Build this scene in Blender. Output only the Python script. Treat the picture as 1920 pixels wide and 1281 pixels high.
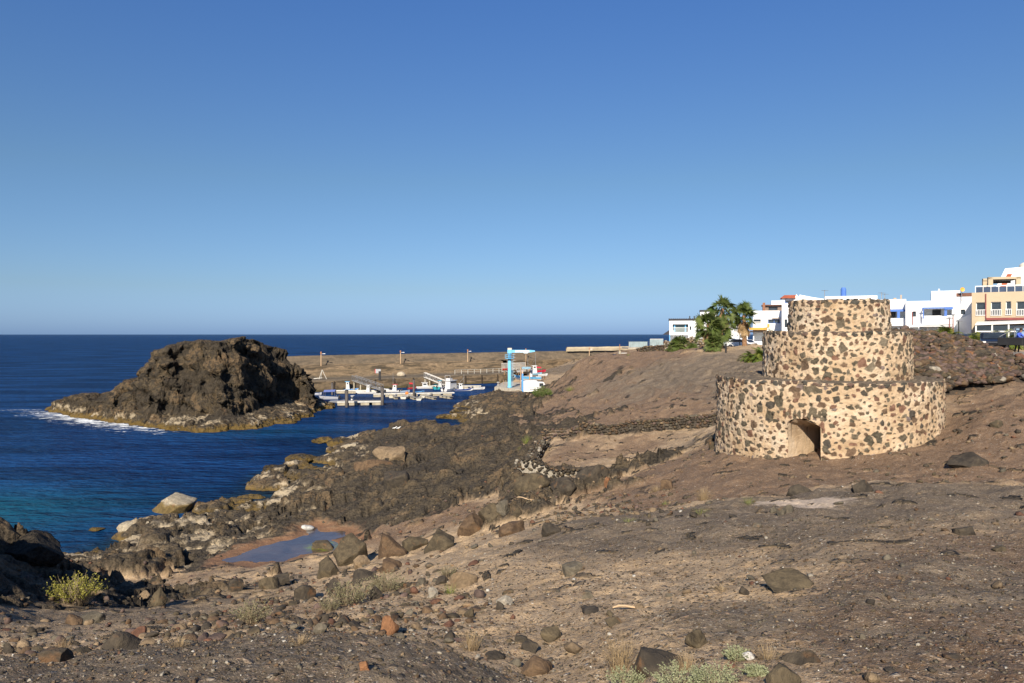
import bpy, math, random
import numpy as np
from mathutils import Vector, Matrix
random.seed(7); RNG = np.random.default_rng(11)
R = math.radians
for o in list(bpy.data.objects): bpy.data.objects.remove(o)
SC = bpy.context.scene; COL = SC.collection

# ------------------------------------------------------------ camera, sky, sun, exposure
F = 1387.0; CX = 960.0; HY = 627.0; HC = 14.0          # focal length in photo pixels, horizon row, eye height over the sea
cd = bpy.data.cameras.new('camera'); cam = bpy.data.objects.new('camera', cd); COL.objects.link(cam)
cd.sensor_width = 36.0; cd.lens = F * 36.0 / 1920.0; cd.shift_y = -(640.5 - HY) / 1920.0
cd.clip_start = 0.1; cd.clip_end = 90000
cam.location = (0, 0, HC); cam.rotation_euler = (R(90), 0, 0)
SC.camera = cam
SUN_EL = 32.0; SUN_AZ = 13.0                            # sun behind the camera, 13 degrees to the left
W = bpy.data.worlds.new('World'); SC.world = W; W.use_nodes = True
wn = W.node_tree; bg = wn.nodes['Background']
sky = wn.nodes.new('ShaderNodeTexSky'); sky.sky_type = 'NISHITA'; sky.sun_disc = False
sky.sun_elevation = R(SUN_EL); sky.sun_rotation = R(180 + SUN_AZ)
sky.altitude = 0; sky.air_density = 1.0; sky.dust_density = 0.6; sky.ozone_density = 3.0
_g = wn.nodes.new('ShaderNodeTexCoord'); _s = wn.nodes.new('ShaderNodeSeparateXYZ'); _r = wn.nodes.new('ShaderNodeValToRGB'); _m = wn.nodes.new('ShaderNodeMix')
_m.data_type = 'RGBA'; _m.blend_type = 'MULTIPLY'; _m.inputs[0].default_value = 1.0; _m.clamp_result = False
wn.links.new(_g.outputs['Generated'], _s.inputs[0]); wn.links.new(_s.outputs[2], _r.inputs[0])
_e = _r.color_ramp.elements; _e.new(.06); _e.new(.2)
for _el, (_p, _c) in zip(_e, ((0, (.29, .455, .92)), (.06, (.345, .435, .60)), (.2, (.375, .47, .55)), (.41, (.335, .50, .72)))): _el.position = _p; _el.color = _c+(1,)
wn.links.new(sky.outputs[0], _m.inputs[6]); wn.links.new(_r.outputs[0], _m.inputs[7]); wn.links.new(_m.outputs[2], bg.inputs[0]); bg.inputs[1].default_value = 0.112
sl = bpy.data.lights.new('sun', 'SUN'); sl.energy = 5.0; sl.angle = R(0.5); sl.color = (1.0, 0.885, 0.72)
so = bpy.data.objects.new('sun', sl); COL.objects.link(so)
sd = Vector((-math.sin(R(SUN_AZ)) * math.cos(R(SUN_EL)), -math.cos(R(SUN_AZ)) * math.cos(R(SUN_EL)), math.sin(R(SUN_EL))))
so.rotation_euler = sd.to_track_quat('Z', 'Y').to_euler(); so.location = (-10, -20, 40)
SC.view_settings.view_transform = 'Standard'; SC.view_settings.look = 'None'
SC.view_settings.exposure = 0.62; SC.view_settings.gamma = 1.0

# ------------------------------------------------------------ numpy noise
def _h(ix, iy, iz, s):
    h = (ix.astype(np.int64) * 374761393 + iy.astype(np.int64) * 668265263 + iz * 2147483647 + s * 974634777) & 0xFFFFFFFF
    h = ((h ^ (h >> 13)) * 1274126177) & 0xFFFFFFFF
    h = ((h ^ (h >> 16)) * 2246822519) & 0xFFFFFFFF
    return ((h ^ (h >> 15)) & 0xFFFFFF) / 16777216.0
def vn2(x, y, s=0):
    xi = np.floor(x); yi = np.floor(y); fx = x - xi; fy = y - yi
    fx = fx*fx*fx*(fx*(fx*6-15)+10); fy = fy*fy*fy*(fy*(fy*6-15)+10)
    a = _h(xi, yi, 0, s); b = _h(xi+1, yi, 0, s); c = _h(xi, yi+1, 0, s); d = _h(xi+1, yi+1, 0, s)
    return ((a*(1-fx)+b*fx)*(1-fy) + (c*(1-fx)+d*fx)*fy)*2-1
def vn3(x, y, z, s=0):
    xi = np.floor(x); yi = np.floor(y); zi = np.floor(z); fx = x-xi; fy = y-yi; fz = z-zi
    fx = fx*fx*(3-2*fx); fy = fy*fy*(3-2*fy); fz = fz*fz*(3-2*fz)
    zi = zi.astype(np.int64)
    def pl(k):
        return ((_h(xi, yi, zi+k, s)*(1-fx)+_h(xi+1, yi, zi+k, s)*fx)*(1-fy) + (_h(xi, yi+1, zi+k, s)*(1-fx)+_h(xi+1, yi+1, zi+k, s)*fx)*fy)
    return (pl(0)*(1-fz)+pl(1)*fz)*2-1
def fbm2(x, y, o=4, s=0, g=0.5):
    a = 1.0; t = 0; n = 0
    for k in range(o):
        t = t + a*vn2(x+17.3*k, y-9.1*k, s+k); n += a; a *= g; x = x*2.03; y = y*2.03
    return t/n*1.6
def fbm3(x, y, z, o=4, s=0, g=0.5, ridge=False):
    a = 1.0; t = 0; n = 0
    for k in range(o):
        v = vn3(x+7.3*k, y-9.1*k, z+3.7*k, s+k)
        if ridge: v = 1-2*np.abs(v)
        t = t + a*v; n += a; a *= g; x = x*2.03; y = y*2.03; z = z*2.03
    return t/n*1.5
def cells2(x, y, s=0):
    """F1, F2, random id and a random tilted plane height for each cell"""
    xi = np.floor(x); yi = np.floor(y)
    f1 = np.full(x.shape, 9.0); f2 = np.full(x.shape, 9.0); idv = np.zeros(x.shape); pl = np.zeros(x.shape)
    for dx in (-1, 0, 1):
        for dy in (-1, 0, 1):
            cx = xi+dx; cy = yi+dy
            px = cx+_h(cx, cy, 1, s); py = cy+_h(cx, cy, 2, s)
            d = (px-x)**2+(py-y)**2
            m = d < f1
            f2 = np.where(m, f1, np.minimum(f2, d))
            idn = _h(cx, cy, 3, s); a = _h(cx, cy, 4, s)*6.283
            pl = np.where(m, (idn-.5)*1.2+((x-px)*np.cos(a)+(y-py)*np.sin(a))*1.0, pl)
            idv = np.where(m, idn, idv); f1 = np.where(m, d, f1)
    return np.sqrt(f1), np.sqrt(f2), idv, pl
def sstep(a, b, x):
    t = np.clip((x-a)/(b-a), 0, 1); return t*t*(3-2*t)
def smin(a, b, k):
    h = np.clip(.5+.5*(b-a)/k, 0, 1); return b*(1-h)+a*h-k*h*(1-h)
def poly_sd(x, y, P):
    """signed distance to a polygon, positive inside"""
    P = np.asarray(P, float); n = len(P); d = np.full(x.shape, 1e18); ins = np.zeros(x.shape, bool)
    for i in range(n):
        ax, ay = P[i]; bx, by = P[(i+1) % n]; ex, ey = bx-ax, by-ay
        t = np.clip(((x-ax)*ex+(y-ay)*ey)/(ex*ex+ey*ey), 0, 1)
        d = np.minimum(d, (x-ax-t*ex)**2+(y-ay-t*ey)**2)
        c = ((ay > y) != (by > y)) & (x < (bx-ax)*(y-ay)/((by-ay) if by != ay else 1e-9)+ax)
        ins ^= c
    d = np.sqrt(d); return np.where(ins, d, -d)

# ------------------------------------------------------------ places in the world
def at(px, py, z=None, Y=None):
    """the point of the world seen at this spot of the photograph, at height z or at distance Y"""
    if Y is None: Y = (HC-z)*F/(py-HY)
    return np.array([(px-CX)/F*Y, Y, HC-(py-HY)/F*Y])
CP = []
def A(px, py, z=None, Y=None, rk=0.0, dk=0.0, rd=0.0):
    p = at(px, py, z, Y); CP.append((p[0], p[1], p[2], rk, dk, rd))
# bottom-left mound of dark gravel
for px, py, Y in ((-500,1290,5),(-200,1275,5.6),(0,1262,6),(200,1245,6),(400,1222,6),(600,1192,6),(740,1190,6),(850,1212,6)):
    A(px, py, Y=Y, dk=1.35)
for px, z in ((-300,11.75),(0,11.9),(300,11.95),(600,12.0),(850,11.8)): A(px, 1400, Y=(HC-z)*F/773, dk=1.35)
for x_, y_ in ((-2,.6),(0,.6),(2,.6),(-1.5,2),(1.5,2),(0,2),(-3,2.5),(3,2.5)): CP.append((x_, y_, 12.2+.08*x_, 0, .7, .1))
A(925,1281,Y=5.4,dk=.8); A(960,1310,Y=5.4,dk=.6)
# ground behind that crest
A(-300,1240,z=9.0,dk=.2); A(0,1240,z=9.2,dk=.1); A(200,1232,z=9.4,dk=.1); A(400,1205,z=9.7,dk=.1); A(600,1178,z=10.0); A(780,1190,z=10.2); A(880,1205,z=10.3)
A(1000,1281,Y=7.0); A(1000,1235,Y=8.0); A(1100,1281,Y=6.6); A(1240,1281,Y=5.9,rd=.3); A(1200,1200,Y=7.4,rk=.3); A(1330,1200,Y=7.15,rk=.1,dk=.6); A(1300,1158,Y=8.0,rk=.1,dk=.9); A(1400,1165,Y=7.9,rk=.1,dk=.8); A(1240,1215,Y=7.0,rk=.1,dk=.4)
A(1000,1170,Y=9.9); A(1000,1110,Y=12.4,dk=.3); A(1100,1060,Y=14.2,dk=.5); A(900,1120,Y=13.4); A(880,1080,Y=16,dk=.2); A(950,1030,Y=19.3,dk=.6)
A(1250,1120,Y=10.4,dk=.1); A(1300,1050,Y=12.9,dk=.4); A(1200,1000,Y=16.8,dk=.6); A(1450,1110,Y=9.9,dk=.1); A(1450,1281,Y=5.3,dk=.1)
for px in (1700, 1920, 2200, 2700):
    A(px,1281,Y=5.0,dk=.6,rd=.6); A(px,1180,Y=6.9,dk=.7,rd=.6); A(px,1080,Y=9.7,dk=.6,rd=.6); A(px,1000,Y=12.9,dk=.7,rd=.4); A(px,945,Y=16.6,dk=.85)
A(1500,1180,Y=7.3,dk=.6,rd=.4); A(1500,1040,Y=11.8,dk=.7); A(1500,970,Y=16.5,dk=1); A(1350,1000,Y=15.5,dk=1); A(1150,1020,Y=16.2,dk=1); A(1620,1130,Y=8.3,dk=.7,rd=.4)
# crest of that grey ridge and the dip behind
A(1900,905,Y=20.4,dk=.9); A(1650,909,Y=20.6,dk=1.1); A(1520,925,Y=20.3,dk=1.1); A(1400,950,Y=19.4,dk=1); A(1200,975,Y=20.2,dk=1); A(1050,990,Y=21,dk=.7); A(900,1015,Y=21.5,dk=.5)
A(2200,900,Y=20.4,dk=.8); A(1900,893,Y=23.5,rd=.6); A(1650,903,Y=23.2,rd=.5); A(1520,915,Y=23.4,rk=.2,rd=.4); A(1400,938,Y=23.4,rk=.15,rd=.4); A(1200,962,Y=24.8,rk=.1,rd=.3); A(1050,972,Y=26,rk=.1)
# around the kiln
A(1920,850,Y=26.5,rd=.7); A(1780,860,Y=27.0,rd=.7); A(1650,880,Y=27.5,rd=.8); A(1540,867,Y=30.4,rd=.6); A(1480,862,Y=31,rd=.7); A(1345,838,Y=36.3,rk=.2,rd=.5); A(1620,850,Y=30.6,rd=.6); A(1700,825,Y=31.2,rk=.25,rd=.5)
A(1775,788,Y=33,rk=.15,rd=.4); A(1850,780,Y=31,rd=.5,dk=.1); A(1920,765,Y=31.5,rd=.6); A(1920,718,Y=36,rk=.1,rd=.4); A(1790,738,Y=37,rk=.1,rd=.4); A(1400,880,Y=28.5,rd=.8); A(1300,905,Y=29.5,rd=.8,dk=.2); A(1250,930,Y=28.8,rk=.2,rd=.6,dk=.5); A(1100,940,Y=32,rk=.35,rd=.5,dk=.6)
A(1560,790,Y=36,rd=.5); A(1450,775,Y=42,rd=.4); A(2200,760,Y=31,rd=.5); A(2200,705,Y=37,rd=.4); A(2600,690,Y=38,rd=.4)
# plateau behind the rubble bank, street, houses
for px in (1500,1720,1900,2200,2600): A(px,None,None,None) if False else CP.append(((px-CX)/F*47,47,12.75,0,.2,.3))
for px in (1500,1720,1900,2200,2700):
    for Y in (60, 85, 130, 220): CP.append(((px-CX)/F*Y, Y, 12.75, 0, .2, .2))
# hill crest left of the kiln and the slope towards us
A(1430,656,Y=84,dk=.8); A(1340,660,Y=85,dk=.7); A(1260,662,Y=95,dk=.3,rd=.5); A(1180,664,Y=110,rd=.7); A(1105,668,Y=117,rd=.8); A(1088,670,Y=118,rd=.8); A(1140,666,Y=120,rd=.8); A(1075,682,Y=116,rk=.3,rd=.6); A(1068,695,Y=116,rk=.3,rd=.6); A(1055,715,Y=115,rk=.3,rd=.6)
A(1430,690,Y=70,dk=.8,rd=.7); A(1300,690,Y=78,dk=1,rd=.7); A(1200,695,Y=90,dk=.8,rd=.9); A(1120,710,Y=97,dk=.5,rd=1); A(1430,740,Y=60,dk=1); A(1300,735,Y=65,dk=.5,rd=.9); A(1200,745,Y=75,dk=.6,rd=.9); A(1100,755,Y=84,rk=.2,rd=1,dk=.5); A(1020,770,Y=88,rk=.3,rd=1,dk=.4)
A(1340,776,Y=55.5,rd=.3,dk=.2); A(1200,792,Y=57.5,rd=.3,dk=.1); A(1060,806,Y=58.5,rk=.1,rd=.3)
A(1250,658,Y=125,rd=.4); A(1250,655,Y=145,rd=.4); A(1300,660,Y=115,rd=.3); A(1340,652,Y=108,rd=.3); A(1340,650,Y=150,rd=.3); A(1430,646,Y=105,rd=.3); A(1430,646,Y=130,rd=.3); A(1180,664,Y=135,rd=.4); A(1250,648,Y=190,rd=.2); A(1400,642,Y=190,rd=.2)
# the walled terrace
A(1340,799,Y=53,rd=.2); A(1200,812,Y=54.5,rd=.33); A(1065,826,Y=55.5,rd=.33); A(1035,845,Y=51.5,rd=.35); A(1010,880,Y=46,rd=.33); A(1100,868,Y=47,rd=.35); A(1100,848,Y=51,rd=.33); A(1160,850,Y=49.5,rd=.33); A(1180,858,Y=47,rd=.3); A(1230,830,Y=50,rd=.3)
A(1310,824,Y=47,rk=.5,dk=.8); A(1250,848,Y=44.5,rk=.5,dk=.8); A(1205,876,Y=41.5,rk=.5,dk=.5); A(1120,903,Y=40,rk=.5); A(1280,860,Y=39,rk=.05,rd=.6); A(1200,885,Y=37,rk=.05,rd=.5)
A(985,915,Y=40,rk=.6); A(1050,915,Y=39,rk=.6); A(990,945,Y=36,rk=.6); A(1080,960,Y=31,rk=.2); A(1000,850,Y=54,rk=.5); A(960,880,Y=50,rk=.8)
# rocky bluff and benches by the sea
A(990,790,Y=76,rk=.4,rd=.4); A(940,775,Y=84,rk=.5,rd=.3); A(895,785,Y=88,rk=.6); A(870,805,Y=86,rk=.8); A(960,815,Y=68,rk=.5,rd=.3); A(900,830,Y=71,rk=.7); A(980,840,Y=59,rk=.6); A(900,870,Y=57,rk=.9); A(800,830,Y=78,rk=1); A(850,807,Y=90,rk=1)
A(820,796,Y=93,rk=1); A(750,801,Y=93,rk=1); A(790,797,Y=93,rk=1); A(850,803,Y=93,rk=1); A(800,815,Y=88,rk=1); A(700,815,Y=95,rk=1); A(750,845,Y=76,rk=1); A(690,870,Y=70,rk=.9); A(800,880,Y=61,rk=1); A(740,900,Y=58,rk=.9); A(650,900,Y=65,rk=1); A(590,915,Y=63,rk=1); A(560,945,Y=58,rk=.9); A(650,935,Y=56,rk=.9)
A(900,920,Y=45,rk=1); A(800,935,Y=46,rk=1); A(700,950,Y=48,rk=1); A(600,965,Y=50,rk=1); A(480,955,Y=57,rk=1); A(400,970,Y=55,rk=1); A(450,1000,Y=49,rk=1); A(350,1005,Y=50,rk=1); A(330,1040,Y=43.5,rk=1); A(240,1050,Y=43.5,rk=1); A(150,1065,Y=41.5,rk=1)
A(300,1075,Y=38.5,rk=.3,rd=.3); A(420,1065,Y=38.8,rk=.1,rd=.3); A(560,1062,Y=37.5,rk=.1,rd=.2); A(680,995,Y=45,rk=.2,rd=.5); A(780,970,Y=43.5,rk=.1,rd=.5); A(870,950,Y=42,rk=.1,rd=.5); A(930,945,Y=40,rk=.2,rd=.4); A(750,1000,Y=41,rk=.05,rd=.5)
A(640,1055,Y=35.5,rk=.3,dk=.4); A(800,1035,Y=34,rk=.2,dk=.3); A(900,1000,Y=33,rk=.2); A(980,985,Y=29.5,rk=.15)
A(400,1105,Y=29,rk=.45,dk=.9); A(300,1110,Y=30,rk=.35,dk=.8); A(550,1095,Y=28,rk=.35,dk=.6); A(700,1065,Y=28,rk=.1); A(820,1060,Y=24.5); A(620,1110,Y=21,rk=.1,dk=.4); A(480,1125,Y=22,rk=.2,dk=.7); A(300,1140,Y=21,rk=.3,dk=.9); A(750,1110,Y=17.5)
A(200,1150,Y=18.5,rk=.25,dk=.9); A(80,1145,Y=20,rk=.3,dk=.9); A(-100,1150,Y=19,rk=.3,dk=.9); A(0,1200,Y=13.5,dk=.6); A(200,1195,Y=13.8,rk=.1,dk=.6); A(400,1170,Y=14.5,dk=.3,rd=.3); A(600,1140,Y=15,rd=.3,dk=.2); A(-300,1200,Y=13); A(800,1150,Y=12.8)
# big outcrop at the left edge, steep behind
A(-110,925,Y=20.5,rk=1); A(-90,930,Y=21.5,rk=1); A(-200,925,Y=22,rk=1); A(-150,955,Y=18.3,rk=1); A(-330,940,Y=20,rk=1); A(-25,1055,Y=22,rk=1); A(-20,1115,Y=20,rk=.6,dk=.6); A(-85,925,Y=20.9,rk=1); A(15,1085,Y=20,rk=.8); A(-170,1090,Y=16.5,rk=.4,dk=.6); A(10,1050,Y=25.5,rk=1); A(15,998,Y=26.5,rk=1); A(50,1022,Y=27,rk=1); A(-40,965,Y=26.5,rk=1); A(-120,960,Y=27,rk=1); A(-260,950,Y=27,rk=1); A(60,1085,Y=25,rk=1); A(-150,1080,Y=24,rk=1); A(-500,1000,Y=27,rk=1)
A(110,1100,Y=30,rk=.5); A(60,1072,Y=33.5,rk=.5); A(-100,1065,Y=36,rk=.9); A(-300,1065,Y=36,rk=.9)
# shoreline
SH = [(-500,1075),(-300,1075),(-100,1066),(0,1058),(80,1054),(140,1051),(205,1046),(214,1020),(255,1000),(300,992),(340,978),(366,956),(400,943),(440,937),(500,930),(503,918),(525,906),(490,899),(487,889),(512,879),(560,868),(610,861),(640,850),(655,832),(690,818),(700,808)]
for px, py in SH: A(px, py, z=0.0, rk=1)
for px, py in ((-500,1055),(-250,1050),(-50,1040),(40,1035),(120,1030),(180,1022),(190,1005),(240,975),(310,965),(340,940),(380,922),(450,918),(470,905),(455,885),(490,868),(560,855),(600,846),(620,830),(660,806),(700,797)): A(px, py, z=-2.2, rk=1)
A(260,988,Y=51,rk=1); A(235,1030,Y=47,rk=1); A(400,955,Y=59,rk=1)
for px, Y in ((700,104),(760,105),(820,105),(850,108)): CP.append(((px-CX)/F*Y, Y, -2.5, 1, 0, 0))
A(866,792,z=0,rk=.8); A(873,786,z=0,rk=.8); A(905,783,z=.9,rk=1); A(935,768,z=1.6,rk=.6,dk=.4); A(895,776,z=.7,rk=1); A(838,783,z=-.1,rk=1); A(858,767,z=0,rk=1); A(868,757,z=0,rk=1); A(885,745,z=0,rk=1,dk=.8); A(905,741,z=0,rk=.8,dk=.8); A(930,739,z=0,rk=.8,dk=.5)
A(930,748,z=2.0,rk=.7,dk=.9); A(960,757,z=1.9,rk=.5,dk=.9); A(905,752,z=1.6,rk=.8,dk=.9)
for px, py in ((850,790),(820,776),(830,760),(855,750),(870,740),(900,735),(910,722),(925,715)): A(px, py, z=-2.0, rk=.5)
# harbour apron, slipway
for px, Y in ((962,165),(1000,150),(1030,150),(1000,165),(1040,170),(980,185),(1020,190),(1060,150)): CP.append(((px-CX)/F*Y, Y, 2.1, 0, .6, 0))
A(945,718,z=.2,rk=.8,dk=.5); A(975,706,z=2.3,dk=.6); A(1000,702,z=2.4,dk=.6); A(1045,708,z=2.4,dk=.4); A(1060,695,Y=205,dk=1); A(1090,682,Y=215,dk=1); A(1040,690,Y=222,dk=1); A(1030,700,Y=208,dk=.9)
A(1030,740,Y=138,dk=.3,rd=.5); A(1000,752,z=2.0,dk=.6,rk=.2); A(1045,728,Y=135,rk=.2,rd=.6)
A(1120,668,Y=190,rd=.6); A(1180,660,Y=200,rd=.5); A(1120,662,Y=240,rd=.5); A(1300,648,Y=250,rd=.3)
for px, Y in ((905,205),(880,185),(800,200),(700,185),(600,165),(500,150),(300,200),(0,250),(0,150),(0,80),(200,80),(400,85),(550,100),(650,120),(750,140),(820,160),(-500,60),(-500,120),(-500,250),(700,260),(950,270),(350,60),(-200,250),(100,55)): CP.append(((px-CX)/F*Y, Y, -4.0, .5, 0, 0))
CP = np.array(CP)
def UV(x, y):
    r = np.hypot(x, y); return np.arctan2(x, y)*3.5, np.log(np.maximum(r, .5))*2.5
cu, cv = UV(CP[:, 0], CP[:, 1]); NC = len(CP)
_K = np.hypot(cu[:, None]-cu[None], cv[:, None]-cv[None]); _Pm = np.stack([np.ones(NC), cu, cv], 1)
_M = np.block([[_K-0.006*np.eye(NC), _Pm], [_Pm.T, np.zeros((3, 3))]])
_Wt = np.linalg.solve(_M, np.concatenate([CP[:, 2:], np.zeros((3, 4))]))
def base_fields(x, y):
    u, v = UV(x, y); out = np.empty(x.shape+(4,)); n = x.size
    uf, vf, of = u.ravel(), v.ravel(), out.reshape(-1, 4)
    for i in range(0, n, 60000):
        a, b = uf[i:i+60000], vf[i:i+60000]
        K = np.hypot(a[:, None]-cu[None], b[:, None]-cv[None]).astype(np.float64)
        of[i:i+60000] = K@_Wt[:NC]+np.stack([np.ones(len(a)), a, b], 1)@_Wt[NC:]
    return out
POOL_Z = 1.5
POOL = [at(px, py, z=POOL_Z)[:2] for px, py in ((413,1050),(450,1037),(500,1022),(545,1012),(572,1003),(574,993),(590,990),(600,997),(640,997),(652,1004),(620,1012),(640,1018),(648,1026),(610,1036),(560,1040),(530,1052),(480,1056),(430,1055))]
CALI = at(1500, 955, Y=18.6)[:2]
def terrain(x, y):
    """height and zones (rock, dark gravel, red earth) of the ground"""
    f = base_fields(x, y); z = f[..., 0]; rk = np.clip(f[..., 1], 0, 1); dk = np.clip(f[..., 2]*1.1, 0, 1.2); rd = np.clip(f[..., 3]*1.6, 0, 1)
    n1 = fbm2(x*.22, y*.22, 4, 3); n2 = fbm2(x*.9, y*.9, 4, 21)
    r = np.hypot(x, y)
    fg = sstep(24, 38, r); rk2 = sstep(.30, .60, rk+.05*fg+(.15+.12*fg)*n1+(.15+.10*fg)*n2)
    wx = x+.5*n2; wy = y+.5*fbm2(x*.8+40, y*.8, 3, 31)
    a1, b1, i1, p1 = cells2(wx/4.2, wy/3.0, 41); a2, b2, i2, p2 = cells2(wx/1.5, wy/1.1, 42); a3, b3, i3, p3 = cells2(wx/.52, wy/.42, 43)
    rid = 1-np.abs(fbm2(x*.35+9, y*.5, 4, 51))*1.6
    cr = -.30*np.exp(-((b1-a1)/.07)**2)-.16*np.exp(-((b2-a2)/.08)**2)
    a0, b0, i0, p0 = cells2(wx/5.5+3, wy/4.2, 44); dome = np.sqrt(np.clip(1-(a0*1.25)**2, 0, 1))*(i0 > .35); dome1 = np.sqrt(np.clip(1-(a1*1.2)**2, 0, 1))*(i1 > .3)
    hr = .30*p1+.22*p2+.08*p3+1.0*dome*i0+.55*dome1*i1-.35+.12*rid+cr*.8+.06*fbm2(x*3, y*3, 3, 61)
    amp = sstep(-2.0, .5, z)*(.20+.80*sstep(9, 36, r))
    z2 = z+rk2*(hr-.15)*amp
    soft = (1-rk2)
    hill = sstep(45, 70, r)*sstep(2.5, 4.5, z)
    z2 = z2-soft*hill*.35*np.clip(np.abs(fbm2(x*.16+z*.5, y*.09, 4, 77))*2, 0, 1)
    z2 = z2+soft*(.10*n1*np.clip(r/12, .3, 2.2)+.05*n2*np.clip(r/9, .35, 2)+.035*fbm2(x*2.3, y*2.3, 3, 71)+.012*fbm2(x*9, y*9, 3, 72))
    # half buried stones in the soil
    q = sstep(.42, .30, a3)*(i3 > .90)*sstep(8, 20, r)*(1-sstep(60, 80, r)); z2 = z2+soft*.045*q*(1-dk*.6); rk2 = np.maximum(rk2, q*.9)
    sdp = poly_sd(x, y, POOL)+.34*fbm2(x*1.1, y*1.1, 4, 88)+.12
    w = sstep(-2.2, -.2, sdp); z2 = z2*(1-w)+w*np.clip(POOL_Z+.02-.12*sdp, POOL_Z-.25, POOL_Z+.3)
    rk2 = rk2*(1-w*.85)
    terrain.rust = np.exp(-np.clip(-sdp, 0, 60)/2.6)*(1-.75*rk2); terrain.cali = np.exp(-((x-CALI[0])/1.5)**2-((y-CALI[1])/1.6)**2)
    terrain.cell = np.clip(.45*i1+.35*i2+.2*i0, 0, 1)
    return z2, rk2, dk, rd
def gz(x, y):
    return terrain(np.atleast_1d(np.asarray(x, float)), np.atleast_1d(np.asarray(y, float)))[0]
def on(px, py, Ylo=None, Yhi=None):
    """where the line of sight through this spot of the photograph meets the ground"""
    Y = np.exp(np.linspace(math.log(Ylo or 4), math.log(Yhi or 260), 700)); x = (px-CX)/F*Y
    g = terrain(x, Y)[0]; d = HC-(py-HY)/F*Y-g
    k = np.argmax(d < 0)
    if k == 0: k = int(np.argmin(np.abs(d)))
    return np.array([x[k], Y[k], g[k]])

# ------------------------------------------------------------ mesh and object helpers
def np_mesh(name, co, faces, attrs=None, smooth=True):
    """co (N,3), faces (M,3 or 4) as a mesh"""
    me = bpy.data.meshes.new(name); co = np.asarray(co, np.float32); faces = np.asarray(faces, np.int32)
    me.vertices.add(len(co)); me.vertices.foreach_set('co', co.ravel())
    k = faces.shape[1]; me.loops.add(faces.size); me.loops.foreach_set('vertex_index', faces.ravel())
    me.polygons.add(len(faces)); me.polygons.foreach_set('loop_start', np.arange(0, faces.size, k, dtype=np.int32))
    me.update(calc_edges=True)
    if smooth: me.polygons.foreach_set('use_smooth', np.ones(len(faces), bool))
    for an, v in (attrs or {}).items():
        v = np.asarray(v, np.float32)
        if v.ndim == 1: me.attributes.new(an, 'FLOAT', 'POINT').data.foreach_set('value', v)
        else: me.attributes.new(an, 'FLOAT_COLOR', 'POINT').data.foreach_set('color', np.concatenate([v, np.ones((len(v), 1), np.float32)], 1).ravel())
    me.validate(); return me
def grid_faces(nr, nc):
    i = (np.arange(nr-1)[:, None]*nc+np.arange(nc-1)[None]).ravel()
    return np.stack([i, i+1, i+nc+1, i+nc], 1)
def link(name, me, mat=None, parent=None):
    o = bpy.data.objects.new(name, me); COL.objects.link(o)
    if mat is not None:
        me.materials.clear(); me.materials.append(mat)
    if parent is not None: o.parent = parent
    return o
def tag(o, label=None, cat=None, group=None, kind=None):
    if label: o['label'] = label
    if cat: o['category'] = cat
    if group: o['group'] = group
    if kind: o['kind'] = kind
    return o
def empty(name, loc, rz=0.0, label=None, cat=None, group=None):
    o = bpy.data.objects.new(name, None); COL.objects.link(o); o.location = loc; o.rotation_euler = (0, 0, rz); o.empty_display_size = .3
    return tag(o, label, cat, group)

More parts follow.
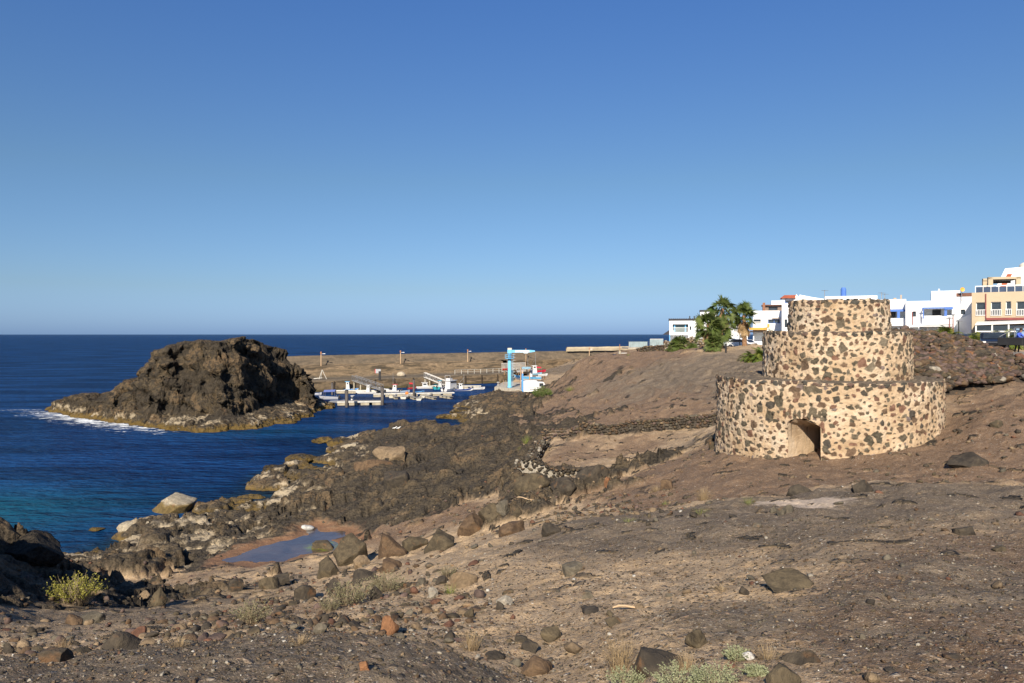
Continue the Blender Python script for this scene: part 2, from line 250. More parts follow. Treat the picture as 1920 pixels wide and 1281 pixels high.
# ------------------------------------------------------------ material helpers
class NT:
    def __init__(s, name):
        s.m = bpy.data.materials.new(name); s.m.use_nodes = True; s.t = s.m.node_tree; s.n = s.t.nodes
        s.b = s.n['Principled BSDF']; s.out = s.n['Material Output']
    def new(s, ty, **kw):
        n = s.n.new(ty)
        for k, v in kw.items():
            if k.startswith('i_'):
                key = k[2:]; n.inputs[int(key) if key.isdigit() else key].default_value = v
            else: setattr(n, k, v)
        return n
    def l(s, a, b): s.t.links.new(a, b)
    def pos(s, scale=(1, 1, 1), obj=False):
        if obj: src = s.new('ShaderNodeTexCoord').outputs['Object']
        else: src = s.new('ShaderNodeNewGeometry').outputs['Position']
        mp = s.new('ShaderNodeMapping'); mp.inputs['Scale'].default_value = scale; s.l(src, mp.inputs['Vector']); return mp.outputs[0]
    def noise(s, vec, sc, det=5, rough=.6, dist=0.0):
        n = s.new('ShaderNodeTexNoise'); n.inputs['Scale'].default_value = sc; n.inputs['Detail'].default_value = det
        n.inputs['Roughness'].default_value = rough; n.inputs['Distortion'].default_value = dist; s.l(vec, n.inputs['Vector']); return n.outputs[0]
    def vor(s, vec, sc, feat='F1', out='Distance', rnd=1.0):
        n = s.new('ShaderNodeTexVoronoi', feature=feat); n.inputs['Scale'].default_value = sc; n.inputs['Randomness'].default_value = rnd; s.l(vec, n.inputs['Vector']); return n.outputs[out]
    def ramp(s, v, stops, interp='LINEAR'):
        r = s.new('ShaderNodeValToRGB'); e = r.color_ramp; e.interpolation = interp
        while len(e.elements) < len(stops): e.elements.new(.5)
        for el, (p, c) in zip(e.elements, stops):
            el.position = p; el.color = (c if isinstance(c, tuple) else (c, c, c))+(1,)
        s.l(v, r.inputs[0]); return r.outputs[0]
    def mix(s, f, a, b, mode='MIX'):
        m = s.new('ShaderNodeMix', data_type='RGBA', blend_type=mode)
        for v, idx in ((f, 0), (a, 6), (b, 7)):
            if hasattr(v, 'is_linked'): s.l(v, m.inputs[idx])
            elif idx == 0: m.inputs[0].default_value = v
            else: m.inputs[idx].default_value = tuple(v)+(1,)
        return m.outputs[2]
    def math(s, op, a, b=None, c=None, clamp=False):
        m = s.new('ShaderNodeMath', operation=op); m.use_clamp = clamp
        for i, v in enumerate((a, b, c)):
            if v is None: continue
            if hasattr(v, 'is_linked'): s.l(v, m.inputs[i])
            else: m.inputs[i].default_value = v
        return m.outputs[0]
    def sm(s, v, a, b):
        m = s.new('ShaderNodeMapRange', interpolation_type='SMOOTHSTEP', clamp=True); m.inputs[1].default_value = a; m.inputs[2].default_value = b
        s.l(v, m.inputs[0]); return m.outputs[0]
    def attr(s, name, out='Fac'):
        return s.new('ShaderNodeAttribute', attribute_name=name).outputs[out]
    def bump(s, h, dist, strength=1.0, prev=None):
        b = s.new('ShaderNodeBump'); b.inputs['Strength'].default_value = strength; b.inputs['Distance'].default_value = dist
        s.l(h, b.inputs['Height'])
        if prev is not None: s.l(prev, b.inputs['Normal'])
        return b.outputs[0]
    def done(s, col=None, rough=None, nrm=None, spec=None):
        if col is not None:
            if hasattr(col, 'is_linked'): s.l(col, s.b.inputs['Base Color'])
            else: s.b.inputs['Base Color'].default_value = tuple(col)+(1,)
        if rough is not None:
            if hasattr(rough, 'is_linked'): s.l(rough, s.b.inputs['Roughness'])
            else: s.b.inputs['Roughness'].default_value = rough
        if nrm is not None: s.l(nrm, s.b.inputs['Normal'])
        if spec is not None: s.b.inputs['Specular IOR Level'].default_value = spec
        return s.m

def rock_colour(t, P, tide=True, bright=1.0, lo=0.0):
    """basalt: charcoal, olive brown, tan weathering, rust, pale salt and ochre weed near the sea"""
    n1 = t.noise(P, .35, 6, .62, .6); n2 = t.noise(P, 1.7, 6, .6, 0); n3 = t.noise(P, 8, 5, .65)
    k = bright; cell = t.attr('cell')
    c = t.ramp(t.math('ADD', t.math('MULTIPLY', n1, .62), t.math('MULTIPLY', cell, .38)), [(.37, (.026*k, .023*k, .020*k)), (.49, (.060*k, .048*k, .034*k)), (.58, (.125*k, .093*k, .054*k)), (.68, (.24*k, .158*k, .083*k))])
    c = t.mix(t.sm(n2, .49, .60), c, (.034*k, .029*k, .024*k))
    c = t.mix(t.math('MULTIPLY', t.sm(t.noise(P, .9, 5, .6, 1.0), .62, .72), .65), c, (.27*k, .145*k, .075*k))
    c = t.mix(t.sm(n3, .25, .75), t.mix(.55, c, (.01, .01, .01)), t.mix(.16, c, (.40, .32, .22)))
    if tide:
        z = t.new('ShaderNodeSeparateXYZ'); t.l(t.new('ShaderNodeNewGeometry').outputs['Position'], z.inputs[0]); z = z.outputs[2]
        zz = t.math('ADD', z, t.math('MULTIPLY', t.math('SUBTRACT', n2, .5), 2.6-1.2*(lo > 0)))
        zz = t.math('ADD', zz, lo)
        pale = t.math('MULTIPLY', t.math('MULTIPLY', t.sm(zz, .5, 1.0), t.math('SUBTRACT', 1.0, t.sm(zz, 1.2, 1.9))), t.sm(t.noise(P, .5, 4, .6), .50, .60))
        c = t.mix(t.math('MULTIPLY', pale, .85), c, (.50, .41, .28))
        och = t.math('SUBTRACT', 1.0, t.sm(zz, .3, .9)); c = t.mix(t.math('MULTIPLY', och, .8), c, (.19, .125, .035))
        wet = t.math('SUBTRACT', 1.0, t.sm(z, -.1, .18)); c = t.mix(t.math('MULTIPLY', wet, .7), c, (.03, .022, .012))
    return c, n1, n2, n3
# ============================================================ GROUND
def ground_material():
    t = NT('ground_surface'); P = t.pos()
    zone = t.new('ShaderNodeSeparateColor'); t.l(t.attr('zone', 'Color'), zone.inputs[0]); rk, dk, rd = zone.outputs[0], zone.outputs[1], zone.outputs[2]
    rc, n1, n2, n3 = rock_colour(t, P, True, .66, .35)
    big = t.noise(P, .25, 5, .6, .4); mid = t.noise(P, 1.3, 6, .65, .3); fin = t.noise(P, 9, 6, .7); grit = t.noise(P, 55, 4, .75)
    soil = t.ramp(mid, [(.3, (.29, .203, .118)), (.5, (.43, .307, .183)), (.7, (.56, .415, .26))])
    red = t.ramp(mid, [(.3, (.108, .062, .034)), (.5, (.172, .102, .056)), (.7, (.26, .163, .092))])
    dark = t.ramp(mid, [(.3, (.068, .051, .034)), (.5, (.133, .101, .067)), (.7, (.225, .173, .117))])
    c = t.mix(t.sm(t.math('ADD', rd, t.math('MULTIPLY', t.math('SUBTRACT', big, .5), 1.2)), .25, .75), soil, red)
    c = t.mix(t.sm(t.math('ADD', dk, t.math('MULTIPLY', t.math('SUBTRACT', t.math('ADD', big, mid), 1.0), .9)), .42, .95), c, dark)
    c = t.mix(t.sm(fin, .3, .7), t.mix(.26, c, (.03, .022, .016)), t.mix(.10, c, (.6, .5, .38)))
    # pebbles: two sizes, each with a colour of its own
    Pd = t.new('ShaderNodeVectorMath', operation='ADD'); t.l(P, Pd.inputs[0])
    wob = t.new('ShaderNodeTexNoise'); wob.inputs['Scale'].default_value = 14; t.l(P, wob.inputs['Vector'])
    ws = t.new('ShaderNodeVectorMath', operation='SCALE'); t.l(wob.outputs['Color'], ws.inputs[0]); ws.inputs['Scale'].default_value = .035; t.l(ws.outputs[0], Pd.inputs[1]); Pv = Pd.outputs[0]
    hs = []
    for sc, lim, dens in ((9, .30, .55), (24, .38, .45), (60, .42, .35)):
        v = t.new('ShaderNodeTexVoronoi', feature='F1'); v.inputs['Scale'].default_value = sc; t.l(Pv, v.inputs['Vector'])
        s = t.new('ShaderNodeSeparateColor'); t.l(v.outputs['Color'], s.inputs[0])
        pc = t.ramp(s.outputs[1], [(0, (.07, .058, .046)), (.3, (.14, .11, .082)), (.5, (.24, .15, .11)), (.66, (.33, .25, .175)), (.86, (.43, .36, .28)), (.985, (.40, .36, .30)), (.99, (.65, .61, .55))])
        here = t.math('MULTIPLY', t.math('GREATER_THAN', s.outputs[0], dens), t.sm(v.outputs['Distance'], lim+.05, lim-.05))
        pass
        inv = t.new('ShaderNodeMapRange', clamp=True); inv.inputs[1].default_value = lim+.06; inv.inputs[2].default_value = lim-.08; t.l(v.outputs['Distance'], inv.inputs[0])
        here = t.math('MULTIPLY', t.math('GREATER_THAN', s.outputs[0], dens), inv.outputs[0])
        c = t.mix(t.math('MULTIPLY', here, .62), c, pc)
        dome = t.math('MULTIPLY', here, t.math('SUBTRACT', lim+.1, v.outputs['Distance'])); hs.append((dome, 1/sc))
    cl = t.sm(t.math('ADD', t.attr('cali'), t.math('MULTIPLY', t.math('SUBTRACT', mid, .5), 1.3)), .45, .75); c = t.mix(t.math('MULTIPLY', cl, .75), c, (.58, .47, .37))
    c = t.mix(rk, c, rc)
    ru = t.sm(t.math('ADD', t.attr('rust'), t.math('MULTIPLY', t.math('SUBTRACT', mid, .5), .9)), .35, .8); c = t.mix(t.math('MULTIPLY', ru, .8), c, (.19, .095, .050))
    # wet rusty sand close to the pool and the sea
    h = t.math('ADD', t.math('MULTIPLY', fin, .05), t.math('MULTIPLY', grit, .012))
    for d, sc in hs: h = t.math('ADD', h, t.math('MULTIPLY', d, sc*.9))
    hrk = t.math('ADD', t.math('MULTIPLY', n2, .28), t.math('MULTIPLY', n3, .12))
    hrk = t.math('ADD', hrk, t.math('MULTIPLY', t.noise(t.pos((.6, 1.2, 2.5)), 2.2, 4, .6), .22))
    hh = t.new('ShaderNodeMix', data_type='FLOAT'); t.l(rk, hh.inputs[0]); t.l(h, hh.inputs[2]); t.l(hrk, hh.inputs[3])
    nb = t.bump(hh.outputs[0], 1.0, 1.0)
    return t.done(c, .93, nb, .25)
M_ground = ground_material()
def make_ground():
    nc, nr = 1300, 1350
    th = np.radians(np.linspace(-57, 57, nc)); r = np.exp(np.linspace(math.log(1.6), math.log(330), nr))
    T, Rr = np.meshgrid(th, r); x = Rr*np.sin(T); y = Rr*np.cos(T)
    # most of the rows beyond 100 m would be wasted on open sea: skip everything far below the water
    z, rk, dk, rd = terrain(x, y)
    keep = (z > -2.6); f = grid_faces(nr, nc); kf = keep.ravel()[f].any(1); f = f[kf]
    used = np.unique(f); remap = np.full(nr*nc, -1, np.int64); remap[used] = np.arange(len(used)); f = remap[f]
    co = np.stack([x.ravel(), y.ravel(), z.ravel()], 1)[used]
    zone = np.stack([np.clip(rk*2.4, 0, 1).ravel(), dk.ravel(), rd.ravel()], 1)[used]; rust = terrain.rust.ravel()[used]; cali = terrain.cali.ravel()[used]; cell = terrain.cell.ravel()[used]
    o = link('ground', np_mesh('ground', co, f, {'zone': zone, 'cell': cell, 'rust': rust, 'cali': cali}), M_ground); tag(o, kind='structure')
make_ground()

# ============================================================ SEA
FOOT = [at(px, py, z=0)[:2] for px, py in ((80,769),(100,776),(130,781),(175,790),(230,796),(262,801),(320,809),(390,811),(460,807),(500,800),(545,794),(580,784),(598,772))]
FOOT += [np.array([-33.5, 140.]), np.array([-36., 149.]), np.array([-45., 156.]), np.array([-60., 155.]), np.array([-74., 148.])]
SIL = [(60,775),(82,768),(100,754),(135,742),(160,741),(190,741),(215,731),(240,708),(262,703),(268,687),(285,675),(300,655),(320,644),(345,638),(380,638),(420,638),(455,631),(485,637),(515,645),(540,653),(553,672),(566,690),(578,712),(590,742),(599,768)]
_cx = np.array([(px-CX)/F for px, py in SIL]); _cz = np.array([HC-(py-HY)/F*130 for px, py in SIL])
def islet_h(x, y):
    sdv = poly_sd(x, y, FOOT); n = fbm2(x*.12, y*.12, 3, 81); n2 = fbm2(x*.35, y*.35, 3, 83)
    d = sdv+1.0*n2
    cap = np.interp(x/y, _cx, _cz)-.15+.25*n
    right = sstep(-.30, -.262, x/y)
    ds = (6.2+2.2*n)*(1-right)*sstep(-.50, -.42, x/y)+.4*right+.8*(1-sstep(-.50, -.42, x/y))
    shelf = 1.0*(1-np.exp(-np.maximum(d, 0)/.7))+.16*np.maximum(d, 0)+np.minimum(d, 0)*1.2
    k = 2.6+.8*n+1.2*right
    cliff = shelf+np.maximum(0, d-ds)*k
    back = np.clip((y-130)*.07, 0, 1.4)
    return smin(cliff, np.maximum(cap-back, shelf*.8), .5), sdv
def make_sea():
    nc, nr = 620, 900
    th = np.radians(np.linspace(-80, 60, nc)); r = np.concatenate([np.exp(np.linspace(math.log(30), math.log(420), nr-60)), np.exp(np.linspace(math.log(430), math.log(60000), 60))])
    T, Rr = np.meshgrid(th, r); x = Rr*np.sin(T); y = Rr*np.cos(T)
    sdv = poly_sd(x, y, FOOT)
    west = sstep(-40, -62, x)*sstep(142, 128, y)
    foam = np.clip(1+sdv/7, 0, 1)*.9*(sdv < 1)*west
    pxx = x/np.maximum(y, 1)*F+CX
    pyy = HY+HC/np.maximum(y, 1)*F
    tail = np.exp(-((x+92)/9)**2-((y-137)/2.2)**2)*.45+np.exp(-((x+80)/8)**2-((y-127)/2.0)**2)*.4
    foam = np.maximum(foam, tail)
    b = base_fields(x[:200*4], y[:200*4])[..., 0] if False else None
    shore = np.zeros_like(x)
    near = (Rr < 140) & (T > -.75)
    shore[near] = base_fields(x[near], y[near])[:, 0]
    sf = sstep(-1.0, .2, shore)*near
    # shallow turquoise water over sand on the left
    teal = np.exp(-((x+46)/15)**2-((y-58)/9)**2)*.8+np.exp(-((x+60)/20)**2-((y-52)/12)**2)*.7
    teal += .28*np.exp(-((x+36)/12)**2-((y-106)/7)**2)
    o = link('sea', np_mesh('sea', np.stack([x.ravel(), y.ravel(), 0*x.ravel()], 1), grid_faces(nr, nc), {'foam': foam.ravel(), 'teal': np.clip(teal, 0, 1).ravel(), 'shore': sf.ravel()}), None); tag(o, kind='structure')
    t = NT('sea_water'); P = t.pos()
    Pw = t.pos((.55, 1, 1))
    w1 = t.noise(Pw, .35, 4, .6, .3); w2 = t.noise(Pw, 1.6, 5, .62, .3); w3 = t.noise(t.pos((.03, .12, 1)), 1, 4, .5)
    streak = t.sm(w3, .38, .62)
    deep = t.mix(streak, (.0030, .018, .072), (.009, .048, .165))
    patch = t.sm(t.noise(Pw, .9, 5, .7), .35, .68)
    deep = t.mix(patch, t.mix(.35, deep, (.002, .008, .03)), t.mix(.10, deep, (.02, .14, .30)))
    c = t.mix(t.math('MULTIPLY', t.attr('teal'), .62, clamp=True), deep, (.008, .105, .155))
    c = t.mix(t.math('MULTIPLY', t.attr('shore'), .6), c, (.012, .03, .03))
    fm = t.math('ADD', t.attr('foam'), t.math('MULTIPLY', t.math('SUBTRACT', t.noise(t.pos((.35, 1, 1)), 1.3, 6, .75, .6), .5), 4.0))
    ff = t.math('MULTIPLY', t.sm(fm, .55, .95), t.sm(t.attr('foam'), .05, .3))
    c = t.mix(ff, c, (.8, .84, .86))
    w4 = t.noise(t.pos((.45, 1, 1)), .75, 3, .6, .2); hgt = t.math('ADD', t.math('MULTIPLY', w1, .55), t.math('ADD', t.math('MULTIPLY', w4, 1.25), t.math('MULTIPLY', w2, .34)))
    nb = t.bump(hgt, 1.0, .9)
    rg = t.math('MAXIMUM', t.math('MULTIPLY', ff, .9), .16)
    t.done(c, .9, nb, 0.0)
    # a wind-ruffled sea never reaches the full grazing reflection of flat water: limit the mirror share
    gl = t.new('ShaderNodeBsdfGlossy'); t.l(t.math('MAXIMUM', t.math('MULTIPLY', ff, .9), .12), gl.inputs['Roughness']); t.l(nb, gl.inputs['Normal'])
    lw = t.new('ShaderNodeFresnel'); lw.inputs['IOR'].default_value = 1.33; t.l(nb, lw.inputs['Normal'])
    fac = t.math('MULTIPLY', t.math('MULTIPLY', lw.outputs[0], .27), t.math('SUBTRACT', 1.0, ff))
    ms = t.new('ShaderNodeMixShader'); t.l(fac, ms.inputs[0]); t.l(t.b.outputs[0], ms.inputs[1]); t.l(gl.outputs[0], ms.inputs[2]); t.l(ms.outputs[0], t.out.inputs['Surface'])
    o.data.materials.append(t.m)
make_sea()

# ============================================================ ISLET
def islet_material():
    t = NT('islet_rock'); P = t.pos(); c, n1, n2, n3 = rock_colour(t, P, True, .85)
    h = t.math('ADD', t.math('MULTIPLY', n1, 1.2), t.math('ADD', t.math('MULTIPLY', n2, .8), t.math('MULTIPLY', n3, .25)))
    h = t.math('ADD', h, t.math('MULTIPLY', t.vor(t.pos((1, 1, .6)), .8, 'DISTANCE_TO_EDGE'), .5))
    return t.done(c, .95, t.bump(h, 1.0, 1.0), .2)
M_islet = islet_material()
def make_islet():
    xs = np.arange(-95, -28, .16); ys = np.concatenate([np.arange(100, 134, .12), np.arange(134, 162, .35)])
    x, y = np.meshgrid(xs, ys); h, sdv = islet_h(x, y)
    wx, wy = x+1.2*fbm2(x*.2, y*.2, 3, 91), y+1.2*fbm2(x*.2+50, y*.2, 3, 92)
    zq = h*.9
    big = fbm3(wx*.22, wy*.22, zq*.30, 4, 93, .5, True)
    med = fbm3(wx*.7, wy*.7, zq*.8, 4, 97, .55, True)
    a, b, i, pl = cells2((wx+.3*zq)/3.2, (zq*1.1+wy*.35)/2.6, 95); a2, b2, i2, pl2 = cells2((wx)/1.1, (zq*1.1+wy*.3)/1.0, 96)
    up = sstep(-.5, 4, h); disp = -.75+(.65*big+.8*pl+.3*pl2-.9*np.exp(-((b-a)/.08)**2)-.25*np.exp(-((b2-a2)/.1)**2))*(.3+.7*up)+.5*med
    gy, gx = np.gradient(h, ys, xs); nz = 1/np.sqrt(gx*gx+gy*gy+1)
    tp = sstep(.55, .9, nz)*up                                      # less on the level top
    k = (1-.6*tp)*sstep(-1.5, .3, h)
    x2 = x-gx*nz*disp*k; y2 = y-gy*nz*disp*k; z2 = h+nz*disp*k*.7
    keep = (h > -1.6); f = grid_faces(len(ys), len(xs)); f = f[keep.ravel()[f].all(1)]
    used = np.unique(f); rm = np.full(x.size, -1, np.int64); rm[used] = np.arange(len(used))
    co = np.stack([x2.ravel(), y2.ravel(), z2.ravel()], 1)[used]
    cl = np.clip(.5*i+.3*i2+.2*(big*.5+.5), 0, 1).ravel()[used]; o = link('rock_islet', np_mesh('rock_islet', co, rm[f], {'cell': cl}), M_islet); tag(o, kind='structure')
make_islet()

# ============================================================ TIDE POOL
def make_pool():
    t = NT('pool_water'); P = t.pos(); n = t.noise(P, .5, 5, .6, .6)
    c = t.ramp(n, [(.35, (.055, .040, .034)), (.6, (.10, .072, .055))])
    al = t.new('ShaderNodeVectorMath', operation='DISTANCE'); t.l(t.pos(), al.inputs[0]); q = at(607, 1024, z=POOL_Z); al.inputs[1].default_value = tuple(q)
    g = t.math('ADD', al.outputs['Value'], t.math('MULTIPLY', t.noise(P, 1.5, 4), 1.6)); inv = t.math('SUBTRACT', 1.0, t.sm(g, 1.3, 2.1))
    c = t.mix(t.math('MULTIPLY', inv, t.sm(t.noise(P, 2.5, 5, .7), .38, .55)), c, (.16, .19, .015))
    nb = t.bump(t.noise(P, 3, 3), .03, .5)
    P2 = np.array(POOL); cen = P2.mean(0)
    bm_v = [(p[0]+(p[0]-cen[0])*.16, p[1]+(p[1]-cen[1])*.16, POOL_Z) for p in P2]
    me = bpy.data.meshes.new('tide_pool'); me.from_pydata(bm_v, [], [list(range(len(bm_v)))]); me.update()
    o = link('tide_pool', me, t.done(c, .04, nb, .8)); tag(o, kind='structure')
make_pool()
# ============================================================ small mesh builder
class MB:
    def __init__(s): s.v = []; s.f = []
    def add(s, v, f):
        n = len(s.v); s.v += [tuple(p) for p in v]; s.f += [tuple(i+n for i in q) for q in f]; return s
    def box(s, x0, x1, y0, y1, z0, z1):
        return s.add([(x0,y0,z0),(x1,y0,z0),(x1,y1,z0),(x0,y1,z0),(x0,y0,z1),(x1,y0,z1),(x1,y1,z1),(x0,y1,z1)],
                     [(3,2,1,0),(4,5,6,7),(0,1,5,4),(1,2,6,5),(2,3,7,6),(3,0,4,7)])
    def tube(s, pts, r, n=8, cap=True):
        pts = [Vector(p) for p in pts]; rs = r if isinstance(r, (list, tuple)) else [r]*len(pts); rings = []
        for i, p in enumerate(pts):
            d = (pts[min(i+1, len(pts)-1)]-pts[max(i-1, 0)]).normalized(); a = d.orthogonal().normalized() if i == 0 else (a-d*a.dot(d)).normalized(); b = d.cross(a)
            rings.append([p+(a*math.cos(t)+b*math.sin(t))*rs[i] for t in [2*math.pi*k/n for k in range(n)]])
        v = [q for ring in rings for q in ring]; f = []
        for i in range(len(pts)-1):
            for k in range(n): k2 = (k+1) % n; f.append((i*n+k, i*n+k2, (i+1)*n+k2, (i+1)*n+k))
        if cap: f.append(tuple(range(n-1, -1, -1))); f.append(tuple((len(pts)-1)*n+k for k in range(n)))
        return s.add(v, f)
    def lathe(s, prof, n=24, c=(0, 0)):
        v = []; f = []
        for r, z in prof: v += [(c[0]+r*math.cos(2*math.pi*k/n), c[1]+r*math.sin(2*math.pi*k/n), z) for k in range(n)]
        for i in range(len(prof)-1):
            for k in range(n): k2 = (k+1) % n; f.append((i*n+k, i*n+k2, (i+1)*n+k2, (i+1)*n+k))
        f.append(tuple(range(n-1, -1, -1))); f.append(tuple((len(prof)-1)*n+k for k in range(n)))
        return s.add(v, f)
    def prism(s, pts, h0, h1, axis='z'):
        """extrude a 2D outline; axis z: (x,y), axis y: (x,z), axis x: (y,z)"""
        n = len(pts)
        mk = {'z': lambda p, h: (p[0], p[1], h), 'y': lambda p, h: (p[0], h, p[1]), 'x': lambda p, h: (h, p[0], p[1])}[axis]
        return s.add([mk(p, h0) for p in pts]+[mk(p, h1) for p in pts], [tuple(range(n-1, -1, -1)), tuple(range(n, 2*n))]+[(i, (i+1) % n, n+(i+1) % n, n+i) for i in range(n)])
    def build(s, name, mat, parent=None, bevel=0, smooth=False):
        me = bpy.data.meshes.new(name); me.from_pydata(s.v, [], s.f); me.update()
        import bmesh
        bm = bmesh.new(); bm.from_mesh(me); bmesh.ops.recalc_face_normals(bm, faces=bm.faces); bm.to_mesh(me); bm.free()
        if smooth: me.polygons.foreach_set('use_smooth', np.ones(len(me.polygons), bool))
        o = link(name, me, mat, parent)
        if bevel:
            b = o.modifiers.new('b', 'BEVEL'); b.width = bevel; b.segments = 2; b.limit_method = 'ANGLE'
        return o
def copy_tree(o, parent=None):
    c = o.copy(); COL.objects.link(c); c.parent = parent
    for ch in list(o.children): copy_tree(ch, c)
    return c

# plain paint with a little dirt
_MC = {}
def paint(name, col, rough=.6, var=.12, metal=0, spec=.4, scale=1.5):
    if name in _MC: return _MC[name]
    t = NT(name); P = t.pos(obj=True)
    n = t.noise(P, scale, 5, .65); n2 = t.noise(P, scale*9, 3, .6)
    c = t.mix(t.sm(n, .3, .7), tuple(v*(1-var) for v in col), tuple(min(1, v*(1+var*.6)) for v in col))
    c = t.mix(t.math('MULTIPLY', t.sm(n2, .55, .8), var*1.6), c, tuple(v*.55 for v in col))
    t.b.inputs['Metallic'].default_value = metal
    _MC[name] = t.done(c, rough, t.bump(n2, .004, .5), spec); return _MC[name]
M_white = paint('white_render', (.76, .78, .80), .8, .06, spec=.2, scale=.5)
M_glass = paint('dark_glass', (.03, .04, .05), .08, .3, spec=.8)
M_black = paint('black_paint', (.018, .018, .02), .5, .2)
M_steel = paint('galvanised_steel', (.30, .30, .30), .45, .2, metal=.6)
M_conc = paint('pale_concrete', (.42, .38, .31), .9, .25, spec=.2)
M_blue = paint('blue_paint', (.08, .28, .62), .5, .12)

# ============================================================ ROCKS
_ICO = {}
def ico(sub):
    if sub not in _ICO:
        import bmesh
        bm = bmesh.new(); bmesh.ops.create_icosphere(bm, subdivisions=sub, radius=1); bm.verts.ensure_lookup_table()
        _ICO[sub] = (np.array([v.co[:] for v in bm.verts]), np.array([[v.index for v in f.verts] for f in bm.faces])); bm.free()
    return _ICO[sub]
def rock_shape(seed, sub=2, cuts=9, rough=.05):
    g = np.random.default_rng(seed); v, f = ico(sub); p = v.copy()
    for k in range(cuts):
        n = g.normal(size=3); n /= np.linalg.norm(n); d = g.uniform(.48, .80); e = p@n-d; p = p-np.maximum(e, 0)[:, None]*n*.97
    nn = fbm3(p[:, 0]*2+seed, p[:, 1]*2, p[:, 2]*2, 3, seed % 97)
    n4 = fbm3(p[:, 0]*7+seed, p[:, 1]*7, p[:, 2]*7, 2, seed % 89)
    return p*(1+rough*nn+rough*.35*n4)[:, None], f
SH1 = [rock_shape(100+i, 1, 6, .03) for i in range(10)]
SH2 = [rock_shape(200+i, 2, 9, .05) for i in range(14)]
def rotm(g, tilt=.5):
    a = g.uniform(0, 6.283); b = g.normal()*tilt; c = g.normal()*tilt
    ca, sa = math.cos(a), math.sin(a); cb, sb = math.cos(b), math.sin(b); cc, sc_ = math.cos(c), math.sin(c)
    return np.array([[ca,-sa,0],[sa,ca,0],[0,0,1]])@np.array([[1,0,0],[0,cb,-sb],[0,sb,cb]])@np.array([[cc,0,sc_],[0,1,0],[-sc_,0,cc]])
def merge_rocks(items, shapes):
    """items: (centre, scale3, rotation 3x3, shape index, colour)"""
    V = []; Fc = []; C = []; n = 0
    for c, s, m, i, col in items:
        v, f = shapes[i % len(shapes)]; p = (v*np.asarray(s))@m.T+np.asarray(c); V.append(p); Fc.append(f+n); n += len(v); C.append(np.tile(col, (len(v), 1)))
    return np.concatenate(V), np.concatenate(Fc), np.concatenate(C)
def stone_material():
    t = NT('loose_stone'); P = t.pos(); c = t.attr('tint', 'Color')
    n = t.noise(P, 3.5, 6, .65, .5); n2 = t.noise(P, 18, 5, .7)
    c = t.mix(t.sm(n, .35, .65), t.mix(.45, c, (.035, .03, .026)), t.mix(.12, c, (.42, .33, .22)))
    c = t.mix(t.math('MULTIPLY', t.sm(t.noise(P, 2.2, 5, .6, 1.0), .58, .7), .5), c, (.24, .12, .05))
    c = t.mix(t.sm(n2, .3, .75), t.mix(.4, c, (.015, .013, .011)), c)
    h = t.math('ADD', t.math('MULTIPLY', n, .10), t.math('MULTIPLY', n2, .03))
    return t.done(c, .9, t.bump(h, .6, 1), .25)
M_stone = stone_material()
PAL = {'basalt': (.042, .035, .027), 'olive': (.09, .070, .040), 'brown': (.125, .075, .040), 'red': (.17, .072, .043), 'grey': (.135, .12, .09), 'tan': (.26, .185, .11), 'pale': (.42, .38, .31), 'white': (.68, .65, .58), 'orange': (.28, .12, .05), 'purple': (.13, .085, .075)}
def rock_colour_of(g, w):
    ks = list(w); p = np.array([w[k] for k in ks], float); p /= p.sum(); k = ks[g.choice(len(ks), p=p)]
    return k, np.array(PAL[k])*g.uniform(.75, 1.25)

# ============================================================ LIME KILN
def kiln_material():
    t = NT('kiln_masonry'); P = t.pos(obj=True); s = t.attr('stone'); tint = t.attr('tint', 'Color')
    n = t.noise(P, .8, 5, .6); n2 = t.noise(P, 6, 5, .7); n3 = t.noise(P, 30, 4, .7)
    streak = t.noise(t.pos((5, 5, .6), obj=True), 1, 4, .6)
    pl = t.ramp(n, [(.3, (.43, .30, .18)), (.5, (.56, .42, .28)), (.7, (.66, .54, .40))])
    pl = t.mix(t.math('MULTIPLY', t.sm(streak, .5, .75), .35), pl, (.52, .33, .16))
    pl = t.mix(t.sm(n3, .2, .8), t.mix(.25, pl, (.2, .14, .08)), pl)
    sc = t.mix(t.sm(n2, .3, .7), t.mix(.4, tint, (.02, .02, .018)), t.mix(.12, tint, (.4, .36, .28)))
    c = t.mix(s, pl, sc)
    h = t.math('ADD', t.math('MULTIPLY', n2, .07), t.math('MULTIPLY', n3, .03))
    return t.done(c, .95, t.bump(h, 1, 1.0), .15)
M_kiln = kiln_material()
KD = 38.2
def kc(deg): return np.array([KD*math.sin(R(deg)), KD*math.cos(R(deg))])
KSTONE = [((.085,.070,.047), 4), ((.125,.099,.066), 4), ((.145,.088,.053), 5), ((.19,.095,.062), 2.4), ((.05,.042,.035), 2), ((.20,.15,.135), .8), ((.16,.13,.09), 1.2)]
_kw = np.array([w for c, w in KSTONE]); _kw = _kw/_kw.sum()
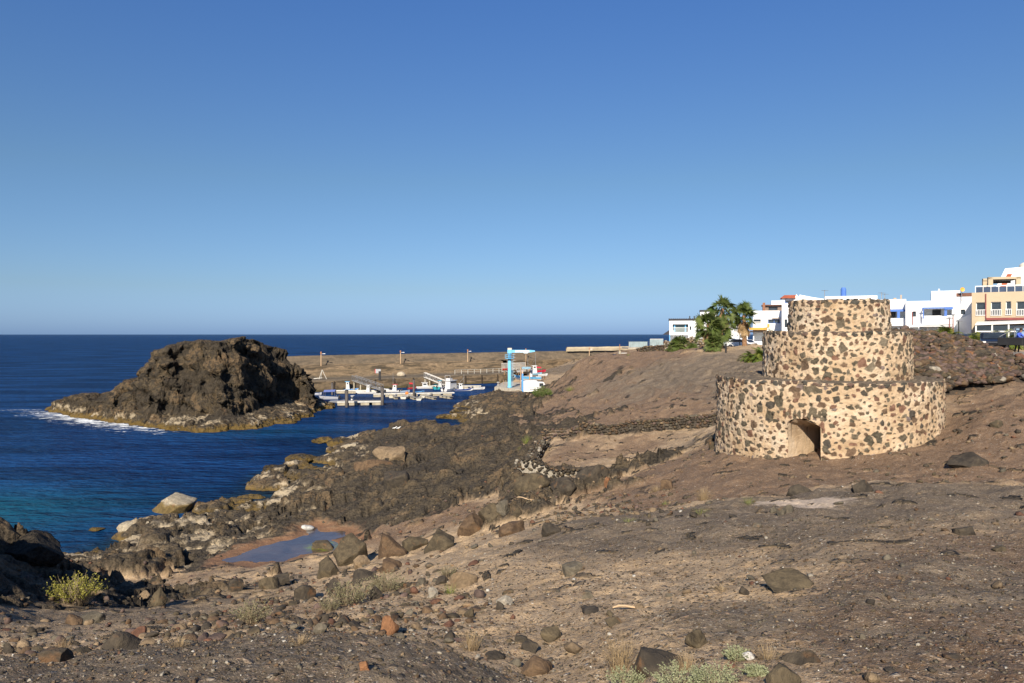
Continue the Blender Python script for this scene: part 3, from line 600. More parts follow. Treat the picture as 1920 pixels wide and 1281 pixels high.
def kiln_tier(name, cen, Rb, Rt, z0, z1, seed, parent, door=None, zs_off=0.0):
    g = np.random.default_rng(seed)
    face = math.atan2(-cen[1], -cen[0])                       # angle that faces the camera
    fr = np.arange(-1.9, 1.9, .026/Rb); bk = np.arange(1.9, 2*math.pi-1.9+.02, .10/Rb); an = np.concatenate([fr, bk]); na = len(an)
    zz = np.arange(z0, z1+.001, .026); nz = len(zz); zz = np.linspace(z0, z1, nz)
    Aa, Z = np.meshgrid(an, zz); S = Aa*Rb
    stone = np.zeros(Aa.shape); tint = np.zeros(Aa.shape+(3,)); tint[:] = .1; bulge = np.zeros(Aa.shape)
    items = []
    for zr in np.arange(z0+.1, z1-.12, .225):
        s = -1.9*Rb+g.uniform(0, .3); big = g.uniform(.8, 1.2)
        while s < (2*math.pi-1.9)*Rb:
            w = float(np.clip(g.lognormal(-2.24, .42), .04, .25))*big; asp = g.uniform(.45, .95) if g.random() < .75 else g.uniform(.9, 1.4)
            items.append((s+w, zr+g.uniform(-.10, .10), w, w*asp)); s += 2*w+g.uniform(.03, .15)
    s = -1.9*Rb
    while s < (2*math.pi-1.9)*Rb:                             # dark course along the rim
        w = g.uniform(.10, .24); items.append((s+w, z1-g.uniform(.02, .10), w, g.uniform(.08, .15))); s += 2*w+g.uniform(-.02, .16)
    if door:
        dc, dw, dz0, dz1 = door
        for k in range(9):
            q = dc-dw*.62+dw*1.24*k/8; items.append((q, dz1+.20+.06*math.sin(k*2.1), g.uniform(.06, .12), .22+g.uniform(-.05, .06)))
        for k in range(5): items.append((dc+dw*.5+g.uniform(.12, .22), dz0+.25+k*.34, g.uniform(.14, .24), g.uniform(.13, .18)))
    for (s0, zc, w, h) in items:
        rim = zc > z1-.13
        i0, i1 = np.searchsorted(an, [(s0-w*1.3)/Rb, (s0+w*1.3)/Rb]); j0, j1 = np.searchsorted(zz, [zc-h*1.3, zc+h*1.3])
        if i1-i0 < 1 or j1-j0 < 1: continue
        u = (S[j0:j1, i0:i1]-s0)/w; v = (Z[j0:j1, i0:i1]-zc)/h
        u2 = u+.10*vn2(S[j0:j1, i0:i1]*9, Z[j0:j1, i0:i1]*9, seed); v2 = v+.10*vn2(S[j0:j1, i0:i1]*9+50, Z[j0:j1, i0:i1]*9, seed)
        f = np.full(u.shape, -9.)
        nk = g.integers(4, 7); a0 = g.uniform(0, 6.28)
        for k in range(nk):
            a = a0+6.283*k/nk+g.uniform(-.3, .3); f = np.maximum(f, (u2*math.cos(a)+v2*math.sin(a))/g.uniform(.62, 1.0))
        m = np.clip((1-f)/.09, 0, 1)
        ci = g.choice(len(KSTONE), p=_kw); col = np.array(KSTONE[ci][0])*g.uniform(.8, 1.3)
        if rim: col = np.array([(.045,.043,.038),(.07,.055,.042),(.11,.065,.05)][g.integers(3)])*g.uniform(.8, 1.3)
        if not rim and zc < z0+1.5 and door and g.random() < .25: col = np.array((.22, .17, .15))
        up = m > stone[j0:j1, i0:i1]
        st = stone[j0:j1, i0:i1]; st[up] = m[up]; tt = tint[j0:j1, i0:i1]; tt[up] = col
        bb = bulge[j0:j1, i0:i1]; pr = g.uniform(-.035, .055)+(.03 if rim else 0); bb[up] = (m*pr)[up]
    n = fbm2(S*1.1, Z*1.1, 4, seed+5)*.04+fbm2(S*6, Z*6, 3, seed+9)*.022
    rad = Rb+(Rt-Rb)*(Z-z0)/(z1-z0)+n+bulge
    last = (Z-z1+.10).clip(0)/.10; rad = rad-last*.035*(1+vn2(S*5, Z*0, seed+3))
    ztop = z1+.045*fbm2(an*Rb*1.2, 0*an, 3, seed+11)+.03*vn2(an*Rb*6, 0*an, seed+2)
    Zs = z0+(Z-z0)*(ztop[None]-z0)/(z1-z0)
    ca = np.cos(Aa+face); sa = np.sin(Aa+face); co = np.stack([rad*ca, rad*sa, Zs], -1).reshape(-1, 3)
    f = grid_faces(nz, na)
    if door:
        dc, dw, dz0, dz1 = door
        def inside(s, z): t = (s-dc)/(dw/2); return (np.abs(t) < 1) & (z < dz1-.20*np.abs(t)**2.5-.06*t+.02*vn2(s*20, z*0, 3)) & (z > dz0)
        fi = inside(S.ravel()[f].mean(1), Z.ravel()[f].mean(1)); f = f[~fi]
    o = link(name, np_mesh(name, co, f, {'stone': stone.ravel(), 'tint': tint.reshape(-1, 3)}), M_kiln, parent)
    o.location = (cen[0]-parent.location[0], cen[1]-parent.location[1], -parent.location[2])
    # flat top of earth and rubble
    rr = np.linspace(0, 1, 110); an2 = np.linspace(-math.pi, math.pi, 420); A2, R2 = np.meshgrid(an2, rr)
    Ro = Rt-.03+.02*fbm2(A2*Rt*1.1, A2*0, 3, seed+5); x = R2*Ro*np.cos(A2); y = R2*Ro*np.sin(A2)
    a1, b1, i1, p1 = cells2(x/.22, y/.22, seed+20); zt = np.interp((A2-face+1.9) % (2*math.pi)-1.9, an, ztop)
    z = z1*(1-R2**6)+zt*R2**6-.02+.05*np.clip(.7-a1*1.3, 0, 1)*i1*2*(R2 > .3)+.02*fbm2(x*3, y*3, 3, seed); z[-1] -= .12
    colr = np.stack([.11+.10*i1, .088+.08*i1, .068+.055*i1], -1)
    t = link('rubble_top', np_mesh('rubble_top', np.stack([x, y, z], -1).reshape(-1, 3), grid_faces(110, 420), {'tint': colr.reshape(-1, 3)}), M_stone, o)
    return o, face
def make_kiln():
    c1 = kc(22.92); root = empty('lime_kiln', (c1[0], c1[1], 8.7), 0, 'tall round three tiered lime kiln of tan plaster studded with dark stones', 'kiln')
    # doorway towards the camera, nine degrees left
    dc = R(-9.3)*5.0; dz0, dz1, dw = 7.6, 10.42, 1.30
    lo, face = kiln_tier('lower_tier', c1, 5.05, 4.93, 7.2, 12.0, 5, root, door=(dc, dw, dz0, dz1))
    kiln_tier('middle_tier', kc(23.6), 3.28, 3.20, 11.7, 14.12, 6, root)
    kiln_tier('upper_tier', kc(23.75), 2.24, 2.13, 13.9, 15.56, 8, root)
    # stoke hole passage running into the lower tier
    n = 26; ax = face+dc/5.0; d = np.array([-math.cos(ax), -math.sin(ax)]); side = np.array([-d[1], d[0]]); prof = []
    for k in range(n+1):
        t = -1+2*k/n; prof.append((t*dw/2, dz1-.20*abs(t)**2.5-.06*t))
    prof = [(-dw/2, dz0)]+[(-dw/2, dz0+(prof[0][1]-dz0)*q) for q in (.33, .66)]+prof+[(dw/2, dz0+(prof[-1][1]-dz0)*q) for q in (.66, .33)]+[(dw/2, dz0)]
    L = np.linspace(0, 3.0, 60); V = []
    for l in L:
        k = 1-.13*l
        for q, z in prof:
            s = -q*k-(.46*l); zz = dz0+(z-dz0)*(1-.10*l); nn = .05*float(vn3(np.array(l*3.), np.array(q*4.), np.array(z*3.), 4))
            p0 = np.array([4.99*math.cos(ax), 4.99*math.sin(ax)])+side*s*(1+nn)+d*l; V.append((p0[0], p0[1], zz+nn))
    m = len(prof); f = grid_faces(60, m)
    V = np.array(V); back = len(V); V = np.concatenate([V, [[*(np.array([4.99*math.cos(ax), 4.99*math.sin(ax)])+d*3.0), 8.6]]]); base = 59*m
    lq = np.concatenate([np.repeat(L, m), [3.0]]); soot = sstep(.9, 2.0, lq+.5*fbm3(V[:, 0]*2, V[:, 1]*2, V[:, 2]*2, 3, 8)); st_ = np.maximum((vn3(V[:, 0]*7, V[:, 1]*7, V[:, 2]*8, 7) > .66)*.8, soot)  # shade of the passage put into the colour, darkening with depth
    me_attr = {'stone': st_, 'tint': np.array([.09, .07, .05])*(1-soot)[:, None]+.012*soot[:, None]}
    faces = f.tolist()+[[base+i, base+i+1, back, back] for i in range(m-1)]
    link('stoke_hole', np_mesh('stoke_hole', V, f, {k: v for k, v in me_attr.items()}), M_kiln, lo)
    bmb = MB(); bmb.add([tuple(V[base+i]) for i in range(m)], [tuple(range(m))]); bmb.build('passage_end', paint('soot', (.03, .025, .02), .95, .2), lo)  # end wall coloured near black for the shade deep inside
make_kiln()

# ============================================================ DRY STONE WALLS
def stone_wall(name, pts, hts, thick, size, w, seed, label, cat, core=(.05, .042, .036), gap=1.0, sink=.3, shapes=None, batter=0.0):
    """pts: world (x, y) line, hts: top height above the ground at each"""
    g = np.random.default_rng(seed); pts = [np.array(p[:2]) for p in pts]; items = []; Lc = [0]
    for a, b in zip(pts, pts[1:]): Lc.append(Lc[-1]+np.linalg.norm(b-a))
    Lc = np.array(Lc); n = max(3, int(Lc[-1]/.5)); ls = np.linspace(0, Lc[-1], n)
    X = np.interp(ls, Lc, [p[0] for p in pts]); Y = np.interp(ls, Lc, [p[1] for p in pts]); H = np.interp(ls, Lc, hts); G = gz(X, Y)
    tx = np.gradient(X); ty = np.gradient(Y); q = np.hypot(tx, ty); nx, ny = -ty/q, tx/q
    mb = []
    for i in range(n):
        hh = G[i]+H[i]-size*.5; t2 = thick/2-size*.3
        for s, z, e in ((-1, G[i]-sink, batter), (-1, hh, 0), (1, hh, 0), (1, G[i]-sink, batter)): mb.append((X[i]+nx[i]*s*(t2+e), Y[i]+ny[i]*s*(t2+e), z))
    V1 = np.array(mb); F1 = []
    for i in range(n-1):
        for k in range(3): F1.append((i*4+k, i*4+k+1, (i+1)*4+k+1, (i+1)*4+k))
    F1 += [(0, 1, 2, 3), ((n-1)*4+3, (n-1)*4+2, (n-1)*4+1, (n-1)*4)]
    hm = max(hts)
    for side in (-1, 1):
        z = -sink*.4
        while z < hm:
            l = g.uniform(0, size)
            while l < Lc[-1]:
                sx = size*g.uniform(.6, 1.5)*.5; sz = size*g.uniform(.45, .95)*.5
                h = np.interp(l, ls, H)
                if z+sz < h+.02:
                    x, y, gg = np.interp(l, ls, X), np.interp(l, ls, Y), np.interp(l, ls, G); a, b = np.interp(l, ls, nx), np.interp(l, ls, ny)
                    off = thick/2-size*.15+batter*(1-max(z, 0)/hm)+g.uniform(-.25, .25)*size*.5
                    ang = math.atan2(-a, b) if True else 0
                    rz = np.array([[math.cos(ang), -math.sin(ang), 0], [math.sin(ang), math.cos(ang), 0], [0, 0, 1]])
                    m = rz@rotm(g, .18) if g.random() < 0 else rz@(lambda t1, t2: np.array([[math.cos(t1), 0, math.sin(t1)], [0, 1, 0], [-math.sin(t1), 0, math.cos(t1)]]))(g.normal()*.2, 0)
                    items.append(((x+a*side*off, y+b*side*off, gg+z+sz), (sx*1.12, size*.5, sz*1.15), m, g.integers(99), rock_colour_of(g, w)[1]))
                l += sx*2*gap
            z += size*.62*gap
    l = 0
    while l < Lc[-1]:                                                     # coping stones
        x, y, gg, h = np.interp(l, ls, X), np.interp(l, ls, Y), np.interp(l, ls, G), np.interp(l, ls, H)
        for s in np.arange(-thick/2, thick/2+.01, size*.8):
            a, b = np.interp(l, ls, nx), np.interp(l, ls, ny)
            items.append(((x+a*s, y+b*s, gg+h-size*.35+g.uniform(-.15, .12)*size), (size*.55*g.uniform(.7, 1.2), size*.5, size*.34), rotm(g, .25), g.integers(99), rock_colour_of(g, w)[1]))
        l += size*.85*gap
    v, f, c = merge_rocks(items, shapes or SH1)
    # core quads as triangles
    T = np.array([t for q4 in F1 for t in ((q4[0], q4[1], q4[2]), (q4[0], q4[2], q4[3]))])
    V = np.concatenate([v, V1]); Fa = np.concatenate([f, T+len(v)]); Cc = np.concatenate([c, np.tile(core, (len(V1), 1))])
    o = link(name, np_mesh(name, V, Fa, {'tint': Cc}, smooth=False), M_stone)
    return tag(o, label, cat)
DARKMIX = {'basalt': 4, 'olive': 2, 'brown': 2, 'grey': 1, 'purple': 1, 'tan': .5}
stone_wall('dry_stone_wall', [at(1480, 770, Y=51)[:2]]+[at(px, py, Y=Y)[:2] for px, py, Y in ((1345,799,53.2),(1270,803,54),(1200,808,54.8),(1130,815,55.3),(1068,822,55.8))], (1.05, 1.0, .9, .8, .75, .72), .55, .30, DARKMIX, 31, 'long low dark dry stone wall behind the walled terrace left of the kiln', 'wall')
stone_wall('dry_stone_wall', [at(1022, 830, Y=55)[:2], at(1005, 850, Y=51.5)[:2], at(985, 875, Y=47.2)[:2], at(975, 893, Y=44.5)[:2]], (.9, .75, .65, .6), .7, .30, {'grey': 3, 'basalt': 3, 'pale': 1.2, 'brown': 1}, 32, 'rough grey stone wall edging the terrace on its seaward side', 'wall', core=(.3, .27, .22))
stone_wall('mortared_wall', [at(965, 902, Y=43.5)[:2], at(1010, 900, Y=42.8)[:2], at(1050, 893, Y=43)[:2], at(1090, 886, Y=43.6)[:2]], (.45, .65, .55, .3), .9, .27, {'basalt': 5, 'olive': 1, 'brown': 1}, 33, 'low dark stone wall with thick white mortar joints at the front of the terrace', 'wall', core=(.42, .38, .31), gap=1.08)
def make_steps():
    r = empty('stone_steps', tuple(on(1045, 822, 50, 62)), R(10), 'short flight of dark stone steps at the end of the dry stone wall', 'steps')
    for k in range(4):
        it = []; g = np.random.default_rng(60+k)
        for j in range(7): it.append(((-.9+.3*j, .35+.36*k, .0+.17*k), (.21, .24, .11), rotm(g, .06), g.integers(99), rock_colour_of(g, DARKMIX)[1]))
        v, f, c = merge_rocks(it, SH1); link('tread', np_mesh('tread', v, f, {'tint': c}, smooth=False), M_stone, r)
make_steps()

def make_bank():
    """the long heap of loose stones that holds up the street behind the kiln"""
    g = np.random.default_rng(77); px = np.array([1500, 1700, 1760, 1800, 1840, 1870, 1900, 1920, 2000, 2300]); pt = np.array([616, 617, 622, 630, 640, 650, 661, 667, 675, 680])
    items = []; 
    tops = (px-CX)/F*40.0; zt = HC-(pt-HY)/F*40-.12
    xs = np.linspace(tops[0], tops[-1], 160); zT = np.interp(xs, tops, zt); Yb, Yt, Yk = 36.6, 40.0, 43.0
    V = []
    for x, z in zip(xs, zT):
        zb = float(gz(x*Yb/Yt, Yb)[0]); V += [(x*Yb/Yt, Yb-.5, zb-.6), (x*Yb/Yt, Yb, zb), (x, Yt, z-.15), (x+.2, Yt+.9, z-.2), (x+1.5, Yk, min(z, 12.4)-.3)]
    V = np.array(V); F1 = grid_faces(160, 5)
    n = 0
    for i in range(3300):
        u = g.random()**1.3; x = g.uniform(tops[0]+2.0, 27 if g.random() < .86 else tops[-1]); z1 = np.interp(x, tops, zt); zb = float(np.interp(x, V[1::5, 0], V[1::5, 2]))
        s = float(np.clip(g.lognormal(-1.62, .33), .10, .42)); v = g.uniform(0, 1.0)
        y = Yb+(Yt-Yb)*v; xx = x*(1-(1-v)*(1-Yb/Yt)); z = zb+(z1-zb)*v
        if g.random() < .18: y = Yt+g.uniform(0, 1.4); xx = x; z = z1-.05
        items.append(((xx, y-.05, z+s*.1), (s*1.1, s*.8, s*.62), rotm(g, .35), g.integers(99), rock_colour_of(g, {'purple': 4, 'basalt': 3.2, 'brown': 3.4, 'red': .5, 'olive': 1.3, 'orange': .15, 'tan': .25, 'pale': .12})[1]))
    v, f, c = merge_rocks(items, SH2[:8])
    T = np.concatenate([F1[:, [0, 1, 2]], F1[:, [0, 2, 3]]])
    o = link('rubble_bank', np_mesh('rubble_bank', np.concatenate([v, V]), np.concatenate([f, T+len(v)]), {'tint': np.concatenate([c, np.tile((.05, .036, .028), (len(V), 1))])}, smooth=False), M_stone)
    tag(o, 'long steep bank of piled reddish brown lava stones behind the kiln', 'stone bank')
make_bank()
# ============================================================ BREAKWATER AND HARBOUR
LB = np.array([-46.7, 180.0]); DB = np.array([.786, .618]); NB = np.array([-.618, .786])      # quay line, its direction, away from the harbour
def bwp(t, s): return LB+DB*t+NB*s
def concrete_bands():
    t = NT('weathered_masonry'); P = t.pos(obj=True)
    n = t.noise(t.pos((.16, .9, .9), obj=True), .8, 6, .68, .5); n2 = t.noise(P, 1.2, 6, .7); n3 = t.noise(t.pos((.05, .3, .5), obj=True), 1, 3)
    c = t.ramp(n, [(.3, (.06, .054, .042)), (.42, (.12, .096, .066)), (.5, (.29, .225, .15)), (.58, (.19, .152, .105)), (.68, (.075, .070, .056))])
    br = t.new('ShaderNodeTexBrick', offset=.37, squash=1.3); br.inputs['Scale'].default_value = 1; br.inputs['Brick Width'].default_value = 5.5; br.inputs['Row Height'].default_value = 1.15; br.inputs['Mortar Size'].default_value = .02; br.inputs['Bias'].default_value = -.1
    br.inputs['Color1'].default_value = (.75, .7, .62, 1); br.inputs['Color2'].default_value = (1.15, 1.05, .95, 1); br.inputs['Mortar'].default_value = (.55, .5, .45, 1)
    sp = t.new('ShaderNodeSeparateXYZ'); t.l(P, sp.inputs[0]); cb = t.new('ShaderNodeCombineXYZ'); t.l(sp.outputs[0], cb.inputs[0]); t.l(t.math('ADD', sp.outputs[2], t.math('MULTIPLY', sp.outputs[1], .4)), cb.inputs[1]); t.l(cb.outputs[0], br.inputs['Vector'])
    c = t.mix(.9, c, br.outputs[0], 'MULTIPLY'); up_ = t.sm(sp.outputs[2], 5.9, 6.3); c = t.mix(t.math('MULTIPLY', up_, .55), c, (.15, .125, .095)); led = t.math('MULTIPLY', t.sm(sp.outputs[2], 2.2, 2.6), t.math('SUBTRACT', 1.0, t.sm(sp.outputs[2], 3.0, 3.3))); c = t.mix(t.math('MULTIPLY', led, .6), c, (.11, .10, .085)); c = t.mix(t.sm(n2, .35, .7), t.mix(.35, c, (.05, .045, .04)), c)  # dark band at deck height: ledge shadow line put into the colour
    z = sp.outputs[2]; alg = t.math('SUBTRACT', 1.0, t.sm(t.math('ADD', z, t.math('MULTIPLY', n2, .5)), .5, 1.0)); c = t.mix(t.math('MULTIPLY', alg, .75), c, (.09, .075, .03))
    return t.done(c, .95, t.bump(n2, .08, 1), .15)
M_mas = concrete_bands()
def make_breakwater():
    root = empty('breakwater', (LB[0], LB[1], 0), math.atan2(DB[1], DB[0]), 'long stepped tan masonry breakwater behind the moored boats', 'breakwater')
    def strip(name, prof, t0, t1, seed, parent=root, mat=M_mas, step=.5):
        ts = np.arange(t0, t1+.01, step); V = []
        pr = []
        for (a, b) in zip(prof, prof[1:]):
            L = math.hypot(b[0]-a[0], b[1]-a[1]); n = max(1, int(L/.5)); pr += [(a[0]+(b[0]-a[0])*k/n, a[1]+(b[1]-a[1])*k/n) for k in range(n)]
        pr.append(prof[-1]); pr = np.array(pr)
        T, Q = np.meshgrid(ts, np.arange(len(pr)), indexing='ij'); S = pr[Q, 0]; Z = pr[Q, 1]
        n1 = fbm2(T*.15, Q*.4, 3, seed)*.12; n2 = fbm2(T*.9, Q*1.1, 3, seed+4)*.06
        co = np.stack([T, S+n1+n2, Z+.7*(n1+n2)*(Z > 0)], -1).reshape(-1, 3)
        return link(name, np_mesh(name, co, grid_faces(len(ts), len(pr))), mat, parent)
    strip('quay_wall', [(0, -3), (0, 2.75), (.3, 2.8), (5.6, 2.85)], -34, 60, 3)
    strip('lower_wall', [(5.6, 2.6), (6.0, 3.2), (7.8, 5.7), (8.1, 5.85), (11, 5.9)], -34, 62, 5)
    strip('upper_wall', [(11, 5.7), (11.3, 6.2), (12.9, 8.3), (13.2, 8.42), (15.5, 8.4), (22, -2)], -34, 130, 7)
    # paler wall of the slipway at the landward end
    s = strip('slipway_wall', [(5.6, 2.0), (5.7, 6.0), (6.3, 6.15), (11, 6.0)], 62, 128, 9)
    s = strip('parapet', [(11.8, 8.3), (11.8, 9.7), (12.3, 9.75), (12.4, 8.3)], 92, 130, 11, mat=paint('sandy_plaster', (.50, .42, .29), .95, .15, spec=.1, scale=.3))
    # vertical rubbing timbers on the quay face
    for k in range(16):
        t = -30+5.6*k; m = MB(); m.box(t-.12, t+.12, -.22, -.04, -1, 2.5); m.build('fender_timber', paint('dark_timber', (.06, .045, .03), .9, .3), root)
    return root
make_breakwater()
def lamp_post_bw(label):
    o = empty('lamp_post', (0, 0, 0), 0, label, 'lamp post', 'lamp posts along the breakwater')
    M = paint('sand_paint', (.52, .36, .22), .8, .15)
    m = MB(); m.tube([(0, 0, 0), (0, 0, 3.1)], [.13, .10], 8); m.build('post', M, o)
    m = MB(); m.lathe([(.12, 3.05), (.19, 3.15), (.19, 3.55), (.12, 3.7)], 10); m.build('lamp_cap', paint('rust_paint', (.38, .17, .08), .8, .2), o)
    m = MB(); m.tube([(.1, 0, 3.1), (.7, 0, 3.15)], .05, 6); m.box(.55, 1.05, -.14, .14, 3.08, 3.22); m.build('lamp_arm', M_white, o)
    return o
_lp = None
for px, lb in ((602, 'stubby tan lamp post on the breakwater ledge just right of the rock islet'), (751, 'tan lamp post on the breakwater ledge above the middle of the boats'), (877, 'tan lamp post on the breakwater ledge left of the blue crane'), (986, 'tan lamp post on the breakwater ledge seen behind the crane jib'), (1105, 'tan lamp post at the landward end of the breakwater before the pale parapet')):
    o = lamp_post_bw(lb) if _lp is None else copy_tree(_lp)
    _lp = _lp or o; o['label'] = lb
    # on the ledge, s = 9.5
    a = (px-CX)/F; t = (a*(LB[1]+NB[1]*9.5)-LB[0]-NB[0]*9.5)/(DB[0]-a*DB[1]); p = bwp(t, 9.5); o.location = (p[0], p[1], 5.85); o.rotation_euler[2] = .2

# ---------------------------------------------------------------- pontoons, gangways, piles
M_float = paint('pontoon_float', (.36, .32, .24), .85, .25); M_deck = paint('grey_deck_boards', (.26, .245, .215), .85, .25); M_pile = paint('weathered_steel_pile', (.085, .075, .07), .7, .3)
def pontoon(px0, px1, py, label, wid=2.2, py1=None, nf=None):
    a = at(px0, py, z=.75); b = at(px1, py1 or py, z=.75); L = float(np.hypot(*(b-a)[:2])); rz = math.atan2(b[1]-a[1], b[0]-a[0])
    o = empty('floating_pontoon', (a[0], a[1], 0), rz, label, 'pontoon', 'floating pontoons in the harbour')
    m = MB(); m.box(0, L, 0, wid, .62, .75); m.build('deck', M_deck, o, .02); m = MB(); m.box(0, L, -.05, .06, .55, .80); m.build('edge_rail', paint('pale_rail', (.55, .54, .50), .7, .15), o)
    nf = nf or max(2, int(L/2.4)); w = L/nf
    for k in range(nf): m = MB(); m.box(k*w+.05, k*w+w-.55, .05, wid-.05, -.35, .60); m.build('float', M_float, o, .06)
    return o, a, b
pontoon(632, 719, 753.5, 'short floating pontoon on pale floats nearest the rock islet', 3.0, 752.5, 4)
pontoon(630, 712, 732.0, 'grey pontoon lying under the foot of the first gangway', 1.8)
pontoon(700, 852, 738.5, 'long grey pontoon with small boats and fingers in front of the quay', 2.2, 736.0)
pontoon(800, 902, 723.5, 'grey pontoon at the foot of the second gangway beside the white cabin boats', 1.8)
for i, (px, py) in enumerate(((738, 740), (768, 741), (800, 741), (826, 740))):
    p = at(px, py, z=.6); o = empty('pontoon_finger', (p[0], p[1], 0), R(-75+6*i), ('narrow mooring finger nearest the left end of the long pontoon', 'narrow mooring finger beside the orange buoy on the long pontoon', 'narrow mooring finger carrying the white inflatable boats', 'last narrow mooring finger on the long pontoon')[i], 'mooring finger', 'mooring fingers of the long pontoon')
    m = MB(); m.box(0, 5.2, -.4, .4, .42, .52); m.build('deck', M_deck, o); m = MB()
    for k in range(3): m.box(.2+1.8*k, 1.2+1.8*k, -.38, .38, -.3, .41)
    m.build('float', M_float, o)
def pile(px, py, top, label, r=.24):
    p = at(px, py, z=0); H = HC-(top-HY)/F*p[1]
    o = empty('mooring_pile', (p[0], p[1], -2), 0, label, 'pile', 'dark mooring piles'); m = MB(); m.tube([(0, 0, 0), (0, 0, 2+H)], r, 12); m.build('shaft', M_pile, o, smooth=True)
    m = MB(); m.lathe([(r*1.05, 1.98+H), (r*1.0, 2.02+H), (.02, 2.18+H)], 12); m.build('cap', M_black, o); return o
pile(650, 764, 732, 'tall dark pile at the left end of the short pontoon', .32); pile(717, 760, 726, 'tall dark pile at the right end of the short pontoon', .32); pile(776, 744, 712, 'dark pile standing midway along the long pontoon', .26); pile(623, 741, 718, 'dark pile against the quay wall near the rock islet', .26)
def gangway(px0, py0, px1, py1, label):
    a = at(px0, py0, z=3.0); b = at(px1, py1, z=1.0); v = b-a; L = float(np.hypot(v[0], v[1])); rz = math.atan2(v[1], v[0]); dz = v[2]
    o = empty('gangway', tuple(a), rz, label, 'gangway', 'lattice gangways from quay to pontoons'); n = 12
    for s, nm in ((-.6, 'truss'), (.6, 'truss')):
        m = MB(); P = lambda k, h: (L*k/n, s, dz*k/n+h)
        m.tube([P(0, 0), P(n, 0)], .06, 5); m.tube([P(0, 1.15), P(n, 1.15)], .06, 5)
        for k in range(n+1): m.tube([P(k, 0), P(k, 1.15)], .035, 4)
        for k in range(n): m.tube([P(k, 0 if k % 2 else 1.15), P(k+1, 1.15 if k % 2 else 0)], .03, 4)
        m.build(nm, M_steel, o)
    m = MB(); m.add([(0, -.6, -.05), (L, -.6, dz-.05), (L, .6, dz-.05), (0, .6, -.05), (0, -.6, -.15), (L, -.6, dz-.15), (L, .6, dz-.15), (0, .6, -.15)], [(0,1,2,3),(7,6,5,4),(0,4,5,1),(1,5,6,2),(2,6,7,3),(3,7,4,0)]); m.build('walkway', M_deck, o)
    for q in (.15, 4.5*L/18): m = MB(); m.tube([(q, 0, -3.6), (q, 0, -.1+dz*q/L)], .16, 8); m.build('support_post', paint('pale_post', (.40, .36, .27), .8, .2), o)
gangway(663, 713, 716, 731, 'first lattice gangway, sloping down behind the short pontoon'); gangway(796, 707, 834, 722, 'second lattice gangway, sloping down above the white cabin boats')

# ---------------------------------------------------------------- boats
def hull_mesh(L, B, D, sheer=.25):
    """open hull from bow (+x) to transom with a thick rim"""
    st = 14; ring = 9; V = []; F_ = []
    for i in range(st+1):
        u = i/st; x = -L/2+L*u; w = B/2*(1-max(0, (u-.45)/.55)**2.3)*(.86+.14*min(1, u*4)); w = max(w, .015); top = D*(.72+sheer*u*u*1.1); kx = D*.15*max(0, (u-.75)/.25)
        for k in range(ring):
            a = -1+2*k/(ring-1); yy = w*math.copysign(abs(a)**.7, a); zz = -D*.28*(1-.75*max(0, (u-.7)/.3))+(top+D*.28)*abs(a)**3.0; V.append((x+(.10*L*(zz/D) if i == st else 0), yy, zz))
    for i in range(st):
        for k in range(ring-1): F_.append((i*ring+k, i*ring+k+1, (i+1)*ring+k+1, (i+1)*ring+k))
    F_.append(tuple(range(ring)))
    n = len(V); top_i = []
    # deck a little below the rim
    for i in range(st+1):
        a, b = V[i*ring], V[i*ring+ring-1]; V += [(a[0]*.97, a[1]*.86, a[2]-.04), (b[0]*.97, b[1]*.86, b[2]-.04), (a[0]*.95, a[1]*.8, min(a[2], D*.72)-.28), (b[0]*.95, b[1]*.8, min(b[2], D*.72)-.28)]
    for i in range(st):
        p, q = n+4*i, n+4*i+4
        F_ += [(i*ring, (i+1)*ring, q, p), ((i+1)*ring+ring-1, i*ring+ring-1, p+1, q+1), (p, q, q+2, p+2), (q+1, p+1, p+3, q+3), (p+2, q+2, q+3, p+3)]
    return V, F_
BO = {}
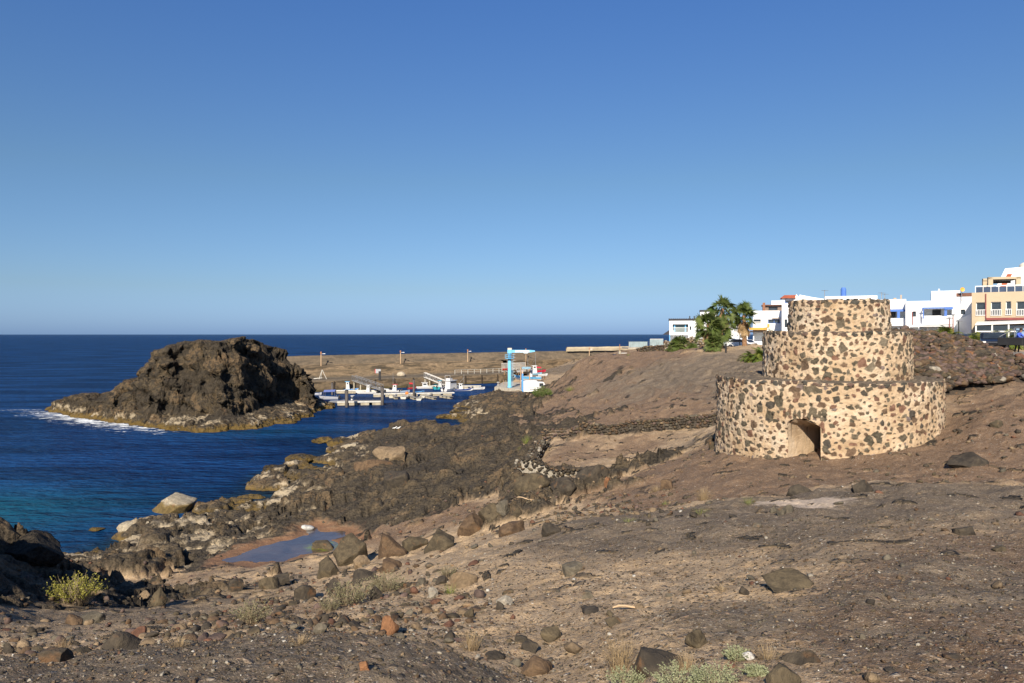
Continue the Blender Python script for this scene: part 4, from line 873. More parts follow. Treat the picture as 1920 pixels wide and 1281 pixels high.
def boat(px, py, wpx, ang, label, hull=(.75, .74, .72), stripe=None, cabin=None, top=None, mast=0, motor=True, canopy=None, name='moored_boat', cat='boat', group='small boats moored in the harbour', z=0.0, Bf=.34, fly=False):
    p = at(px, py, z=z); L = wpx/F*p[1]/max(.35, abs(math.cos(R(ang)))); B = max(1.3, L*Bf); D = max(.55, L*.145)
    o = empty(name, (p[0], p[1]+.3, z), R(ang), label, cat, group)
    V, F_ = hull_mesh(L, B, D); m = MB(); m.add(V, F_); hull = tuple(c*.78 for c in hull); hm = paint('gelcoat_%d_%d_%d' % tuple(int(c*100) for c in hull), hull, .35, .08, spec=.5); m.build('hull', hm, o, smooth=False)
    if stripe is not None:
        m = MB(); m.add([(x, y*1.012, zz) for x, y, zz in V[:15*9]], [f for f in F_[:14*8] if f[0] % 9 in (0, 7)])
        me = m.build('rubbing_stripe', paint('stripe_%d_%d' % (int(stripe[0]*100), int(stripe[2]*100)), stripe, .4, .1), o)
        for vv in me.data.vertices: vv.co.z = min(vv.co.z, D*1.2)
    if cabin:
        x0, x1, h = cabin; x0 *= L; x1 *= L; w = B*.33; hh = D*.6+h; cm = paint('cabin_white', (.60, .60, .59), .4, .06)
        m = MB(); m.add([(x0, -w, D*.3), (x1, -w*.85, D*.3), (x1, w*.85, D*.3), (x0, w, D*.3), (x0+.05, -w*.95, hh), (x1-.28, -w*.8, hh), (x1-.28, w*.8, hh), (x0+.05, w*.95, hh)], [(0,1,5,4),(1,2,6,5),(2,3,7,6),(3,0,4,7),(4,5,6,7)]); cb = m.build('cabin', cm, o)
        m = MB(); m.box(x0+.25, x1-.45, -w*.97-.01, -w*.9, hh-.55, hh-.2); m.box(x0+.25, x1-.45, w*.9, w*.97+.01, hh-.55, hh-.2); m.build('window', M_glass, cb)
        m = MB(); m.box(x0-.25, x1-.05, -w*1.1, w*1.1, hh, hh+.08); m.build('roof', paint('rf_%s' % (str(top)), top, .5, .1) if top else cm, cb, .02)
        if fly: m = MB(); m.box(x0+.1, x0+1.2, -w*.8, w*.8, hh+.08, hh+.6); m.tube([(x0, -w, hh), (x0, -w, hh+1.3), (x0, w, hh+1.3), (x0, w, hh)], .04, 5); m.build('flybridge', cm, o)
    if canopy:
        x0, x1, h, col = canopy; w = B*.42; cm = paint('canvas_%d_%d' % (int(col[0]*100), int(col[2]*100)), col, .85, .15); m = MB()
        m.add([(x0*L, -w, h*.8), (x1*L, -w, h*.75), (x1*L, 0, h*.95), (x0*L, 0, h), (x1*L, w, h*.75), (x0*L, w, h*.8)], [(0,1,2,3),(3,2,4,5)]); cc = m.build('canopy', cm, o); sld = cc.modifiers.new('s', 'SOLIDIFY'); sld.thickness = .03
        m = MB()
        for x in (x0, x1):
            for s in (-w, w): m.tube([(x*L, s, D*.5), (x*L, s, h*.78)], .025, 4)
        m.build('canopy_frame', M_steel, o)
    if mast: m = MB(); m.tube([(.05*L, 0, D*.3), (.05*L, 0, mast)], .045, 6); m.tube([(.05*L, 0, mast*.75), (-.2*L, 0, mast*.5)], .02, 4); m.build('mast', M_steel, o)
    if motor: m = MB(); m.box(-L/2-.32, -L/2+.05, -.16, .16, D*.55, D*.55+.5); m.tube([(-L/2-.15, 0, D*.6), (-L/2-.2, 0, -.3)], .07, 6); m.build('outboard_motor', M_black, o, .04)
    # thwarts or seats
    m = MB()
    for x in (-.28, -.05) if not cabin else (-.38,): m.box(x*L-.14, x*L+.14, -B*.38, B*.38, D*.42, D*.48)
    m.build('seat', M_deck, o); return o
NAVY = (.03, .06, .22); AQUA = (.03, .35, .50); REDP = (.50, .03, .04)
boat(688, 738.5, 37, 176, 'long white boat with a small white wheelhouse in front of the first gangway', cabin=(-.15, .05, 1.6), top=None)
boat(638, 736, 16, 10, 'short white boat left of the blue and white cabin', hull=(.72, .72, .70))
boat(657, 733, 24, 4, 'boat with a tall white cabin banded in sky blue left of the first gangway', stripe=(.05, .30, .72), cabin=(-.35, -.05, 1.9), top=(.10, .42, .75))
boat(738, 735.5, 28, 178, 'white boat with a red roofed cabin behind the long pontoon', cabin=(-.20, .10, 1.5), top=REDP, mast=4.6)
boat(771, 730, 14, 15, 'small boat with a red frame behind the middle pile', hull=(.45, .05, .05), canopy=(-.3, .2, 1.7, REDP))
boat(712, 737, 18, 170, 'small white boat under the foot of the first gangway', hull=(.70, .70, .68), cabin=(-.1, .2, .9))
boat(724, 733, 13, 160, 'small open white boat right of the first gangway', hull=(.74, .74, .74))
boat(758, 736.5, 16, 8, 'pale blue open boat between the red roofed cabin boat and the middle pile', hull=(.40, .50, .62))
boat(797, 729, 36, 8, 'large white motor boat with a pointed bow behind the middle pile', cabin=(-.15, .15, 1.1), Bf=.3, mast=2.8)
boat(817, 729, 16, 100, 'small boat with a teal hull beside the sky blue cabin boat', hull=(.03, .33, .38))
boat(825, 730, 20, 20, 'white boat with a sky blue wheelhouse under the second gangway', stripe=NAVY, cabin=(-.15, .15, 1.8), top=AQUA)
boat(846, 733, 24, 60, 'white cabin cruiser with a raised bridge, tallest of the boats', cabin=(-.25, .25, 2.0), fly=True, Bf=.36)
boat(868, 733, 31, 6, 'white boat with a blue stripe and a dark mast at the right of the cruiser', stripe=NAVY, cabin=(-.25, 0, 1.4), mast=4.2)
boat(897, 730.5, 20, 10, 'empty white dinghy floating farthest right of the boats', hull=(.80, .80, .78), motor=True)
boat(786, 738, 15, 25, 'little blue dinghy lying beside the middle pile', hull=(.10, .30, .60), motor=False)
boat(812, 741, 28, 6, 'long low white boat on the outer side of the long pontoon', hull=(.80, .79, .76), motor=False, Bf=.22)
boat(800, 745, 13, 70, 'small pale boat lying across the end of a mooring finger', hull=(.66, .62, .52), motor=False)
boat(734, 745, 14, 100, 'small cream boat before the left part of the long pontoon', hull=(.62, .58, .46), motor=False)
boat(762, 747, 14, 80, 'small pale boat just below the orange buoy', hull=(.66, .64, .58), motor=False)
boat(787, 750, 12, 90, 'small pale boat moored farthest out from the middle pile', hull=(.62, .60, .52), motor=False)
boat(615, 749, 40, 175, 'grey motor boat with a blue canvas cover in the shadow of the rock islet', hull=(.45, .47, .52), canopy=(-.35, .2, 2.1, (.10, .14, .35)), Bf=.3)
boat(628, 756, 34, 3, 'low grey boat moored behind the short pontoon', hull=(.30, .32, .36), motor=False, Bf=.28)
boat(655, 757, 22, 176, 'bright blue boat with a white bow and a red fender behind the short pontoon', hull=(.08, .30, .60), stripe=REDP, cabin=(-.3, -.1, 1.2))
boat(594, 741, 14, 0, 'white boat half hidden by the rock islet', hull=(.6, .62, .68))
boat(688, 757, 22, 172, 'white dinghy lying just behind the deck of the short pontoon', hull=(.70, .69, .66), motor=True)
def buoy(px, py, r, col, label):
    p = at(px, py, z=.5); o = empty('mooring_buoy', (p[0], p[1], .9), 0, label, 'buoy'); m = MB(); m.lathe([(r*math.sin(a), -r*math.cos(a)) for a in np.linspace(.15, 2.99, 9)], 14); m.build('float_ball', paint('buoy_%d' % int(col[0]*100), col, .5, .1), o, smooth=True)
    m = MB(); m.tube([(0, 0, r*.9), (0, 0, r*1.25)], .05, 6); m.build('eye', M_steel, o)
buoy(763, 741, .38, (.75, .20, .03), 'round orange buoy resting on the long pontoon')

# ---------------------------------------------------------------- pier and crane
def make_pier():
    a = at(927, 737, z=.2); t = 2.15
    P = [at(927, 725.5, z=t)[:2], at(980, 731, z=t)[:2], at(985, 718, z=t)[:2], at(944, 716, z=t)[:2]]
    o = MB().prism([tuple(p) for p in P], -2.5, t, 'z').build('crane_pier', M_conc, None, .06); tag(o, 'square pale concrete pier under the blue crane', 'pier')
    p = at(934, 723, z=t); r = empty('bollard', (p[0], p[1], t), 0, 'small mushroom bollard on the left corner of the crane pier', 'bollard'); m = MB(); m.lathe([(.22, 0), (.18, .1), (.16, .55), (.34, .62), (.34, .8), (.1, .88)], 12); m.build('bollard_body', paint('bollard_grey', (.35, .34, .32), .7, .2), r, smooth=True)
    p = at(941, 721, z=t); r = empty('mooring_hoop', (p[0], p[1], t), .2, 'small rusty goal shaped frame between the bollard and the crane', 'frame'); m = MB(); m.tube([(-.45, 0, 0), (-.45, 0, 1.05), (.45, 0, 1.05), (.45, 0, 0)], .09, 6); m.build('bar', paint('rusty_bar', (.32, .22, .14), .9, .3), r)
make_pier()
M_crane = paint('crane_blue', (.16, .46, .70), .5, .10); M_cpale = paint('crane_pale', (.62, .74, .82), .55, .12)
def make_crane():
    p = at(955.5, 727, z=2.15); Yc = p[1]; k = Yc/F; o = empty('harbour_crane', (p[0], Yc, 2.15), 0, 'tall sky blue harbour crane on the concrete pier', 'crane')
    H = lambda py: (727-py)*k
    m = MB(); m.lathe([(.55, 0), (.55, .25), (.42, .3), (.385, H(674))], 20); m.build('column', M_crane, o, smooth=True)
    m = MB(); m.lathe([(1.0, H(673)), (1.05, H(672.3)), (1.05, H(672)), (.6, H(671.6))], 20); m.build('platform', M_crane, o)
    m = MB()
    for q in range(10): a = q*.628; m.tube([(math.cos(a)*1.0, math.sin(a)*1.0, H(672)), (math.cos(a)*1.0, math.sin(a)*1.0, H(665))], .03, 4)
    for z in (H(665), H(668.5)): m.tube([(math.cos(a)*1.0, math.sin(a)*1.0, z) for a in np.linspace(0, 6.283, 17)], .03, 4)
    m.build('guard_rail', M_crane, o)
    m = MB(); m.lathe([(.385, H(674)), (.385, H(663)), (.52, H(662.5))], 20); m.build('slewing_ring', M_crane, o, smooth=True)
    m = MB(); m.box(-.5, .5, -.42, .42, H(663), H(656)); m.build('head', M_crane, o, .05)
    m = MB(); m.box(-.45, .5, -.4, .4, H(656), H(652.6)); m.build('motor_housing', paint('cream_paint', (.60, .55, .45), .6, .15), o, .05)
    x1 = (1003-955.5)*k; m = MB(); m.prism([(.5, H(661.5)), (4.6, H(661.0)), (x1, H(659.5)), (x1, H(657.2)), (4.6, H(656.3)), (.5, H(656.2))], -.28, .28, 'y'); m.build('jib', M_crane, o)
    m = MB(); m.box(1.2, 4.4, -.30, -.285, H(660.8), H(657)); m.build('jib_panel', M_cpale, o)
    xt = (986.5-955.5)*k; m = MB(); m.box(xt-.55, xt+.35, -.4, .4, H(662.6), H(660.4)); m.build('trolley', M_cpale, o)
    m = MB(); m.tube([(xt-.1, 0, H(661)), (xt-.1, 0, H(689))], .045, 5); m.build('cable', paint('rope_tan', (.38, .26, .16), .9, .2), o)
    m = MB(); m.prism([(xt-1.05, H(690.5)), (xt-.8, H(688)), (xt+.9, H(688)), (xt+1.15, H(690.5)), (xt+.8, H(692)), (xt-.7, H(692))], -.15, .15, 'y'); m.build('lifting_beam', paint('beam_blue', (.22, .38, .50), .6, .25), o)
    m = MB()
    for s in (-.22, .22): m.tube([(.72, s, .3), (.72, s, H(676))], .035, 5)
    for q in range(22): m.tube([(.72, -.22, .5+q*.32), (.72, .22, .5+q*.32)], .02, 4)
    m.build('ladder', M_crane, o); m = MB()
    for q in range(9):
        z = 2.2+.65*q; m.tube([(.75+.55*math.sin(a), .4*math.cos(a), z) for a in np.linspace(0, 3.14, 8)], .02, 4)
    m.build('ladder_cage', M_cpale, o)
make_crane()
def wheel(x, y, r, w, parent, mat=None, axis='y'):
    m = MB(); n = 20; pts = [(x+r*math.cos(2*math.pi*k/n), r+r*math.sin(2*math.pi*k/n)) for k in range(n)]
    m.prism(pts, y-w/2, y+w/2, 'y'); tw = m.build('wheel', paint('tyre_rubber', (.02, .02, .02), .9, .2), parent, .02)
    m = MB(); pts = [(x+.58*r*math.cos(2*math.pi*k/12), r+.58*r*math.sin(2*math.pi*k/12)) for k in range(12)]; m.prism(pts, y-w/2-.012, y+w/2+.012, 'y'); m.build('rim', paint('rim_metal', (.45, .45, .46), .35, .1, metal=.7), tw)
def make_trailer():
    p = at(996, 737, z=2.1); k = p[1]/F; o = empty('box_truck', (p[0], p[1], 2.1), R(6), 'white box truck parked beside the blue post below the crane', 'truck')
    L = 37*k; Hh = 23.5*k; m = MB(); m.box(-L/2, L/2-.9, -1.2, 1.2, .35, Hh); m.build('cargo_box', paint('truck_white', (.80, .80, .79), .4, .05), o, .06)
    m = MB(); m.prism([(L/2-.85, .35), (L/2+.95, .35), (L/2+.95, 1.3), (L/2+.45, 2.2), (L/2-.85, 2.3)], -1.08, 1.08, 'y'); cabn = m.build('cab', paint('cab_white', (.72, .73, .74), .3, .08), o, .05)
    m = MB(); m.box(L/2-.5, L/2+.35, -1.09, -1.085, 1.35, 2.05); m.build('side_window', M_glass, cabn); m = MB(); m.box(-L/2+1.0, -L/2+3.2, -1.212, -1.205, 1.15, 1.23); m.box(-L/2+1.5, -L/2+3.9, -1.212, -1.205, .78, .95); m.build('lettering_bar', paint('dark_lettering', (.10, .10, .12), .6, .1), o)
    m = MB(); m.box(-L/2-.02, -L/2-.01, -1.0, 1.0, .6, Hh-.3); m.build('rear_door', paint('door_grey', (.5, .5, .5), .5, .1), o)
    for x in (-L/2+1.2, L/2): wheel(x, -.95, .42, .28, o); wheel(x, .95, .42, .28, o)
    p = at(979.5, 737, z=2.1); b = empty('blue_post', (p[0], p[1]-1.5, 2.0), 0, 'slender bright blue post before the rear of the white truck', 'post'); m = MB(); m.box(-.16, .16, -.16, .16, 0, 38*k); m.build('shaft', M_blue, b, .02); m = MB(); m.lathe([(.12, 38*k), (.16, 38*k+.1), (.12, 38*k+.55), (.02, 38*k+.7)], 10); m.build('lamp', paint('pinkish_cap', (.6, .45, .36), .7, .1), b)
make_trailer()
def yard_boat(px, pb, wpx, ang, Y, label, **kw):
    z = HC-(pb-HY)/F*Y; p = np.array([(px-CX)/F*Y, Y]); n = len([o for o in bpy.data.objects])
    o = boat(px, HY+(HC-z)*F/Y, wpx, ang, label, z=z, name='beached_boat', group='boats standing ashore by the crane', **kw)
    m = MB(); L = wpx/F*Y
    for x in (-.25*L, .25*L):
        for s in (-.6, .6): m.tube([(x, s, .1), (x, s*1.3, -1.4)], .08, 5)
    m.build('cradle', paint('cradle_wood', (.25, .15, .08), .9, .2), o); return o
yard_boat(992, 711.5, 46, 178, 172, 'long white fishing boat with a small wheelhouse standing ashore behind the truck', stripe=(.1, .35, .6), cabin=(-.15, .02, 1.7), mast=5.0, motor=False)
yard_boat(1003, 703, 22, 5, 190, 'boat ashore with a sky blue and white wheelhouse and several thin masts', hull=(.25, .5, .68), cabin=(-.2, .2, 2.0), mast=5.5, motor=False, top=(.7, .7, .7))
yard_boat(1008, 698, 26, 10, 200, 'bright red boat standing ashore behind the blue wheelhouse', hull=(.55, .02, .06), motor=False, canopy=(-.3, .25, 1.5, (.5, .02, .05)))
yard_boat(1017, 705, 16, -8, 185, 'small white dinghy on the ground right of the red boat', hull=(.7, .72, .74), motor=False)
yard_boat(975, 698, 12, 5, 200, 'small pale boat ashore between the crane column and the hanging beam', hull=(.5, .52, .55), motor=False)
yard_boat(949, 694, 14, 5, 203, 'red boat ashore just left of the crane column', hull=(.45, .04, .03), motor=False)
for px, py0, py1, lb in ((977, 712, 689, 'tan timber post left of the blue post'), (994.5, 712, 691, 'tan timber post rising behind the truck')):
    p = at(px, 730, z=2.2); o = tag(MB().tube([(p[0], 166, 2.0), (p[0], 166, HC-(py1-HY)/F*166)], .12, 6).build('timber_post', paint('tan_timber', (.42, .28, .16), .9, .15)), lb, 'post')
def make_railing():
    a = bwp(56, .6); n = 0
    o = empty('quay_railing', (LB[0], LB[1], 2.8), math.atan2(DB[1], DB[0]), 'pale railing along the quay edge left of the crane', 'railing'); mp = paint('rail_white', (.6, .58, .52), .6, .15)
    for k in range(14): m = MB(); m.tube([(40+k*2.2, 1.0, 0), (40+k*2.2, 1.0, 1.3)], .06, 5); m.build('post', mp, o)
    m = MB()
    for z in (.7, 1.25): m.tube([(40, 1.0, z), (40+13*2.2, 1.0, z)], .04, 4)
    m.build('rail', mp, o); m = MB()
    for k in range(22): m.box(57.5+k*.42, 57.62+k*.42, 2.4, 2.46, 0, 2.7)
    m.box(57.4, 66.6, 2.38, 2.48, 2.6, 2.72); m.box(57.4, 66.6, 2.38, 2.48, .1, .22); o2 = m.build('slatted_gate', paint('gate_white', (.62, .60, .56), .7, .1)); o2.location = (LB[0], LB[1], 2.8); o2.rotation_euler[2] = math.atan2(DB[1], DB[0]); tag(o2, 'tall pale slatted gate closing the quay behind the railing', 'gate')
    # boulders armouring the bank under the railing
make_railing()
def make_armour(name, pxy, label, n, smin_, smax, seed, mixw):
    g = np.random.default_rng(seed); it = []
    for i in range(n):
        u = g.random(); k = g.random(); a = np.array(pxy[0]); b = np.array(pxy[1]); c = np.array(pxy[2]); 
        p = a+(b-a)*u+(c-a)*k; s = g.uniform(smin_, smax); z = p[2]
        it.append(((p[0], p[1], z), (s, s*.9, s*.7), rotm(g, .5), g.integers(99), rock_colour_of(g, mixw)[1]))
    v, f, c = merge_rocks(it, SH2[:8]); tag(link(name, np_mesh(name, v, f, {'tint': c}, smooth=False), M_stone), label, 'rocks', kind='stuff')
make_armour('armour_rocks', (at(902, 718, z=-.2), at(958, 728, z=0) if False else at(952, 712, z=.5), at(930, 700, z=2.6)), 'dark armour rocks piled under the quay railing left of the crane', 420, .35, .8, 5, {'basalt': 3, 'olive': 2, 'tan': 1.6, 'brown': 1})
make_armour('mound_rocks', (at(872, 757, z=.1), at(965, 755, z=1.9), at(900, 742, z=1.0)), 'dark rubble mound on the shore before the crane pier', 700, .3, .75, 6, {'basalt': 6, 'olive': 2, 'tan': .6, 'brown': 1})
# small things on the quay
def tripod_stack():
    for px, py, lb in ((604, 711, 'white wire tripod frame on the quay near the rock islet'), (752, 705, 'pale rounded net heap on the quay below the second lamp post')):
        p = at(px, py, z=2.9); o = empty('quay_gear', tuple(p), 0, lb, 'harbour gear')
        if px < 700:
            m = MB()
            for a in range(3): m.tube([(1.1*math.cos(a*2.1), 1.1*math.sin(a*2.1), 0), (0, 0, 2.3)], .06, 5)
            m.tube([(-2, -.4, .1), (0, 0, .3)], .1, 5); m.build('frame', paint('rail_white', (.6, .58, .52)), o)
        else:
            m = MB(); m.lathe([(1.1, 0), (1.2, .4), (.9, .9), (.3, 1.15)], 12); m.build('net_heap', paint('net_tan', (.45, .38, .28), .95, .3), o)
tripod_stack()
def tower_light():
    p = at(712, 713, z=2.8); o = empty('harbour_light', tuple(p), 0, 'small dark harbour light stand with a grey sign and red edge above the first gangway', 'harbour light')
    m = MB(); m.box(-.25, .25, -.25, .25, 0, 2.2); m.build('stand', M_black, o); m = MB(); m.box(-1.0, .25, -.1, .1, 1.7, 2.7); m.build('sign_board', paint('grey_board', (.35, .36, .38), .6, .1), o); m = MB(); m.box(-1.15, -1.0, -.1, .1, 1.7, 2.7); m.build('sign_edge', paint('red_edge', (.5, .03, .03)), o)
tower_light()
def quay_ladder():
    t = 7; p = bwp(-8.5, -.15); o = empty('quay_ladder', (p[0], p[1], -.2), math.atan2(DB[1], DB[0]), 'dark iron ladder on the quay wall near the rock islet', 'ladder')
    m = MB(); m.tube([(-.25, 0, 0), (-.25, 0, 3.2)], .05, 5); m.tube([(.25, 0, 0), (.25, 0, 3.2)], .05, 5); m.build('side_rail', M_black, o); m = MB()
    for k in range(9): m.tube([(-.25, 0, .3+k*.33), (.25, 0, .3+k*.33)], .035, 4)
    m.build('rung', M_black, o)
quay_ladder()
# ============================================================ HOUSES
M_beige = paint('ochre_render', (.45, .37, .26), .9, .08, spec=.15, scale=.4)
M_tile = paint('roof_tile', (.42, .11, .05), .85, .25); M_dtile = paint('dark_roof_tile', (.03, .028, .035), .7, .3)
M_frame = paint('white_frame', (.72, .72, .70), .5, .05); M_bluewood = paint('blue_woodwork', (.07, .17, .50), .6, .12)
M_brown = paint('brown_wood', (.16, .07, .045), .7, .2); M_maroon = paint('maroon_trim', (.20, .05, .045), .7, .15)
class Bld:
    def __init__(s, name, px0, px1, pyt, Y, zg, depth, rdeg, label, cat='house', mat=None):
        s.a0 = (px0-CX)/F; s.x0 = s.a0*Y; s.Y = Y; s.zg = zg; s.r = R(rdeg); s.c, s.s = math.cos(s.r), math.sin(s.r)
        s.w = s.lx(px1); s.h = s.lz(px0, pyt); s.d = depth; s.mat = mat or M_white
        s.o = empty(name, (s.x0, Y, zg), s.r, label, cat)
        s.ops = []
    def lx(s, px): a = (px-CX)/F; return (a*s.Y-s.x0)/(s.c-a*s.s)
    def lz(s, px, py): Yl = s.Y+s.lx(px)*s.s; return HC-(py-HY)/F*Yl-s.zg
    def shell(s, ops=(), reveal=.28, name='wall', top=None):
        """ops: (px0, py0, px1, py1, kind)"""
        O = []
        for o in ops:
            xa, xb = s.lx(o[0]), s.lx(o[2]); pm = (o[0]+o[2])/2; O.append((xa, s.lz(pm, o[3]), xb, s.lz(pm, o[1]), o[4]))
        xs = sorted({0.0, s.w} | {q for o in O for q in (o[0], o[2])}); zs = sorted({-1.5, s.h} | {q for o in O for q in (o[1], o[3])})
        xs = [x for x in xs if 0 <= x <= s.w]; zs = [z for z in zs if -1.5 <= z <= s.h]
        m = MB()
        for xa, xb in zip(xs, xs[1:]):
            for za, zb in zip(zs, zs[1:]):
                cx, cz = (xa+xb)/2, (za+zb)/2
                if any(o[0] < cx < o[2] and o[1] < cz < o[3] for o in O): continue
                m.add([(xa, 0, za), (xb, 0, za), (xb, 0, zb), (xa, 0, zb)], [(0, 1, 2, 3)])
        for xa, za, xb, zb, k in O:
            rv = reveal*(6 if k == 'deep' else 1); m.add([(xa,0,za),(xb,0,za),(xb,0,zb),(xa,0,zb),(xa,rv,za),(xb,rv,za),(xb,rv,zb),(xa,rv,zb)], [(0,4,5,1),(1,5,6,2),(2,6,7,3),(3,7,4,0)]+([(4,7,6,5)] if k == 'deep' else []))
        w, d, h = s.w, s.d, s.h
        m.add([(0,0,-1.5),(0,d,-1.5),(0,d,h),(0,0,h),(w,0,-1.5),(w,d,-1.5),(w,d,h),(w,0,h)], [(0,1,2,3),(5,4,7,6),(1,5,6,2)])
        # parapet top and roof surface a little below it
        t = .2; m.add([(0,0,h),(w,0,h),(w,d,h),(0,d,h),(t,t,h),(w-t,t,h),(w-t,d-t,h),(t,d-t,h),(t,t,h-.35),(w-t,t,h-.35),(w-t,d-t,h-.35),(t,d-t,h-.35)], [(0,1,5,4),(1,2,6,5),(2,3,7,6),(3,0,4,7),(4,5,9,8),(5,6,10,9),(6,7,11,10),(7,4,8,11),(8,9,10,11)])
        wl = m.build(name, s.mat, s.o)
        for xa, za, xb, zb, k in O:
            if k == 'deep': continue
            fr = {'w': M_frame, 'b': M_bluewood, 'k': M_black, 'n': M_frame}[k[0]]; f = .07; y0 = reveal-.08; m = MB()
            m.box(xa, xa+f, y0, y0+.08, za, zb); m.box(xb-f, xb, y0, y0+.08, za, zb); m.box(xa+f, xb-f, y0, y0+.08, za, za+f); m.box(xa+f, xb-f, y0, y0+.08, zb-f, zb)
            nm = max(1, round((xb-xa)/1.1))
            for q in range(1, nm): x = xa+(xb-xa)*q/nm; m.box(x-f/2, x+f/2, y0, y0+.08, za+f, zb-f)
            wn_ = m.build('window', fr, s.o); m = MB(); m.box(xa, xb, y0+.09, y0+.10, za, zb); m.build('pane', M_glass, wn_)
            if k.endswith('r'):                                    # railing before a french window
                m = MB(); hh = (zb-za)*.45; m.box(xa-.05, xb+.05, -.10, -.04, za+hh-.06, za+hh); m.box(xa-.05, xb+.05, -.10, -.04, za, za+.06); n = int((xb-xa)/.14)
                for q in range(n+1): x = xa+(xb-xa)*q/n; m.box(x-.025, x+.025, -.09, -.05, za, za+hh)
                m.build('window_railing', M_frame, s.o)
        return wl
    def box(s, name, mat, px0, py0, px1, py1, y0, y1, bevel=0):
        xa, xb = s.lx(px0), s.lx(px1); pm = (px0+px1)/2; m = MB(); m.box(xa, xb, y0, y1, s.lz(pm, py1), s.lz(pm, py0)); return m.build(name, mat, s.o, bevel)
ZG = 12.7
# --- ochre building at the right edge
b = Bld('apartment_building', 1822, 2120, 549, 85, ZG, 10, -35, 'ochre two storey building with white french windows at the right edge', 'building', M_beige)
b.shell([(1830,567,1848,592,'wr'),(1858,566,1877,592,'wr'),(1886,565,1896,591,'wr'),(1906,565,1925,592,'wr'),(1940,565,1960,592,'wr'),(1830,608,1849,622,'k')])
b.box('vertical_band', M_maroon, 1847.5, 551, 1849.5, 598, -.12, -.02); b.box('ledge_band', M_maroon, 1849.6, 595, 2100, 599.5, -.5, -.02)
m = MB(); xa = b.lx(1828); n = 26
for q in range(n+1): m.box(xa+q*.75, xa+q*.75+.06, .3, .36, b.h+.005, b.h+.75)
m.box(xa, xa+n*.75, .3, .37, b.h+.68, b.h+.78); m.build('roof_railing', M_frame, b.o)
m = MB(); m.box(xa+.1, xa+10.5, .4, .42, b.h+.01, b.h+.62); m.build('railing_glass', paint('tinted_glass', (.05, .07, .12), .1, .2, spec=.8), b.o)
# glazed terrace before the ground floor
tr = empty('glazed_terrace', (b.x0-1.6, b.Y-3.2, ZG), R(-35), 'white framed glazed restaurant terrace at the foot of the ochre building', 'terrace')
m = MB(); n = 9
for q in range(n+1): m.box(q*1.5, q*1.5+.14, 0, .14, 0, 2.3+.05*q)
m.box(0, n*1.5, -.02, .16, 1.55, 1.68); m.add([(0,-.1,2.3),(n*1.5,-.1,2.78),(n*1.5,3.3,3.0),(0,3.3,2.6),(0,-.1,2.45),(n*1.5,-.1,2.93),(n*1.5,3.3,3.15),(0,3.3,2.75)], [(0,3,2,1),(4,5,6,7),(0,1,5,4),(1,2,6,5),(2,3,7,6),(3,0,4,7)]); m.build('frame', M_frame, tr)
m = MB(); m.box(0, n*1.5, .06, .08, .1, 2.25); m.build('glass_panel', M_glass, tr)
# --- white tall building with buttress and tiled slope behind it
def make_white_tower():
    Y = 96; k = Y/F; x0 = (1863-CX)*k; X = lambda px: (px-CX)*k-x0; Z = lambda py: HC-(py-HY)*k-ZG
    o = empty('white_tower_house', (x0, Y, ZG), R(-33), 'tall white house with a slanting side wall, red tiled slope and small dome', 'house')
    m = MB(); m.prism([(X(1863), 0), (X(1863), Z(548)), (X(1881), Z(504.5)), (X(1905), Z(503)), (X(1990), Z(502)), (X(1990), 0)], 0, 9, 'y'); m.build('wall', M_white, o)
    m = MB(); m.add([(X(1870), -.12, Z(545)), (X(1879), -.12, Z(545)), (X(1892), -.12, Z(515)), (X(1884.5), -.12, Z(515)), (X(1870), -.02, Z(545)), (X(1879), -.02, Z(545)), (X(1892), -.02, Z(515)), (X(1884.5), -.02, Z(515))], [(0,1,2,3),(4,7,6,5),(0,4,5,1),(1,5,6,2),(2,6,7,3),(3,7,4,0)]); m.build('tiled_slope', M_tile, o)
    m = MB(); m.lathe([(1.25, Z(503)), (1.25, Z(499))]+[(1.25*math.cos(a), Z(499)+.55*math.sin(a)) for a in np.linspace(.15, 1.5, 7)], 24, (X(1921), 1.8)); m.build('dome', paint('cream_render', (.75, .70, .58), .85, .08, spec=.15), o, smooth=False)
    m = MB(); m.box(X(1893.5), X(1900), -.06, -.01, Z(512), Z(509)); m.build('vent', paint('vent_grey', (.55, .55, .55)), o)
    # ochre frame on the roof beside it
    Y = 90; k = Y/F; x0 = (1853-CX)*k; o = empty('ochre_roof_frame', (x0, Y, ZG), R(-20), 'ochre square roof arch left of the slanting white wall', 'roof structure'); Z = lambda py: HC-(py-HY)*k-ZG
    m = MB(); w = 3.4; z0 = Z(552); m.box(0, .5, 0, .5, z0-1, Z(520)); m.box(w-.5, w, 0, .5, z0-1, Z(520)); m.box(0, w, 0, .5, Z(524)+.003, Z(520)+.01); m.box(0, .5, 2.5, 3, z0-1, Z(520)); m.box(0, w, 2.4, 3.0, Z(524)+.003, Z(520)+.01); m.build('frame', M_beige, o)
    m = MB(); m.box(.5, w-.5, .6, 2.3, Z(526), Z(524)); m.box(.5, w-.5, 2.2, 2.3, Z(530), Z(526.1)); m.build('shade', M_black, o)
make_white_tower()
